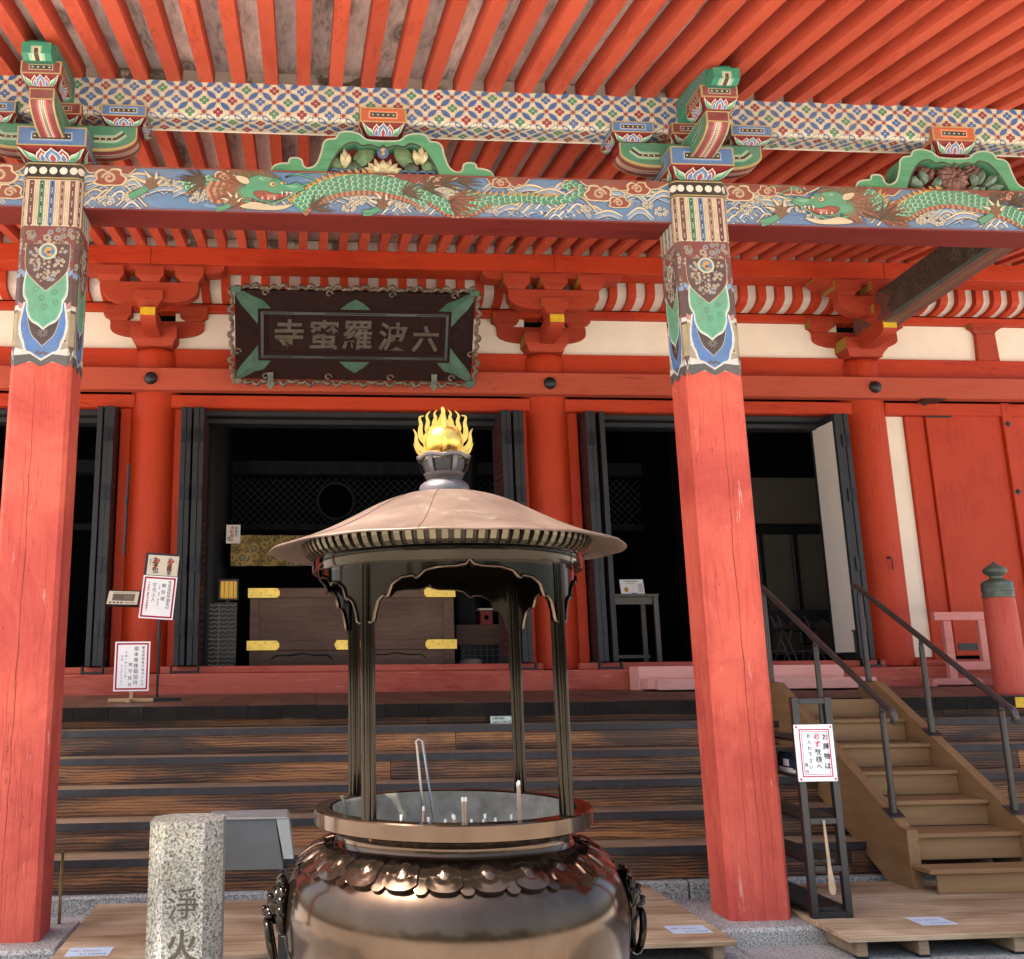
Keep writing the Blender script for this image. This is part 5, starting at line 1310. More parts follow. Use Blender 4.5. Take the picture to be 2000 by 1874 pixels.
# ================================================================== veranda and broad steps
def zv(y): return 1.285 + (y - 8.52) * 0.030
x = -5.0; n = 0
proto = None
while x < 9.6:
    wd = 0.285
    if proto is None:
        m = MB(); v = [(0.0015, 8.52, zv(8.52)), (wd - 0.0015, 8.52, zv(8.52)), (wd - 0.0015, 10.45, zv(10.45)), (0.0015, 10.45, zv(10.45))]
        m.add([(a, b, c - 0.098) for a, b, c in v] + v, [(3, 2, 1, 0), (4, 5, 6, 7), (0, 1, 5, 4), (2, 3, 7, 6), (0, 4, 7, 3), (1, 2, 6, 5)])
        proto = m.build("veranda_board", "veranda_wood", hall); proto.location.x = x
        e0 = MB().box(0.001, wd - 0.001, 8.500, 8.5195, zv(8.52) - 0.112, zv(8.52) - 0.002, 0.002).build("board_end", "veranda_end", proto)
    else:
        q = inst(proto, hall, (x, 0, rnd.uniform(-0.003, 0.003))); inst(e0, q)
    x += wd
bx("veranda_bearer", "dark_slat", -5, 9.6, 8.68, 8.8, 0.2, zv(8.52) - 0.10, 0)
SX0, SX1 = -3.6, 8.6
for k_ in range(5):
    Yk, Zk = 8.30 - 0.29 * k_, 1.11 - 0.194 * k_
    st = MB().box(SX0, SX1, Yk + 0.006, Yk + 0.34, Zk - 0.045, Zk, 0.004).build("step", "tread_wood", hall)
    cuts = [SX0] + sorted(rnd.uniform(a_, a_ + 1.2) for a_ in (0.2, 5.6)) + [SX1]
    for a_, b_ in zip(cuts[:-1], cuts[1:]): MB().box(a_ + 0.001, b_ - 0.001, Yk + 0.318 + rnd.uniform(-0.003, 0.003), Yk + 0.35, Zk + 0.001, Zk + 0.148, 0.003).build("riser", "step_wood", st)
    ir = MB(); xx = SX0; seg = 0
    ir.box(SX0, SX1, Yk - 0.002, Yk + 0.006, Zk - 0.050, Zk + 0.002, 0.001)
    r_ = SX0 + 0.11
    while r_ < SX1: ir.ball((r_, Yk - 0.002, Zk - 0.024), 0.007, 6, 4, (1, 0.6, 1)); r_ += 0.233
    ir.build("iron_nosing", "step_iron", st)
for a_, b_ in ((SX0, 0.4), (0.4, 3.9), (3.9, SX1)): MB().box(a_ + 0.001, b_ - 0.001, 7.155, 7.19, 0.118, 0.288, 0.003).build("lowest_riser", "step_wood", hall)
bx("granite_kerb", "granite", SX0, 2.68, 7.09, 7.6, -0.04, 0.115, 0.012)
bx("granite_kerb", "granite", 2.69, SX1, 7.09, 7.6, -0.04, 0.115, 0.012)
# bell-capped newel of the veranda rail
nw = bpy.data.objects.new("veranda_newel", None); nw.location = (6.53, 8.86, 1.29); link(nw, hall)
MB().lathe([(0.14, 1.20), (0.140, 1.5), (0.138, 2.0), (0.132, 2.165), (0.12, 2.178)], (6.53, 8.86), 36).build("post", "newel_red", nw, 40)
paint_wood("newel_red", (0.42, 0.055, 0.035), (0.52, 0.095, 0.065), 'Z', 0.55)
nw.children[0].data.materials[0] = M["newel_red"]
MB().lathe([(0.134, 2.172), (0.136, 2.20), (0.130, 2.205), (0.130, 2.225), (0.136, 2.23), (0.136, 2.262), (0.131, 2.268), (0.134, 2.30), (0.122, 2.322), (0.085, 2.336), (0.055, 2.350), (0.052, 2.372), (0.075, 2.385), (0.100, 2.410), (0.104, 2.428), (0.090, 2.450), (0.050, 2.475), (0.020, 2.495), (0.0, 2.512)], (6.53, 8.86), 36).build("bell_cap", "verdigris", nw, 50)
bx("yellow_edge", "yellow_paint", 6.28, 6.62, 8.492, 8.4995, zv(8.52) - 0.10, zv(8.52) - 0.01, 0)
# ================================================================== name plaque
pq = thing("name_plaque", "dark carved name plaque with scalloped green-cornered frame hung under the eave", "plaque", (0.565, 10.3, 4.69))
tO = Vector((0.565, 10.50, 4.69)); tU = Vector((1, 0, 0)); tV = Vector((0, -0.46, 0.92)).normalized(); tN = tU.cross(tV)
PH = 1.04; PW = 1.335
def pf(u, v, h): return tO + tU * u + tV * v + tN * h
def slab(name, mat, poly, h0, h1, parent=pq):
    return MB().prism(poly, lambda a, b, t: pf(a, b, t), h1, h0).build(name, mat, parent)
paint_wood("plaque_wood", (0.011, 0.0055, 0.005), (0.022, 0.010, 0.009), 'X', 0.8, cracks=False, bump=0.1)
M['plaque_wood'].node_tree.nodes['Principled BSDF'].inputs['Specular IOR Level'].default_value = 0.12
simple("plaque_green", (0.035, 0.095, 0.06), 0.6, var=0.3, scale=8); simple("plaque_gilt", (0.12, 0.095, 0.065), 0.5, 0.2, var=0.6, scale=18, bump=0.3)
simple("plaque_letter", (0.058, 0.046, 0.030), 0.55, 0.2, var=0.4, scale=20)
slab("back_board", "plaque_wood", [(-PW + 0.03, 0.03), (PW - 0.03, 0.03), (PW - 0.03, PH - 0.03), (-PW + 0.03, PH - 0.03)], -0.05, 0.0)
# sloping frame boards
IW, IH0, IH1 = 1.055, 0.235, 0.80
def frame_board(a, b, c, d):
    m = MB(); vs = [pf(*a, 0.085), pf(*b, 0.085), pf(*c, 0.012), pf(*d, 0.012)]; m.add(vs, [(0, 1, 2, 3)]); m.add([v - tN * 0.06 for v in vs], [(3, 2, 1, 0)]); 
    for i in range(4): j = (i + 1) % 4; m.add([vs[i], vs[i] - tN * 0.06, vs[j] - tN * 0.06, vs[j]], [(0, 1, 2, 3)])
    return m.build("frame_board", "plaque_wood", pq)
oL, oR, oB, oT = -PW + 0.04, PW - 0.04, 0.05, PH - 0.04
frame_board((oL, oB), (oR, oB), (IW, IH0), (-IW, IH0)); frame_board((oR, oT), (oL, oT), (-IW, IH1), (IW, IH1)); frame_board((oL, oT), (oL, oB), (-IW, IH0), (-IW, IH1)); frame_board((oR, oB), (oR, oT), (IW, IH1), (IW, IH0))
def onf(u, v, e=0.003):
    """a point on the sloping frame"""
    du = max(abs(u) - IW, 0) / (PW - 0.04 - IW); dv = max(v - IH1, 0) / (oT - IH1) + max(IH0 - v, 0) / (IH0 - oB)
    return pf(u, v, 0.012 + 0.073 * max(du, dv) + e)
def green(pts):
    m = MB(); tri = tessellate_polygon([[Vector((a, b, 0)) for a, b in pts]]); m.add([onf(a, b) for a, b in pts], [])
    for t in tri:
        a, b, c = (pts[i] for i in t); cr = (b[0] - a[0]) * (c[1] - a[1]) - (c[0] - a[0]) * (b[1] - a[1]); m.f.append(tuple(t) if cr > 0 else tuple(t)[::-1]); m.c.append(None)
    m.build("green_corner", "plaque_green", pq)
for sx in (-1, 1):
    for top in (0, 1):
        co_ = (sx * (PW - 0.045), oT if top else oB); ci = (sx * IW, IH1 if top else IH0); s_ = 1 if top else -1
        p1 = [co_, (sx * (PW - 0.12), co_[1] - s_ * 0.005), (sx * (PW - 0.24), co_[1] - s_ * 0.07), (sx * (PW - 0.34), ci[1] + s_ * 0.09), (sx * (IW - 0.14), ci[1] + s_ * 0.002), ci]
        p2 = [co_, ci, (sx * (IW + 0.002), ci[1] - s_ * 0.17), (sx * (IW + 0.09), ci[1] - s_ * 0.06), (sx * (IW + 0.17), ci[1] + s_ * 0.03), (sx * (PW - 0.05), co_[1] - s_ * 0.07)]
        green(p1); green(p2)
for v0, s_ in ((IH1, 1), (IH0, -1)):
    green([(-0.17, v0 + s_ * 0.003), (-0.09, v0 + s_ * 0.07), (0, v0 + s_ * 0.12), (0.09, v0 + s_ * 0.07), (0.17, v0 + s_ * 0.003)])
# scalloped gilt edge, a chain of curls all round
ed = MB()
def edge_run(a, b, n, inn):
    for i in range(n):
        t0, t1 = i / n, (i + 1) / n; P0 = [a[k_] + (b[k_] - a[k_]) * t0 for k_ in (0, 1)]; P1 = [a[k_] + (b[k_] - a[k_]) * t1 for k_ in (0, 1)]
        pts = []
        for e in range(7):
            t = e / 6; bul = 0.034 * math.sin(pi * t) * (0.5 + 0.5 * ((i * 7) % 3)) - 0.01; pts.append(pf(P0[0] + (P1[0] - P0[0]) * t - inn[0] * bul, P0[1] + (P1[1] - P0[1]) * t - inn[1] * bul, 0.075 + 0.012 * math.sin(pi * t)))
        ed.tube(pts, [0.013, 0.020, 0.024, 0.025, 0.024, 0.020, 0.013], 6)
        if i % 7 == 3:
            c = ((P0[0] + P1[0]) / 2 + inn[0] * 0.05, (P0[1] + P1[1]) / 2 + inn[1] * 0.05)
            ed.tube([pf(c[0] + (0.042 - 0.005 * q) * math.cos(q), c[1] + (0.042 - 0.005 * q) * math.sin(q), 0.085) for q in (0.8 * e for e in range(8))], 0.011, 5)
edge_run((-PW + 0.02, PH - 0.015), (PW - 0.02, PH - 0.015), 27, (0, -1)); edge_run((-PW + 0.02, 0.02), (PW - 0.02, 0.02), 27, (0, 1))
edge_run((-PW + 0.01, 0.02), (-PW + 0.01, PH - 0.02), 11, (1, 0)); edge_run((PW - 0.01, 0.02), (PW - 0.01, PH - 0.02), 11, (-1, 0))
ed.build("scalloped_edge", "plaque_gilt", pq, 60)
for sx in (-1, 1):
    for v_ in (0.02, PH - 0.03):
        MB().prism([(sx * PW, v_ - 0.03), (sx * (PW - 0.10), v_ - 0.03), (sx * (PW - 0.10), v_ + 0.03), (sx * PW, v_ + 0.03)], lambda a, b, t: pf(a, b, t), 0.112, 0.05).build("corner_piece", "plaque_green" if (sx > 0 or v_ > 0.5) else "plaque_gilt", pq)
fr_ = MB()
for h_, d_, m_ in ((0.02, 0.0, 'plaque_wood'), (0.030, 0.03, 'black_lacquer'), (0.02, 0.066, 'plaque_wood')):
    fr_ = MB(); a, b, c, e = -IW + d_, IW - d_, IH0 + d_, IH1 - d_; w_ = 0.03
    for pl in ([(a, c), (b, c), (b, c + w_), (a, c + w_)], [(a, e - w_), (b, e - w_), (b, e), (a, e)], [(a, c + w_), (a + w_, c + w_), (a + w_, e - w_), (a, e - w_)], [(b - w_, c + w_), (b, c + w_), (b, e - w_), (b - w_, e - w_)]):
        fr_.prism(pl, lambda p_, q_, t: pf(p_, q_, t), h_, 0.0)
    fr_.build("inner_moulding", m_, pq)
bead = MB(); 
for v_ in (IH0 + 0.045, IH1 - 0.045):
    u_ = -IW + 0.06
    while u_ < IW - 0.05:
        if int((u_ + 3) * 3) % 3 != 1: bead.ball(pf(u_, v_, 0.030), 0.010, 6, 4)
        u_ += 0.024
bead.build("beading", "black_iron", pq, 60, kind="stuff")
slab("inscribed_field", "plaque_wood", [(-IW + 0.09, IH0 + 0.09), (IW - 0.09, IH0 + 0.09), (IW - 0.09, IH1 - 0.09), (-IW + 0.09, IH1 - 0.09)], 0.0, 0.006)
for ch, u_, sz, dv in (("寺", -0.72, 0.34, 0.01), ("蜜", -0.34, 0.34, 0.01), ("羅", 0.03, 0.34, 0.01), ("波", 0.42, 0.32, 0.0), ("六", 0.78, 0.30, -0.02)):
    vs, fs = GC[ch, 0.018]; m = MB(); c_ = (u_, (IH0 + IH1) / 2 + dv)
    m.add([pf(c_[0] + a * sz + b * sz * 0.06, c_[1] + b * sz, 0.016) for a, b, z in vs], fs)
    edges = {}
    for f in fs:
        for i in range(len(f)):
            e = (f[i], f[(i + 1) % len(f)]); 
            if e[::-1] in edges: edges.pop(e[::-1])
            else: edges[e] = 1
    for a, b in edges:
        A, B = vs[a], vs[b]; m.add([pf(c_[0] + A[0] * sz + A[1] * sz * 0.06, c_[1] + A[1] * sz, 0.016), pf(c_[0] + A[0] * sz + A[1] * sz * 0.06, c_[1] + A[1] * sz, 0.005), pf(c_[0] + B[0] * sz + B[1] * sz * 0.06, c_[1] + B[1] * sz, 0.005), pf(c_[0] + B[0] * sz + B[1] * sz * 0.06, c_[1] + B[1] * sz, 0.016)], [(0, 1, 2, 3)])
        m.tube([pf(c_[0] + A[0] * sz + A[1] * sz * 0.06, c_[1] + A[1] * sz, 0.016), pf(c_[0] + B[0] * sz + B[1] * sz * 0.06, c_[1] + B[1] * sz, 0.016)], 0.0035, 4)
    m.build("carved_character", "plaque_letter", pq)
for u_ in (-0.92, 0.88):
    m = MB(); m.prism([(u_ - 0.05, -0.01), (u_, -0.07), (u_ + 0.05, -0.01), (u_ + 0.03, 0.0), (u_ + 0.03, 0.12), (u_ - 0.03, 0.12), (u_ - 0.03, 0.0)], lambda a, b, t: pf(a, b, t), 0.11, 0.095); m.build("iron_clasp", "verdigris", pq)

# ================================================================== incense burner
BX, BY = 0.51, 3.46
kb = thing("incense_burner", "large polished bronze incense burner with domed copper canopy and gold flame finial", "incense burner", (BX, BY, 0))
shoulder = [(0.429, 1.028), (0.433, 1.010), (0.452, 0.992), (0.520, 0.965), (0.580, 0.912), (0.606, 0.855), (0.616, 0.785), (0.609, 0.69), (0.580, 0.58), (0.525, 0.47), (0.43, 0.375), (0.33, 0.325)]
shoulder = [(r_ * 0.912, z_) for r_, z_ in shoulder]
prof = cat_rom(shoulder, 5)
MB().lathe([(0.001, 0.33)] + prof[::-1] + [(0.393, 1.040), (0.400, 1.050), (0.413, 1.0575)], (BX, BY), 96).build("bowl", "bronze", kb, 60)
MB().lathe([(r_ * 0.931, z_) for r_, z_ in ((0.430, 1.0585), (0.492, 1.0595), (0.4975, 1.063), (0.4985, 1.1065), (0.494, 1.1105), (0.446, 1.1115), (0.440, 1.106), (0.434, 1.06), (0.420, 1.03))], (BX, BY), 96).build("rim", "bronze", kb, 28)
MB().lathe([(0.4035, 1.108), (0.3975, 1.095), (0.383, 1.00), (0.34, 0.985), (0.2, 0.992), (0.001, 1.0)], (BX, BY), 64).build("ash_bed", "ash", kb, 50)
ft = MB(); ft.lathe([(0.30, 0.34), (0.32, 0.30), (0.40, 0.27), (0.42, 0.22), (0.40, 0.20), (0.46, 0.16), (0.52, 0.04), (0.52, 0.0)], (BX, BY), 64); ft.build("pedestal", "bronze_dark", kb, 40)
# lotus collar
def on_sh(t):   # point and normal on the shoulder between z 0.985 and 0.87
    i = t * 19 + 8; a = int(i); f_ = i - a; a = min(a, len(prof) - 2)
    p_ = (prof[a][0] + (prof[a + 1][0] - prof[a][0]) * f_, prof[a][1] + (prof[a + 1][1] - prof[a][1]) * f_)
    d = (prof[a + 1][0] - prof[a][0], prof[a + 1][1] - prof[a][1]); l = math.hypot(*d); return p_, (-d[1] / l, d[0] / l)
def collar_petal(half, t1, bulge, notch):
    m = MB(); NT_, NS = 16, 14; idx = {}
    for i in range(NT_ + 1):
        t = min(i / (NT_ - 1), 1.0)
        for j in range(NS + 1):
            s = -1 + 2 * j / NS
            end = t1 * (1 - 0.20 * abs(s) ** 2.8)
            (r_, z_), (nr, nz) = on_sh(t * end * 0.55)
            rimb = 0.0035 * max(0, 1 - abs(abs(s) - 0.86) / 0.14) * min(1, t * 3)
            prof_s = (1 - abs(s) ** 8) * (0.22 + 0.78 * t ** 0.8)
            dr = math.hypot(s / 0.46, (t - 0.50) / 0.24); drop = 0.011 * max(0, 1 - dr * dr) ** 0.7 + 0.0035 * max(0, 1 - abs(dr - 1.45) * 5)
            o_ = 0.002 + bulge * prof_s + (drop + rimb) * (1 if bulge > 0.010 else 0)
            if i == NT_: o_ = -0.002
            a = half * s * (0.74 + 0.26 * t); idx[i, j] = len(m.v); rr = r_ + nr * o_
            m.v.append((rr * math.sin(a), -rr * math.cos(a), z_ + nz * o_))
    for i in range(NT_):
        for j in range(NS): m.f.append((idx[i, j], idx[i + 1, j], idx[i + 1, j + 1], idx[i, j + 1])); m.c.append(None)
    return m
NPET = 24; pa = pb_ = None
for i in range(NPET):
    a = 2 * pi * i / NPET + 0.06
    for kind_ in (0, 1):
        ang = a + (pi / NPET if kind_ else 0)
        src = (pa, pb_)[kind_]
        if src is None:
            mm = collar_petal(pi / NPET * (0.93 if not kind_ else 0.42), 1.0 if not kind_ else 1.03, 0.0135 if not kind_ else 0.008, 0.0)
            o = mm.build("lotus_petal", "bronze", kb, 45); o.location = (BX, BY, 0)
            o.matrix_parent_inverse = Matrix.Translation(-Vector(kb.location)); o.rotation_euler.z = ang
            if kind_: pb_ = o
            else: pa = o
        else: inst(src, kb, (BX, BY, 0), ang)
# posts, skirt, ring, canopy
PA = [R(a) for a in (-44, 46, 136, 226)]; PR = 0.435
def bp(r, a, z): return (BX + r * math.sin(a), BY - r * math.cos(a), z)
for a in PA:
    m = MB(); c = bp(PR, a, 0); sec = [(0.021 * math.cos(t) + 0.0028 * math.cos(t * 8), 0.021 * math.sin(t) + 0.0028 * math.sin(t * 8)) for t in (2 * pi * i / 48 for i in range(48))]
    vs = [(c[0] + p_, c[1] + q_, z) for z in (1.108, 1.94) for p_, q_ in sec]; n = 48
    m.add(vs, [(i, (i + 1) % n, n + (i + 1) % n, n + i) for i in range(n)]); m.build("canopy_post", "bronze_dark", kb, 50)
ev = [(0, 1.890), (0.04, 1.874), (0.12, 1.868), (0.3, 1.866), (0.42, 1.856), (0.48, 1.838), (0.50, 1.833), (0.53, 1.842), (0.64, 1.838), (0.74, 1.818), (0.785, 1.782), (0.80, 1.778), (0.825, 1.784), (0.89, 1.766), (0.93, 1.730), (0.945, 1.705), (0.975, 1.700), (1.0, 1.702)]
for a in PA:
    mid = a + pi / 4; m = MB(); ed_ = MB(); pts = []; full = [(-u_, z_) for u_, z_ in reversed(ev)] + ev[1:]; h_ = pi / 4 - 0.035
    den = []
    for (u1, z1), (u2, z2) in zip(full[:-1], full[1:]):
        for q in (0, 0.5): den.append((u1 + (u2 - u1) * q, z1 + (z2 - z1) * q))
    den.append(full[-1])
    for rr in (0.443, 0.431):
        vs = [bp(rr, mid + u_ * h_, z_) for u_, z_ in den] + [bp(rr, mid + u_ * h_, 1.945) for u_, z_ in den]; n = len(den)
        m.add(vs, [((i, i + 1, n + i + 1, n + i) if rr > 0.437 else (i + 1, i, n + i, n + i + 1)) for i in range(n - 1)])
    sk = m.build("cusped_skirt", "bronze_dark", kb, 50)
    ed_.tube([bp(0.446, mid + u_ * h_, z_) for u_, z_ in den], 0.0055, 6); ed_.build("skirt_moulding", "bronze", sk, 60)
MB().lathe([(0.435, 1.95), (0.435, 1.885), (0.470, 1.885), (0.474, 1.890), (0.474, 1.925), (0.468, 1.930), (0.474, 1.936), (0.470, 1.950)], (BX, BY), 96).build("ring_beam", "bronze_dark", kb, 40)
ND = 84; dn = None
dp = [(0.470, 1.936), (0.478, 1.934), (0.496, 1.946), (0.508, 1.966), (0.512, 1.984), (0.500, 1.990), (0.470, 1.990)]
for i in range(ND):
    a = 2 * pi * i / ND
    if dn is None:
        m = MB(); m.prism([(r_, z_) for r_, z_ in dp], lambda p_, q_, t: (t, -p_, q_), -0.0098, 0.0098); dn = m.build("dentil", "bronze_edge", kb); dn.location = (BX, BY, 0); dn.matrix_parent_inverse = Matrix.Translation(-Vector(kb.location)); dn.rotation_euler.z = a
    else: inst(dn, kb, (BX, BY, 0), a)
MB().lathe([(0.474, 1.938), (0.488, 1.950), (0.494, 1.968), (0.496, 1.990)], (BX, BY), 72).build("dentil_ground", "bronze_dark", kb, 60)
canopy = [(0.082, 2.171), (0.12, 2.168), (0.170, 2.157), (0.25, 2.126), (0.35, 2.074), (0.43, 2.034), (0.50, 2.004), (0.56, 1.984), (0.605, 1.970), (0.622, 1.964), (0.622, 1.958), (0.605, 1.960), (0.56, 1.972), (0.50, 1.990), (0.44, 1.992), (0.3, 2.08), (0.08, 2.17)]
m = MB(); m.lathe(cat_rom(canopy, 3), (BX, BY), 96)
m.v = [(x, y, z + (0.002 * math.sin(5 * math.atan2(y - BY, x - BX)) + 0.0012 * math.sin(17 * math.atan2(y - BY, x - BX))) * max(0, (math.hypot(x - BX, y - BY) - 0.5) / 0.13)) for x, y, z in m.v]
cano = m.build("canopy", "copper_roof", kb, 60)
top_c = cat_rom(canopy, 3)[:28]
for i in range(10):
    a = 2 * pi * i / 10 + 0.35; MB().tube([bp(r_, a, z_ + 0.0006) for r_, z_ in top_c], 0.0016, 4).build("sheet_seam", "copper_seam", cano)
MB().lathe([(0.089, 2.165), (0.092, 2.182), (0.088, 2.200), (0.076, 2.211), (0.064, 2.216), (0.061, 2.222), (0.068, 2.228), (0.060, 2.236), (0.03, 2.238)], (BX, BY), 48).build("finial_base", "bronze_grey", kb, 50)
cup = MB(); cp = [(0.058, 2.228), (0.072, 2.240), (0.084, 2.262), (0.091, 2.285), (0.094, 2.300), (0.091, 2.306)]
NC = 6
for i in range(NC):
    a0 = 2 * pi * i / NC + 0.33
    for s_, e_ in ((-0.10, 0.10),):
        vs = [bp(r_, a0 + q, z_) for r_, z_ in cp for q in (s_, 0, e_)]; cup.add(vs, [(3 * k_ + j, 3 * k_ + j + 1, 3 * k_ + j + 4, 3 * k_ + j + 3) for k_ in range(len(cp) - 1) for j in (0, 1)])
        vs = [bp(r_ - 0.008, a0 + q, z_) for r_, z_ in cp for q in (s_, 0, e_)]; cup.add(vs, [(3 * k_ + j + 3, 3 * k_ + j + 4, 3 * k_ + j + 1, 3 * k_ + j) for k_ in range(len(cp) - 1) for j in (0, 1)])
cup.lathe([(0.058, 2.226), (0.069, 2.234), (0.074, 2.244), (0.066, 2.248), (0.05, 2.235)], (BX, BY), 48)
n = 66; tops = [(0.091, 2.296 + 0.010 * abs(math.cos((2 * pi * i / n - 0.33) * NC / 2)), 2 * pi * i / n) for i in range(n)]
cup.tube([bp(r_, a, z_) for r_, z_, a in tops], 0.0085, 6, True)
cup.build("openwork_cup", "bronze_grey", kb, 50)
MB().lathe([(0.060, 2.235), (0.074, 2.262), (0.080, 2.290), (0.060, 2.306), (0.0, 2.308)], (BX, BY), 32).build("cup_dark_core", "black_iron", kb, 50)  # black filling stands in for the shade inside the cup's openings
MB().lathe([(0.040, 2.305), (0.048, 2.311), (0.053, 2.316), (0.046, 2.322), (0.050, 2.326), (0.064, 2.340), (0.070, 2.366), (0.064, 2.392), (0.048, 2.411), (0.024, 2.418), (0.0, 2.42)], (BX, BY), 40).build("flaming_jewel", "gold_leaf", kb, 60)
def tongue_poly(base, pts, w0):
    c = cat_rom(pts, 5); m_ = len(c); L_, R_ = [], []
    for i, q in enumerate(c):
        a = c[max(i - 1, 0)]; b = c[min(i + 1, m_ - 1)]; dx, dz = b[0] - a[0], b[1] - a[1]; d = math.hypot(dx, dz); w_ = w0 * (1 - (i / (m_ - 1)) ** 1.6) / 2 + 0.0006
        L_.append((q[0] - dz / d * w_, q[1] + dx / d * w_)); R_.append((q[0] + dz / d * w_, q[1] - dx / d * w_))
    return R_ + L_[::-1]
tong = [[(0.040, 2.318), (0.066, 2.313), (0.092, 2.325), (0.108, 2.358)], [(0.056, 2.328), (0.082, 2.338), (0.097, 2.362), (0.098, 2.392), (0.108, 2.412)],
        [(0.062, 2.362), (0.078, 2.378), (0.083, 2.404), (0.080, 2.430), (0.084, 2.455), (0.068, 2.462)], [(0.052, 2.396), (0.058, 2.414), (0.054, 2.440), (0.058, 2.462), (0.044, 2.480)], [(0.028, 2.415), (0.032, 2.434), (0.026, 2.454), (0.030, 2.470), (0.020, 2.484)]]
va = -math.atan2(BX, BY) + 0.05
for rot in (0, pi / 2):
    m = MB(); cr_, sr_ = math.cos(rot + va), math.sin(rot + va)
    fn = lambda p_, q_, t: (BX + p_ * cr_ - t * sr_, BY + p_ * sr_ + t * cr_, q_)
    for s_ in (-1, 1):
        for i, tg in enumerate(tong):
            pl = tongue_poly(0, [(s_ * a, b) for a, b in tg], (0.017, 0.021, 0.021, 0.018, 0.016)[i]); m.prism(pl, fn, -0.006 + 0.0005 * i, 0.006 - 0.0005 * i)
        bd = [(s_ * 0.046, 2.318), (s_ * 0.060, 2.322), (s_ * 0.073, 2.352), (s_ * 0.072, 2.385), (s_ * 0.056, 2.412), (s_ * 0.034, 2.432), (s_ * 0.010, 2.452), (0, 2.41)]
        m.prism(bd, fn, -0.0045, 0.0045)
    m.prism([(-0.018, 2.41), (-0.017, 2.445), (-0.006, 2.47), (-0.001, 2.495), (0.008, 2.472), (0.015, 2.445), (0.018, 2.41)], fn, -0.005, 0.005)
    m.build("flame", "gold_leaf", kb)
bronze("copper_seam", (0.07, 0.035, 0.025), (0.12, 0.07, 0.05), 0.4, 0.6, 0.3, 0.05)
# lion masks with rings
for s_ in (-1, 1):
    c = Vector((BX + s_ * 0.562, BY - 0.03, 0.815)); m = MB()
    def lb(dx, dy, dz, r_, sc=(1, 1, 1)): m.ball((c.x + s_ * dx, c.y + dy, c.z + dz), r_, 14, 9, sc)
    lb(0.0, 0, 0.0, 0.082, (0.28, 0.95, 1.15)); lb(0.016, 0, 0.010, 0.054, (0.7, 1, 1.0)); lb(0.042, 0, -0.018, 0.029, (1.0, 1.05, 0.72)); lb(0.062, 0, -0.006, 0.011, (0.9, 1.5, 0.8)); lb(0.038, 0, -0.046, 0.020, (0.9, 1.2, 0.55))
    for e in (-1, 1):
        lb(0.042, e * 0.022, 0.018, 0.011); lb(0.040, e * 0.025, 0.036, 0.016, (0.9, 1.3, 0.5)); lb(0.012, e * 0.050, 0.045, 0.018, (0.6, 0.7, 1.25)); lb(0.042, e * 0.018, -0.024, 0.017, (0.9, 1, 0.8))
    for i in range(13):
        a = 2 * pi * i / 13 + 0.3; ca, sa = math.cos(a), math.sin(a)
        m.tube([(c.x + s_ * (0.014 - 0.012 * t), c.y + (0.045 + 0.036 * t) * math.cos(a + 0.55 * t * t), c.z + 0.005 + (0.055 + 0.042 * t) * math.sin(a + 0.55 * t * t)) for t in (0, 0.25, 0.5, 0.75, 1.0)], [0.010, 0.014, 0.014, 0.011, 0.004], 8)
    lm = m.build("lion_mask", "bronze_dark", kb, 60)
    MB().tube([(c.x + s_ * (0.040 + 0.012 * math.cos(t)), c.y + 0.050 * math.sin(t), c.z - 0.105 + 0.062 * math.cos(t)) for t in (2 * pi * i / 28 for i in range(28))], 0.0125, 10, True).build("ring_handle", "bronze_dark", lm, 60)
# incense, sticks, tongs
def ground_tool(name, label, cat, path, r_, mat, group=None):
    o = MB().tube(path, r_, 6).build(name, mat, None, 50); return tag(o, label, cat, group)
nn = 0
for (dx, dy, h_) in ((-0.13, -0.20, 0.075), (-0.105, -0.22, 0.045), (-0.06, -0.24, 0.04), (-0.02, -0.23, 0.05), (0.0, -0.24, 0.105), (0.012, -0.20, 0.10), (0.02, -0.25, 0.04), (0.07, -0.22, 0.035), (0.075, -0.25, 0.055), (0.11, -0.23, 0.04), (0.15, -0.24, 0.05), (0.19, -0.22, 0.15), (0.183, -0.22, 0.145), (-0.03, -0.2, 0.05), (-0.2, -0.2, 0.05)):
    z0 = 0.985; p0 = (BX + dx, BY + dy, z0); p1 = (BX + dx + rnd.uniform(-0.01, 0.01), BY + dy, z0 + 0.06 + h_)
    o = MB().cyl(p0, p1, 0.0042, n=6).build("incense_stick", "incense")
    tag(o, {11: "tallest incense stick, right of the tongs in the burner's ash", 12: "tall incense stick touching the tallest one in the burner's ash", 4: "incense stick of middle height near the middle of the burner's ash", 5: "second of the two middling incense sticks at the middle of the ash", 0: "incense stick standing right beside the steel tongs"}.get(nn, "short burnt-down incense stump poking from the burner's ash"), "incense", "incense sticks standing in the ash"); nn += 1
    MB().cyl((p1[0], p1[1], p1[2] - 0.001), (p1[0], p1[1], p1[2] + 0.012), 0.0044, n=6).build("ash_tip", "shoe_white", o)
ground_tool("incense_tongs", "bent steel tongs standing upright in the ash of the burner", "tongs", [(BX - 0.10, BY - 0.08, 0.99), (BX - 0.125, BY - 0.08, 1.30), (BX - 0.128, BY - 0.08, 1.322), (BX - 0.118, BY - 0.08, 1.332), (BX - 0.106, BY - 0.085, 1.322), (BX - 0.066, BY - 0.10, 0.99)], 0.0045, "steel")
ground_tool("metal_poker", "short metal poker leaning on the burner's left rim", "poker", [(BX - 0.33, BY - 0.10, 1.0), (BX - 0.372, BY - 0.12, 1.15), (BX - 0.376, BY - 0.12, 1.158)], 0.006, "grey_metal")

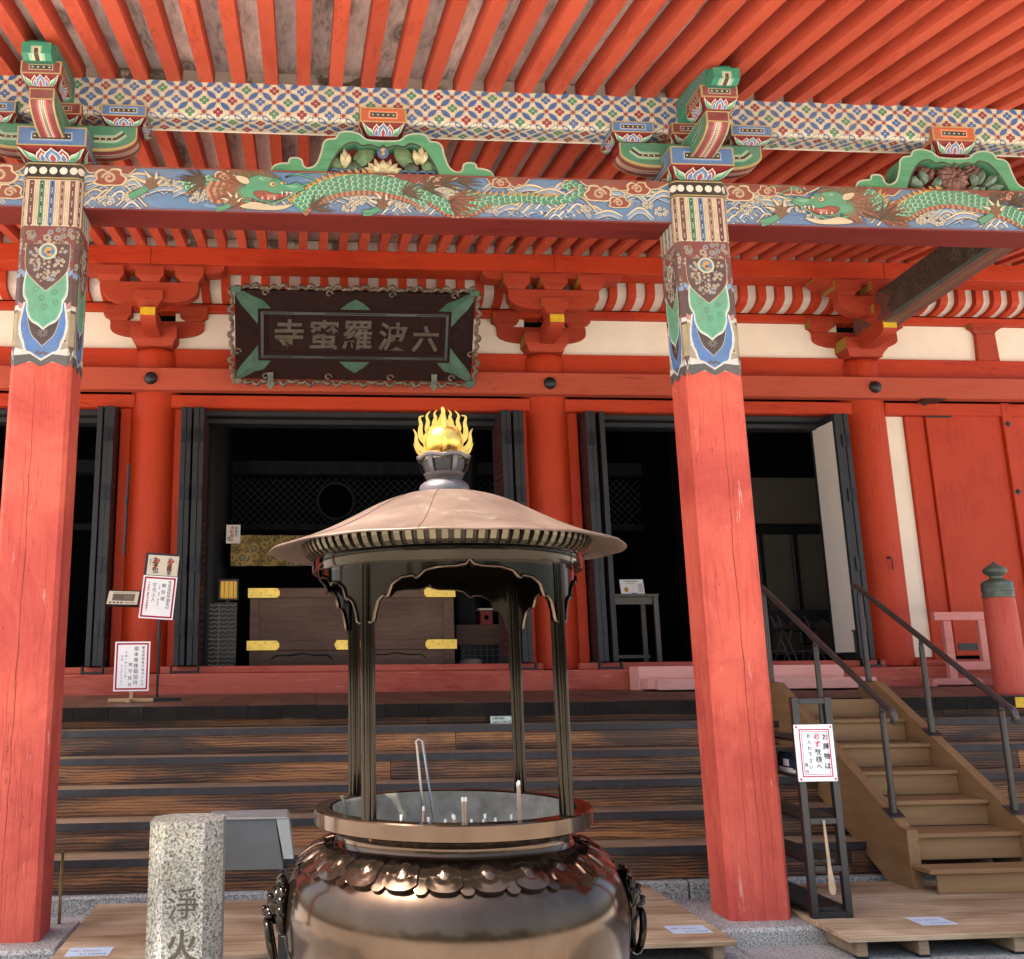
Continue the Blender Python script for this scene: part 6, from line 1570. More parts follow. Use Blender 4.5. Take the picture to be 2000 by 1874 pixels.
# ================================================================== stone post and grey box
px0, px1, py0, py1 = -0.634, -0.325, 4.40, 4.68
m = MB(); ch = 0.072; pr_ = [(px0 + ch, py0), (px1 - ch, py0), (px1, py0 + ch), (px1, py1 - ch), (px1 - ch, py1), (px0 + ch, py1), (px0, py1 - ch), (px0, py0 + ch)]
vs = [(a, b, z) for z in (0.0, 0.936) for a, b in pr_] + [((a - (px0 + px1) / 2) * 0.975 + (px0 + px1) / 2, (b - 4.54) * 0.975 + 4.54, 0.941) for a, b in pr_]
m.add(vs, [(i, (i + 1) % 8, 8 + (i + 1) % 8, 8 + i) for i in range(8)] + [(8 + i, 8 + (i + 1) % 8, 16 + (i + 1) % 8, 16 + i) for i in range(8)] + [tuple(16 + i for i in range(8))])
post = tag(m.build("stone_post", "granite_post"), "squat chamfered granite post carved with two large characters, left of the burner", "stone post")
k = MB(); glyphs(k, [("淨", -0.478, 0.625, 0.132, (0.05, 0.045, 0.035), False), ("火", -0.478, 0.462, 0.132, (0.06, 0.048, 0.032), True)], (0, py0, 0), (1, 0, 0), (0, 0, 1), 0.0015)
k.build("carved_character", "ink", post)
gb = thing("metal_case", "plain grey sloping-sided metal case on dark legs behind the granite post", "case", (-0.2, 5.1, 0))
MB().loft([(0.645, -0.44, -0.078, 4.97, 5.28), (0.862, -0.44, -0.118, 5.01, 5.26)]).build("sloping_body", "grey_metal", gb)
MB().loft([(0.690, -0.076, -0.030, 4.965, 5.285), (0.868, -0.115, -0.056, 5.005, 5.265)]).build("side_board", "steel_dull", gb)
MB().box(-0.445, -0.06, 5.0, 5.27, 0.8635, 0.874, 0.003).build("thin_lid", "steel_dull", gb); simple("steel_dull", (0.26, 0.26, 0.245), 0.5, 0.3, var=0.2)
for a, b in ((-0.40, 5.0), (-0.08, 5.0), (-0.40, 5.24), (-0.08, 5.24)): MB().box(a - 0.02, a + 0.02, b - 0.02, b + 0.02, 0.0, 0.646, 0.003).build("leg", "black_iron", gb)
ln_ = MB().tube([(-1.435, 6.48, 0.0), (-1.437, 6.48, 0.3), (-1.44, 6.50, 0.47), (-1.44, 6.48, 0.5)], 0.010, 8).build("thin_pole", "brass_dark", None, 50); tag(ln_, "thin dull brass pole standing behind the left porch pillar", "pole")

# ================================================================== plywood platforms and paper cards
def platform(x0, x1, y0, y1, label, feet):
    t = thing("plywood_platform", label, "platform", ((x0 + x1) / 2, (y0 + y1) / 2, 0), "plywood platforms before the steps")
    MB().box(x0, x1, y0, y1, 0.092, 0.120, 0.003).build("deck", "plywood", t)
    for f in feet:
        MB().box(f - 0.030, f + 0.030, y0 + 0.03, y1 - 0.03, 0.012, 0.091, 0.003).build("runner", "tread_wood", t)
        for yy_ in (y0 + 0.035, (y0 + y1) / 2, y1 - 0.075): MB().box(f - 0.031, f + 0.031, yy_, yy_ + 0.04, 0.001, 0.0118).build("rubber_foot", "rubber", t)
    return t
platform(-1.282, 0.50, 5.60, 6.85, "plywood platform at the foot of the steps beside the granite post", (-1.2, -0.6, 0.0, 0.42))
platform(0.53, 2.345, 5.56, 6.98, "plywood platform between the burner and the right porch pillar", (0.6, 1.2, 1.65, 2.25))
platform(2.96, 5.6, 5.55, 6.90, "plywood platform under the shoe rack and wooden stairs", (3.05, 3.4, 3.95, 4.48, 5.1))
def shoe_card(x0, x1, y0, y1, label, skew=0.0):
    o = MB().box(x0, x1, y0, y1, 0.1205, 0.1222).build("paper_card", "card_blue"); tag(o, label, "card", "no shoes cards on the platforms")
    k = MB(); W = x1 - x0; H = y1 - y0; red = (0.38, 0.015, 0.05); blk = (0.03, 0.03, 0.04)
    it = [(c, W * (0.12 + 0.085 * i), H * 0.66, W * 0.145, red, True) for i, c in enumerate("NO shoes")] + [(c, W * (0.36 + 0.085 * i), H * 0.27, W * 0.145, blk, True) for i, c in enumerate("allowed")]
    glyphs(k, [q for q in it if q[0] != ' '], (x0, y0, 0.1222), (1, 0, 0), (0, 1, 0), 0.0006); k.build("printed_words", "ink", o)
shoe_card(-1.218, -0.991, 5.647, 5.806, "pale blue NO shoes allowed card on the left platform by the granite post")
shoe_card(2.061, 2.284, 5.730, 5.890, "pale blue NO shoes allowed card on the platform right of the burner")
shoe_card(3.510, 3.718, 5.748, 5.920, "pale blue NO shoes allowed card on the platform beside the shoe rack")

# ================================================================== wooden stairs with handrails
stt = thing("wooden_stairs", "brown wooden stairs with two dark metal handrails in front of the right doorway", "stairs", (4.5, 7.3, 0.12))
LX, RX = 4.05, 4.925; TW = 0.038
run, rise = 0.293, 0.1726
def stringer(x, name="stringer"):
    pl = [(8.62, 1.425), (8.30, 1.425), (6.72, 0.490), (6.58, 0.490), (6.66, 0.121), (6.95, 0.121), (8.62, 1.08)]
    pl = [(8.55, 1.425), (8.30, 1.425), (6.70, 0.50), (6.63, 0.488), (6.63, 0.1215), (6.92, 0.1215), (8.55, 1.02)]
    o = MB().prism(pl, lambda a, b, t: (t, a, b), x - TW, x + TW).build(name, "stair_side", stt); return o
wood("stair_side", [(0.36, (0.175, 0.096, 0.040)), (0.64, (0.255, 0.148, 0.066))], 'Y', 0.5, 1.6, 0.08, False, 0.6)
stringer(LX); stringer(RX)
for i in range(6):
    Yk, Zk = 7.90 - run * i, 1.137 - rise * i
    x0, x1 = LX + TW + 0.001, RX - TW - 0.001
    if i == 5: x0, x1 = LX - 0.03, RX + 0.10
    tr = MB().box(x0, x1, Yk if i < 5 else Yk, Yk + (run + 0.02 if i < 5 else 0.195), Zk - 0.030, Zk, 0.005).build("tread", "stair_wood", stt)
    MB().box(x0 + (0 if i < 5 else 0.06), x1 - (0 if i < 5 else 0.03), Yk + 0.03, Yk + 0.05, Zk - rise + 0.001 if i < 5 else 0.1215, Zk - 0.031, 0.002).build("riser", "stair_wood", stt)
MB().box(LX + TW, RX - TW, 8.225, 8.245, 1.138, 1.283).build("riser", "stair_wood", stt)
for j, x in enumerate((LX, RX)):
    ra = thing_part = bpy.data.objects.new("handrail", None); ra.location = (x, 7.5, 1.5); link(ra, stt)
    a, b = Vector((x, 8.46, 2.245)), Vector((x, 6.76, 1.275))
    pth = [a + Vector((0, 0.06, 0.004)), a + Vector((0, 0.02, 0.008)), a] + [a.lerp(b, t) for t in (0.2, 0.4, 0.6, 0.8, 1.0)] + [b + Vector((0, -0.05, -0.02)), b + Vector((0, -0.075, -0.05)), b + Vector((0, -0.078, -0.085)), b + Vector((0, -0.06, -0.105))]
    MB().tube(pth, 0.0235, 12).build("grip", "rail_grip", ra, 60)
    for (yy_, zb) in ((8.44, 1.426), (7.64, 1.044), (6.82, 0.572)):
        zt = 1.275 + (yy_ - 6.76) * (2.245 - 1.275) / 1.70
        MB().cyl((x, yy_, zb), (x, yy_, zt - 0.075), 0.021, n=14).cyl((x, yy_, zb), (x, yy_, zb + 0.15), 0.0245, n=14).build("baluster", "rail_metal", ra, 40)
        MB().cyl((x, yy_, zt - 0.076), (x, yy_, zt - 0.015), 0.014, n=10).ball((x, yy_, zt - 0.06), 0.019, 10, 6).build("swivel", "rail_metal", ra, 50)
        tl = math.atan2(0.97, 1.70); bpn = MB().box(-0.055, 0.055, -0.055, 0.055, -0.003, 0.004, 0.002)
        if yy_ < 8.3: bpn.v = [(x + p_, yy_ + q_ * math.cos(tl * .92) - r_ * math.sin(tl), zb + q_ * math.sin(tl * .92) + r_) for p_, q_, r_ in bpn.v]
        else: bpn.v = [(x + p_ * 0.6, yy_ + q_, zb + r_) for p_, q_, r_ in bpn.v]
        bpn.build("base_plate", "rail_metal", ra)

# ================================================================== shoe rack, its sign, shoehorn, shoe
rk = thing("shoe_rack", "narrow black wooden shoe rack standing on the platform beside the right porch pillar", "shoe rack", (3.09, 6.3, 0.12))
rx0, rx1, ry0, ry1 = 2.972, 3.220, 5.95, 6.85
for y in (ry0, ry1 - 0.04):
    for x in (rx0, rx1 - 0.042): MB().box(x, x + 0.042, y, y + 0.04, 0.1205, 1.372, 0.003).build("upright", "black_lacquer", rk)
    for z in (1.332, 0.640, 0.375, 0.1215): MB().box(rx0 + 0.0425, rx1 - 0.0425, y + 0.003, y + 0.037, z, z + 0.034, 0.002).build("crossbar", "black_lacquer", rk)
for z in (0.156, 0.42, 0.66, 0.90, 1.11): MB().box(rx0 + 0.004, rx1 - 0.004, ry0 + 0.041, ry1 - 0.041, z, z + 0.018, 0.002).build("shelf", "black_lacquer", rk)
sg = MB().box(2.962, 3.204, 5.938, 5.9495, 0.883, 1.212, 0.003).build("notice_board", "paper_white"); tag(sg, "white notice with double pink border fixed to the shoe rack's end", "sign")
k = MB(); q = Painter((2.962, 5.938, 0.883), (1, 0, 0), (0, 0, 1), k, eps=0.0002); W, H = 0.242, 0.329; pk = (0.50, 0.03, 0.09)
for d_, w_ in ((0.026, 0.007), (0.040, 0.003)):
    for a in ((d_, W - d_, d_, d_ + w_), (d_, W - d_, H - d_ - w_, H - d_), (d_, d_ + w_, d_ + w_, H - d_ - w_), (W - d_ - w_, W - d_, d_ + w_, H - d_ - w_)): q.rect(*a, pk)
for u_ in (0.014, W - 0.014):
    for v_ in (0.014, H - 0.014): q.disc(u_, v_, 0.007, pk)
ik = (0.03, 0.03, 0.03); rd = (0.55, 0.02, 0.03)
its = column_text("お履物は", 0.188, 0.285, 0.040, ik, 0.056, True) + column_text("必ず", 0.135, 0.285, 0.040, rd, 0.046, True) + column_text("靴棚へ", 0.135, 0.190, 0.038, ik, 0.042, True) + column_text("お入れ下さい", 0.085, 0.282, 0.026, ik, 0.036, True) + column_text("当山", 0.056, 0.115, 0.022, ik, 0.036, True)
glyphs(k, its, (2.962, 5.938, 0.883), (1, 0, 0), (0, 0, 1), 0.0015); k.build("lettering", "ink", sg)
sh_ = thing("shoehorn", "long pale wooden shoehorn hanging from the shoe rack", "shoehorn", (3.09, 5.945, 0.25))
m = MB(); hp = [(0.640, 0.006), (0.60, 0.0075), (0.45, 0.009), (0.40, 0.010), (0.34, 0.016), (0.29, 0.021), (0.265, 0.019), (0.252, 0.010)]
vs = []
for z, w_ in hp:
    for s_ in (-1, 0, 1): vs += [(3.092 + s_ * w_ + (0.64 - z) * 0.03, 5.935 + (0.004 * s_ * s_), z), (3.092 + s_ * w_ + (0.64 - z) * 0.03, 5.943 + (0.004 * s_ * s_), z)]
fs = []
for i in range(len(hp) - 1):
    for j in range(2): fs += [(6 * i + 2 * j, 6 * i + 6 + 2 * j, 6 * i + 8 + 2 * j, 6 * i + 2 + 2 * j), (6 * i + 1 + 2 * j, 6 * i + 3 + 2 * j, 6 * i + 9 + 2 * j, 6 * i + 7 + 2 * j)]
    fs += [(6 * i, 6 * i + 1, 6 * i + 7, 6 * i + 6), (6 * i + 4, 6 * i + 10, 6 * i + 11, 6 * i + 5)]
fs += [(0, 2, 3, 1), (2, 4, 5, 3), (42, 43, 45, 44), (44, 45, 47, 46)]
m.add(vs, fs); m.build("blade", "horn_wood", sh_, 50)
MB().tube([(3.092, 5.938, 0.635), (3.086, 5.940, 0.648), (3.086, 5.942, 0.665), (3.097, 5.943, 0.665), (3.097, 5.940, 0.648), (3.092, 5.938, 0.635)], 0.0018, 5).build("hanging_loop", "shoe_white", sh_)
se = thing("canvas_shoe", "navy canvas shoe with white sole on a shelf of the rack", "shoe", (3.10, 6.3, 0.918))
m = MB(); L = 0.27; vs = []; nS = 14; nA = 12
for i in range(nS + 1):
    t = i / nS; y = 6.06 + L * t; hw = 0.040 * (math.sin(pi * min(max(t * 0.92 + 0.05, 0), 1)) ** 0.35); hh = 0.095 if t > 0.55 else 0.045 + 0.05 * (t / 0.55) ** 1.6
    if t < 0.05: hh = 0.035
    for j in range(nA + 1):
        a = pi * j / nA; vs.append((3.045 - hw * math.cos(a), y, 0.937 + hh * math.sin(a) ** 0.6))
m.add(vs, [(i * (nA + 1) + j, i * (nA + 1) + j + 1, (i + 1) * (nA + 1) + j + 1, (i + 1) * (nA + 1) + j) for i in range(nS) for j in range(nA)]); m.build("upper", "shoe_navy", se, 60)
MB().prism([(3.045 + 0.044 * math.cos(t), 6.195 + 0.140 * math.sin(t)) for t in (2 * pi * i / 24 for i in range(24))], lambda a, b, t: (a, b, t), 0.945, 0.9185).build("sole", "shoe_white", se, 50)
MB().box(3.002, 3.0045, 6.13, 6.20, 0.955, 0.995, 0.001).build("side_patch", "shoe_white", se)

# ================================================================== sign stands on the veranda
def frame_board_sign(parent, name, mat, O, U, V, W, H, t=0.012):
    O = Vector(O); U = Vector(U).normalized(); V = Vector(V).normalized(); N = U.cross(V)
    m = MB(); vs = [O + U * a + V * b + N * c for c in (-t, 0) for a, b in ((0, 0), (W, 0), (W, H), (0, H))]
    m.add(vs, [(3, 2, 1, 0), (4, 5, 6, 7), (0, 1, 5, 4), (1, 2, 6, 5), (2, 3, 7, 6), (3, 0, 4, 7)]); return m.build(name, mat, parent), O, U, V
YS = 9.3; zf = zv(YS)
def bordered(k, O, U, V, W, H, col, d_=0.02, w_=0.016):
    q = Painter(O, U, V, k, eps=0.0002)
    for a in ((d_, W - d_, d_, d_ + w_), (d_, W - d_, H - d_ - w_, H - d_), (d_, d_ + w_, d_ + w_, H - d_ - w_), (W - d_ - w_, W - d_, d_ + w_, H - d_ - w_)): q.rect(*a, col)
crim = (0.36, 0.012, 0.045)
# tall poster stand
ts = thing("poster_stand", "tall black poster stand with two calligraphy sheets, beside the left column", "sign stand", (-1.30, YS, zf))
Vt = Vector((0.07, 0.10, 1)).normalized(); Ut = Vector((1, 0.0, -0.07)).normalized()
O_ = Vector((-1.497, 9.31, 2.06))
frame_board_sign(ts, "board", "black_lacquer", O_ + Vector((-0.004, 0.010, -0.004)), Ut, Vt, 0.325, 0.615, 0.02)
pb2, Op, Up, Vp = frame_board_sign(ts, "calligraphy_sheet", "cream_paper", O_ + Ut * 0.022 + Vt * 0.40, Ut, Vt, 0.285, 0.19, 0.002)
simple("cream_paper", (0.60, 0.53, 0.40), 0.5, var=0.04); pb2.data.materials[0] = M["cream_paper"]
k = MB(); q = Painter(Op, Up, Vp, k, eps=0.0002, lift=0.001)
for c0 in (0.072, 0.205):
    for (a, b, r_) in ((0.0, 0.135, 0.017), (0.006, 0.095, 0.02), (-0.012, 0.06, 0.014), (0.03, 0.14, 0.012)): q.rect(c0 + a - r_ * 0.7, c0 + a + r_ * 0.7, b - r_, b + r_, (0.50, 0.05, 0.04)); q.nx(0.3)
q.nx()
glyphs(k, [("六", 0.072, 0.145, 0.062, ik, True), ("字", 0.072, 0.098, 0.058, ik, True), ("也", 0.076, 0.048, 0.062, ik, True), ("六", 0.205, 0.150, 0.055, ik, True), ("波", 0.205, 0.108, 0.05, ik, True), ("羅", 0.205, 0.065, 0.052, ik, True), ("堂", 0.205, 0.025, 0.04, ik, True)] + column_text("御朱印", 0.025, 0.15, 0.018, ik, 0.02, False) + column_text("十一月", 0.262, 0.17, 0.013, ik, 0.015, False), Op, Up, Vp, 0.0022)
k.build("brush_writing", "ink", pb2, kind="stuff")
MB().cyl((-1.305, 9.33, zf + 0.02), (-1.308, 9.33, 2.10), 0.013, n=10).cyl((-1.307, 9.33, 1.86), (-1.307, 9.33, 1.94), 0.019, n=10).build("pole", "black_iron", ts, 40)
MB().prism([(-1.46, 9.28), (-1.20, 9.26), (-1.09, 9.33), (-1.20, 9.40), (-1.46, 9.38)], lambda a, b, t: (a, b, t), zf + 0.026, zf + 0.001).build("foot", "black_iron", ts)
n1 = thing("bordered_notice", "white notice with crimson border clipped on the tall poster stand", "notice", (-1.34, 9.3, 2.05))
ps, O1, U1, V1 = frame_board_sign(n1, "sheet", "paper_white", O_ + Vector((0.0, -0.003, -0.006)), Ut, Vt, 0.312, 0.40, 0.003)
k = MB(); bordered(k, O1, U1, V1, 0.312, 0.40, crim, 0.012, 0.016)
its = column_text("本堂納経所御朱印", 0.250, 0.365, 0.036, ik, 0.034, False) + column_text("観音様", 0.198, 0.345, 0.042, ik, 0.062, False) + column_text("（本尊 清瑞 御詠歌）", 0.158, 0.335, 0.017, ik, 0.0205, False) + column_text("空也上人", 0.112, 0.340, 0.042, ik, 0.046, False) + column_text("※弁財天御朱印は地蔵堂へ", 0.060, 0.345, 0.021, (0.42, 0.02, 0.06), 0.0235, True)
glyphs(k, its, O1, U1, V1, 0.0015); k.build("lettering", "ink", ps)
# low slanted board
ls = thing("slanted_caption_stand", "low black stand with a slanted cream caption panel left of the tall poster", "caption stand", (-1.64, 9.35, zf))
Vl = Vector((0.06, 0.62, 1)).normalized(); Ul = Vector((1, 0, -0.03)).normalized(); Ol = Vector((-1.806, 9.30, 2.170))
frame_board_sign(ls, "panel_frame", "black_lacquer", Ol, Ul, Vl, 0.305, 0.175, 0.022)
pc, Oc, Uc, Vc = frame_board_sign(ls, "caption_panel", "cream_paper", Ol + Ul * 0.014 + Vl * 0.014 - Vector((0, 0.002, -0.001)), Ul, Vl, 0.277, 0.147, 0.001)
k = MB(); q = Painter(Oc, Uc, Vc, k, eps=0.0002, lift=0.0006); q.rect(0.04, 0.245, 0.038, 0.118, (0.20, 0.18, 0.14)); q.nx(); q.rect(0.05, 0.235, 0.044, 0.112, (0.12, 0.10, 0.075)); q.nx()
for i in range(7): q.rect(0.15 + 0.011 * i, 0.154 + 0.011 * i, 0.055, 0.10, (0.25, 0.22, 0.17))
for i in range(4): q.rect(0.02 + 0.034 * i, 0.042 + 0.034 * i, 0.010, 0.026, (0.05, 0.045, 0.04))
for i in range(6): q.rect(0.165 + 0.016 * i, 0.176 + 0.016 * i, 0.012, 0.022, (0.08, 0.07, 0.06))
for i in range(16): q.rect(0.04 + 0.013 * i, 0.048 + 0.013 * i, 0.126, 0.135, (0.15, 0.13, 0.10))
k.build("caption_print", "ink", pc)
MB().cyl((-1.662, 9.36, zf + 0.02), (-1.652, 9.36, 2.20), 0.012, n=10).cyl((-1.66, 9.36, 1.80), (-1.66, 9.36, 1.88), 0.017, n=10).build("pole", "black_iron", ls, 40)
MB().lathe([(0.13, 0.0), (0.13, 0.012), (0.10, 0.022), (0.0, 0.026)], (-1.665, 9.36), 28).build("foot", "black_iron", ls, 40); ls.children[-1].location.z = zf + 0.001
# low sign on wooden cross foot
lw = thing("low_notice_stand", "white notice with crimson border on a pale wooden cross foot before the left column", "sign stand", (-1.515, 9.22, zf))
YL = 9.18; zl = zv(YL)
ps, O2, U2, V2 = frame_board_sign(lw, "board", "paper_white", (-1.672, YL, 1.40), (1, 0, 0), (0, 0.02, 1), 0.311, 0.435, 0.01)
k = MB(); bordered(k, O2, U2, V2, 0.311, 0.435, crim, 0.012, 0.015)
its = column_text("観音様御縁日毎月十七日", 0.252, 0.398, 0.028, ik, 0.0325, False) + column_text("御本尊様御加持", 0.190, 0.398, 0.044, ik, 0.050, False) + column_text("御写経会", 0.142, 0.262, 0.036, ik, 0.058, False) + column_text("午後一時より二時", 0.102, 0.355, 0.022, ik, 0.030, False) + column_text("本堂にお上がり下さい", 0.066, 0.320, 0.022, ik, 0.0275, False)
glyphs(k, its, O2, U2, V2, 0.0015); k.build("lettering", "ink", ps)
MB().box(-1.71, -1.315, 9.16, 9.20, zl + 0.002, zl + 0.032, 0.002).build("cross_foot", "pale_wood", lw); MB().box(-1.532, -1.497, 9.03, 9.159, zl - 0.001, zl + 0.030, 0.002).build("cross_foot", "pale_wood", lw); MB().box(-1.532, -1.500, 9.2005, 9.225, zl + 0.002, 1.50, 0.002).build("stem", "pale_wood", lw)
# small sign on the steps
sm = MB().box(1.60, 1.84, 8.52, 8.528, 1.095, 1.178, 0.002).build("step_notice", "paper_white"); tag(sm, "tiny pale notice fixed below the veranda edge in the middle of the steps", "notice")
simple("pale_green_paper", (0.60, 0.68, 0.60), 0.5, var=0.04); sm.data.materials[0] = M["pale_green_paper"]
k = MB(); gi = (0.05, 0.12, 0.08)
glyphs(k, [(c, 0.028 + 0.021 * i, 0.057, 0.021, gi, True) for i, c in enumerate("お履き物は")] + [(c, 0.028 + 0.0195 * i, 0.026, 0.0195, gi, True) for i, c in enumerate("各自でご管理ください")], (1.60, 8.52, 1.095), (1, 0, 0), (0, 0, 1), 0.001); k.build("lettering", "ink", sm)

# ================================================================== offering box and things inside
of = thing("offering_box", "wide dark wooden offering box with gilt strap fittings behind the middle doorway", "offering box", (0.6, 12.0, 1.6))
MB().box(-0.60, 1.80, 11.72, 12.6, 1.601, 2.50).build("body", "box_wood", of)
for (z0, z1) in ((2.405, 2.52), (1.80, 1.915)): MB().box(-0.615, 1.815, 11.685, 11.719, z0, z1, 0.006).build("rail", "box_wood", of)
for (x0, x1) in ((-0.60, -0.49), (1.68, 1.80)):
    for (z0, z1) in ((1.602, 1.798), (1.917, 2.403)): MB().box(x0, x1, 11.69, 11.719, z0, z1, 0.004).build("stile", "box_wood", of)
for (x0, x1, z0, z1, s_) in ((-0.625, -0.255, 2.407, 2.518, 1), (1.449, 1.822, 2.407, 2.518, -1), (-0.63, -0.255, 1.803, 1.912, 1), (1.454, 1.825, 1.803, 1.912, -1), (0.383, 0.755, 1.803, 1.912, 0)):
    zm = (z0 + z1) / 2; a = x0 if s_ > 0 else x0; 
    pl = [(x0, z0), (x1 - 0.03, z0), (x1, zm - 0.02), (x1, zm + 0.02), (x1 - 0.03, z1), (x0, z1)]
    if s_ < 0: pl = [(x1, z0), (x0 + 0.03, z0), (x0, zm - 0.02), (x0, zm + 0.02), (x0 + 0.03, z1), (x1, z1)]
    if s_ == 0: pl = [(x0 + 0.03, z0), (x1 - 0.03, z0), (x1, zm), (x1 - 0.03, z1), (x0 + 0.03, z1), (x0, zm)]
    g_ = MB().prism(pl, lambda p_, q_, t: (p_, t, q_), 11.678, 11.6845).build("gilt_strap", "gold_plate", of)
    nl = MB()
    for i in range(6): nl.ball((x0 + (x1 - x0) * (i + 0.6) / 6.4, 11.677, zm + (0.03 if i % 2 else -0.03) * (1 if i not in (2,) else 0)), 0.006, 6, 4)
    nl.build("nails", "black_iron", g_)
for c in (0.0, 1.1):
    MB().tube([(c - 0.35, 11.715, 1.70), (c - 0.28, 11.715, 1.745), (c - 0.12, 11.715, 1.74), (c, 11.715, 1.765), (c + 0.15, 11.715, 1.74), (c + 0.30, 11.715, 1.745), (c + 0.36, 11.715, 1.70)], 0.008, 6).build("carved_line", "black_lacquer", of)
lt = thing("standing_lantern", "glowing gold lantern on a dark woven pedestal left of the offering box", "lantern", (-0.93, 12.05, 1.6))
MB().loft([(1.601, -1.09, -0.77, 11.95, 12.25), (2.372, -1.105, -0.765, 11.94, 12.26)]).build("pedestal", "black_lacquer", lt)
wv = MB()
for r_ in range(15):
    z = 1.64 + 0.05 * r_
    wv.tube([(-1.09 + 0.02 * i, 11.940 - 0.006 * abs(math.sin(i * 1.6 + r_)), z + 0.008 * math.sin(i * 1.6 + r_)) for i in range(17)], 0.006, 5)
wv.build("woven_bands", "straw", lt, 60)
MB().box(-0.98, -0.972, 11.925, 11.938, 1.61, 2.37).build("pale_edge", "straw", lt)
MB().box(-0.97, -0.78, 11.98, 12.16, 2.43, 2.63, 0.01).build("lamp_box", "lamp_glow", lt)
fr2 = MB()
for x in (-0.985, -0.765): fr2.box(x - 0.008, x + 0.008, 11.965, 12.175, 2.40, 2.65)
for z in (2.40, 2.632): fr2.box(-0.992, -0.758, 11.96, 12.18, z, z + 0.02)
for i in range(1, 4): fr2.box(-0.98 + 0.055 * i - 0.003, -0.98 + 0.055 * i + 0.003, 11.968, 11.979, 2.42, 2.63)
fr2.build("lamp_frame", "black_lacquer", lt); MB().cyl((-0.875, 12.07, 2.373), (-0.875, 12.07, 2.40), 0.05, n=12).build("lamp_foot", "black_lacquer", lt)
s_ = NT("brocade"); v_ = s_.coords((1, 1, 1), False); vo = s_.new("TexVoronoi"); vo.inputs["Scale"].default_value = 7.5; s_.ln(v_, vo.inputs["Vector"]); n_ = s_.noise(v_, 30, 5, 0.7)
c_ = s_.ramp(vo.outputs["Distance"], [(0.15, (0.16, 0.145, 0.085)), (0.34, (0.055, 0.055, 0.035)), (0.44, (0.36, 0.235, 0.045)), (0.60, (0.12, 0.08, 0.02))]); s_.base(s_.mix(s_.ramp(n_, [(0.5, (0, 0, 0)), (0.62, (0.7, 0.7, 0.7))]), c_, (0.42, 0.28, 0.06))); s_.rough(0.5); s_.b.inputs["Metallic"].default_value = 0.3; s_.bump(vo.outputs["Distance"], 0.6, 0.02)
br = MB(); nx_ = 60
vs = [(-0.967 + 3.3 * i / nx_, 13.5 + 0.02 * math.sin(i * 0.9), z) for i in range(nx_ + 1) for z in (2.972, 3.391)]
br.add(vs, [(2 * i, 2 * i + 2, 2 * i + 3, 2 * i + 1) for i in range(nx_)]); br.add([(a, b + 0.012, c) for a, b, c in vs], [(2 * i + 1, 2 * i + 3, 2 * i + 2, 2 * i) for i in range(nx_)])
tag(br.build("brocade_hanging", "brocade"), "gold brocade valance hanging deep inside the middle doorway", "valance")
pn = MB().box(-0.995, -0.811, 13.0, 13.006, 3.215, 3.461).build("photo_ban_notice", "board_white"); tag(pn, "small white photography ban notice hung inside the middle doorway", "notice")
k = MB(); glyphs(k, column_text("本堂内", 0.13, 0.225, 0.04, ik, 0.045, True) + column_text("撮影禁止", 0.075, 0.225, 0.05, (0.5, 0.03, 0.02), 0.05, True), (-0.995, 13.0, 3.215), (1, 0, 0), (0, 0, 1), 0.001); q = Painter((-0.995, 13.0, 3.215), (1, 0, 0), (0, 0, 1), k); q.disc(0.04, 0.06, 0.028, cBLK); q.nx(); q.disc(0.04, 0.06, 0.02, cWHITE); q.nx(); q.line([(0.024, 0.076), (0.056, 0.044)], 0.008, cBLK); k.build("lettering", "ink", pn)
# things right of the offering box
cab = thing("low_cabinet", "dark low cabinet right of the offering box", "cabinet", (2.3, 12.6, 1.6))
MB().box(1.95, 2.75, 12.5, 12.9, 1.86, 2.12, 0.006).build("case", "box_wood", cab); MB().box(2.0, 2.7, 12.52, 12.88, 1.601, 1.859).build("base", "black_lacquer", cab)
gr = MB()
for i in range(9): gr.box(2.03 + 0.075 * i, 2.045 + 0.075 * i, 12.512, 12.519, 1.62, 1.84)
for i in range(3): gr.box(2.0, 2.7, 12.512, 12.5185, 1.66 + 0.07 * i, 1.672 + 0.07 * i)
gr.build("grille", "tile_grey", cab)
mb_ = thing("red_money_box", "little red box with a white lid on the low cabinet", "box", (2.35, 12.6, 2.12))
MB().box(2.27, 2.43, 12.55, 12.7, 2.1205, 2.30, 0.004).build("case", "box_red", mb_); MB().box(2.25, 2.45, 12.53, 12.72, 2.301, 2.325, 0.003).build("lid", "board_white", mb_); MB().lathe([(0.03, 0), (0.03, 0.004), (0, 0.004)], n=16).build("round_slot", "dark_hall", mb_); mb_.children[-1].rotation_euler = (pi / 2, 0, 0); mb_.children[-1].matrix_parent_inverse = Matrix.Identity(4); mb_.children[-1].location = (0.0, -0.052, 0.09)
ht = MB().lathe([(0.13, 1.63), (0.14, 1.66), (0.13, 1.70), (0.10, 1.715), (0.0, 1.72)], (2.05, 12.1), 28).build("straw_cushion", "straw", None, 60); tag(ht, "round pale straw cushion on the floor right of the offering box", "cushion")
ht.location.z = -0.025
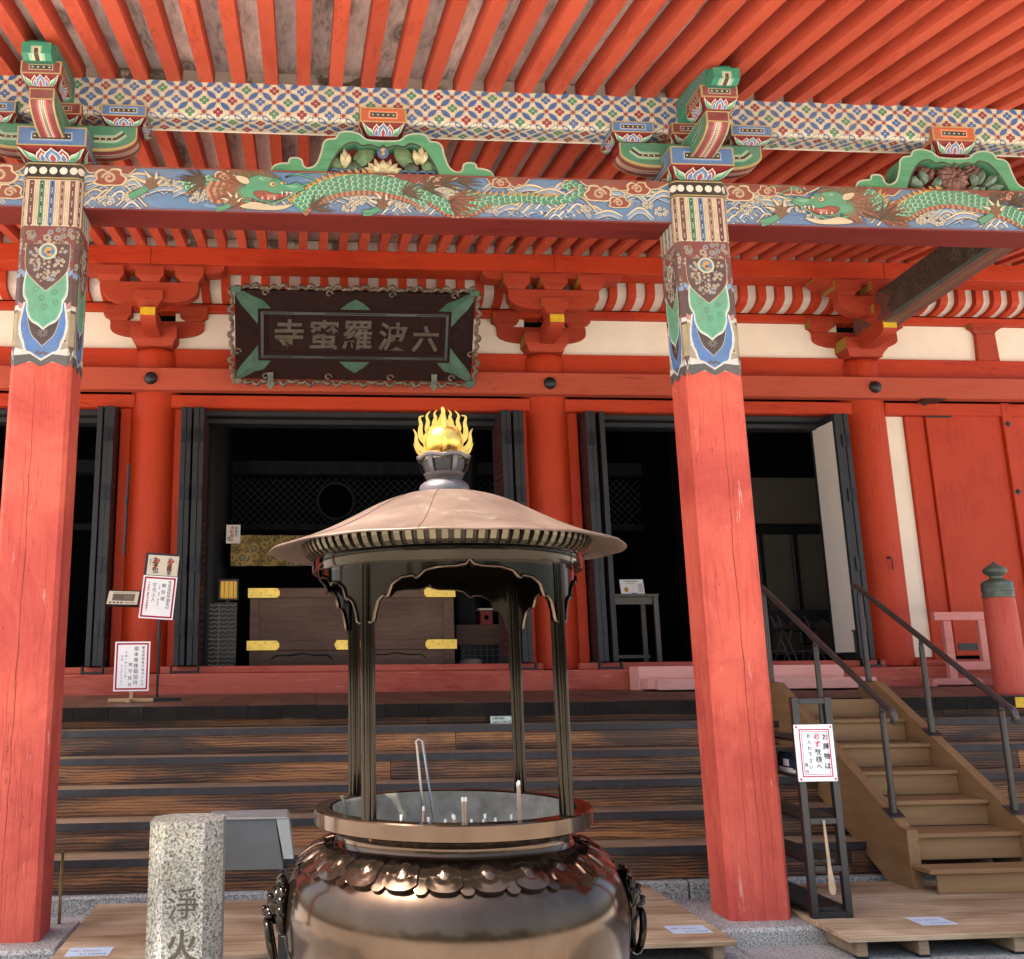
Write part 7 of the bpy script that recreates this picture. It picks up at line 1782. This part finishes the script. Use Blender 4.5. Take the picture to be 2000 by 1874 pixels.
# table with price card
tb_ = thing("side_table", "grey-topped side table just inside the right doorway", "table", (3.7, 12.2, 1.6))
MB().box(3.5, 4.40, 11.95, 12.5, 2.42, 2.455, 0.004).build("top", "table_grey", tb_); simple("table_grey", (0.10, 0.085, 0.065), 0.5)
for a in (3.53, 4.36):
    for b in (11.98, 12.46): MB().box(a - 0.03, a + 0.03, b - 0.025, b + 0.025, 1.601, 2.419, 0.003).build("leg", "table_grey", tb_)
MB().box(3.562, 4.328, 11.99, 12.02, 2.33, 2.418).build("apron", "table_grey", tb_); MB().box(3.562, 4.328, 12.2, 12.23, 1.68, 1.72).build("stretcher", "table_grey", tb_)
pc_ = MB(); pc_.add([(3.96, 12.05, 2.4555), (4.26, 12.05, 2.4555), (4.26, 12.10, 2.645), (3.96, 12.10, 2.645)], [(0, 1, 2, 3)]); pc_.add([(3.96, 12.056, 2.4555), (4.26, 12.056, 2.4555), (4.26, 12.106, 2.645), (3.96, 12.106, 2.645)], [(3, 2, 1, 0)])
pco = tag(pc_.build("price_card", "paper_white"), "white card with an orange disc leaning on the side table", "card")
k = MB(); q = Painter((3.96, 12.05, 2.4555), (0.64, 0, 0), Vector((0, 0.05, 0.19)).normalized() * 0.74, k); q.disc(0.11, 0.085, 0.042, (0.45, 0.24, 0.03), 18)
for i in range(9): q.rect(0.10 + 0.03 * i, 0.12 + 0.03 * i, 0.225, 0.24, (0.1, 0.1, 0.12)); q.rect(0.13 + 0.02 * i, 0.143 + 0.02 * i, 0.195, 0.206, (0.1, 0.1, 0.12))
for i in range(5): q.rect(0.36 + 0.018 * i, 0.368 + 0.018 * i, 0.04, 0.19, (0.25, 0.25, 0.27))
q.rect(0.20, 0.33, 0.012, 0.028, (0.10, 0.22, 0.5)); k.build("printed_marks", "ink", pco)
# folding table and chairs in the far right room
tt = thing("folding_table", "dark cloth-covered folding table in the right-hand room", "table", (6.3, 12.6, 1.6))
MB().box(5.75, 6.8, 12.45, 12.95, 2.23, 2.27, 0.006).build("top", "cloth_dark", tt)
cl_ = MB(); vs = [(5.73 + 1.09 * i / 40, 12.44, z) for i in range(41) for z in (2.275, 2.13 + 0.03 * math.sin(i * 0.9))]; cl_.add(vs, [(2 * i + 1, 2 * i + 3, 2 * i + 2, 2 * i) for i in range(40)]); cl_.build("cloth_edge", "cloth_dark", tt)
for a in (5.9, 6.65):
    for b in (12.5, 12.9): MB().cyl((a, b, 1.601), (a, b, 2.229), 0.014, n=8).build("leg", "rail_metal", tt)
    MB().cyl((a, 12.5, 1.85), (a, 12.9, 1.85), 0.010, n=6).build("brace", "rail_metal", tt)
for i, (cx_, lab) in enumerate(((5.85, "leftmost folding chair with steel legs under the table in the right-hand room"), (6.3, "folding chair with steel legs behind the rising handrail in the right-hand room"))):
    fc_ = thing("folding_chair", lab, "chair", (cx_, 12.25, 1.6), "folding chairs in the right room")
    MB().box(cx_ - 0.19, cx_ + 0.19, 12.08, 12.43, 2.0, 2.03, 0.006).build("seat", "cloth_dark", fc_)
    for s2 in (-1, 1):
        MB().tube([(cx_ + s2 * 0.18, 12.0, 1.612), (cx_ + s2 * 0.18, 12.42, 2.20)], 0.011, 8).build("leg", "chair_steel", fc_); MB().tube([(cx_ + s2 * 0.165, 12.40, 1.612), (cx_ + s2 * 0.165, 12.12, 2.0)], 0.011, 8).build("leg", "chair_steel", fc_)
    MB().cyl((cx_ - 0.18, 12.10, 1.75), (cx_ + 0.18, 12.10, 1.75), 0.009, n=6).build("foot_bar", "chair_steel", fc_)
simple("chair_steel", (0.16, 0.155, 0.15), 0.4, 0.5)
for o in list(bpy.data.objects):
    if o.name.startswith(("foot_bar",)) or (o.name.startswith("leg") and o.parent and o.parent.name.startswith("folding_chair")): o.data.materials[0] = M["chair_steel"]
# ================================================================== pink steps and barrier on the veranda
pk_ = thing("pink_box_steps", "low pale pink two-tier wooden box step before the right doorway", "step", (4.65, 10.2, 1.33))
zb_ = zv(10.0)
MB().box(3.553, 5.815, 9.82, 10.10, zb_ + 0.012, 1.450, 0.005).build("lower_tread_box", "pink_step", pk_); MB().box(3.45, 5.636, 10.101, 10.40, 1.335, 1.575, 0.005).build("upper_tread_box", "pink_step", pk_)
MB().box(3.47, 3.552, 9.90, 10.10, zb_ + 0.02, 1.452, 0.004).build("side_cleat", "pink_step", pk_)
ba = thing("pink_barrier", "low pink wooden barrier standing on the veranda before the red doors", "barrier", (7.2, 10.3, 1.33))
zb2 = zv(10.25)
MB().box(6.81, 7.62, 10.27, 10.33, 2.03, 2.12, 0.005).build("top_rail", "pink_rail", ba); MB().box(6.97, 7.62, 10.275, 10.325, 1.505, 1.595, 0.005).build("lower_rail", "pink_rail", ba)
for x in (6.95, 7.345): MB().box(x - 0.045, x + 0.045, 10.272, 10.328, 1.42 if x < 7 else 1.597, 2.029, 0.004).build("post", "pink_rail", ba)
MB().prism([(6.68, zb2 + 0.002), (6.72, zb2 + 0.002), (6.74, zb2 + 0.02), (7.17, zb2 + 0.02), (7.19, zb2 + 0.002), (7.24, zb2 + 0.002), (7.24, zb2 + 0.06), (7.20, zb2 + 0.085), (6.72, zb2 + 0.085), (6.68, zb2 + 0.06)], lambda a, b, t: (a, t, b), 10.24, 10.36).build("foot", "pink_rail", ba)

gv = MB()  # trees out of view behind the camera, added for dark reflections in the bronze
for i in range(9000):
    x = rnd.uniform(-24, 24); hh = 5.0 + 1.6 * math.sin(x * 0.45) + 1.0 * math.sin(x * 1.3 + 1); z = 0.6 + (hh - 0.6) * rnd.random() ** 0.8; y = -24 + rnd.gauss(0, 1.6)
    r_ = rnd.uniform(0.16, 0.36); a = rnd.uniform(0, 2 * pi); t = rnd.uniform(-0.8, 0.8); ux, uy = math.cos(a) * r_, math.sin(a) * r_
    gv.add([(x - ux, y - uy, z - r_ * t), (x + uy * 0.6, y - ux * 0.6, z + r_ * 0.5), (x + ux, y + uy, z + r_ * t), (x - uy * 0.6, y + ux * 0.6, z - r_ * 0.5)], [(0, 1, 2, 3)])
tag(gv.build("unseen_grove", "foliage"), "unseen leafy green trees added behind the viewer for reflections in the burner", "trees", kind="stuff")
for me_, mt_ in PEND: me_.materials[0] = M[mt_]
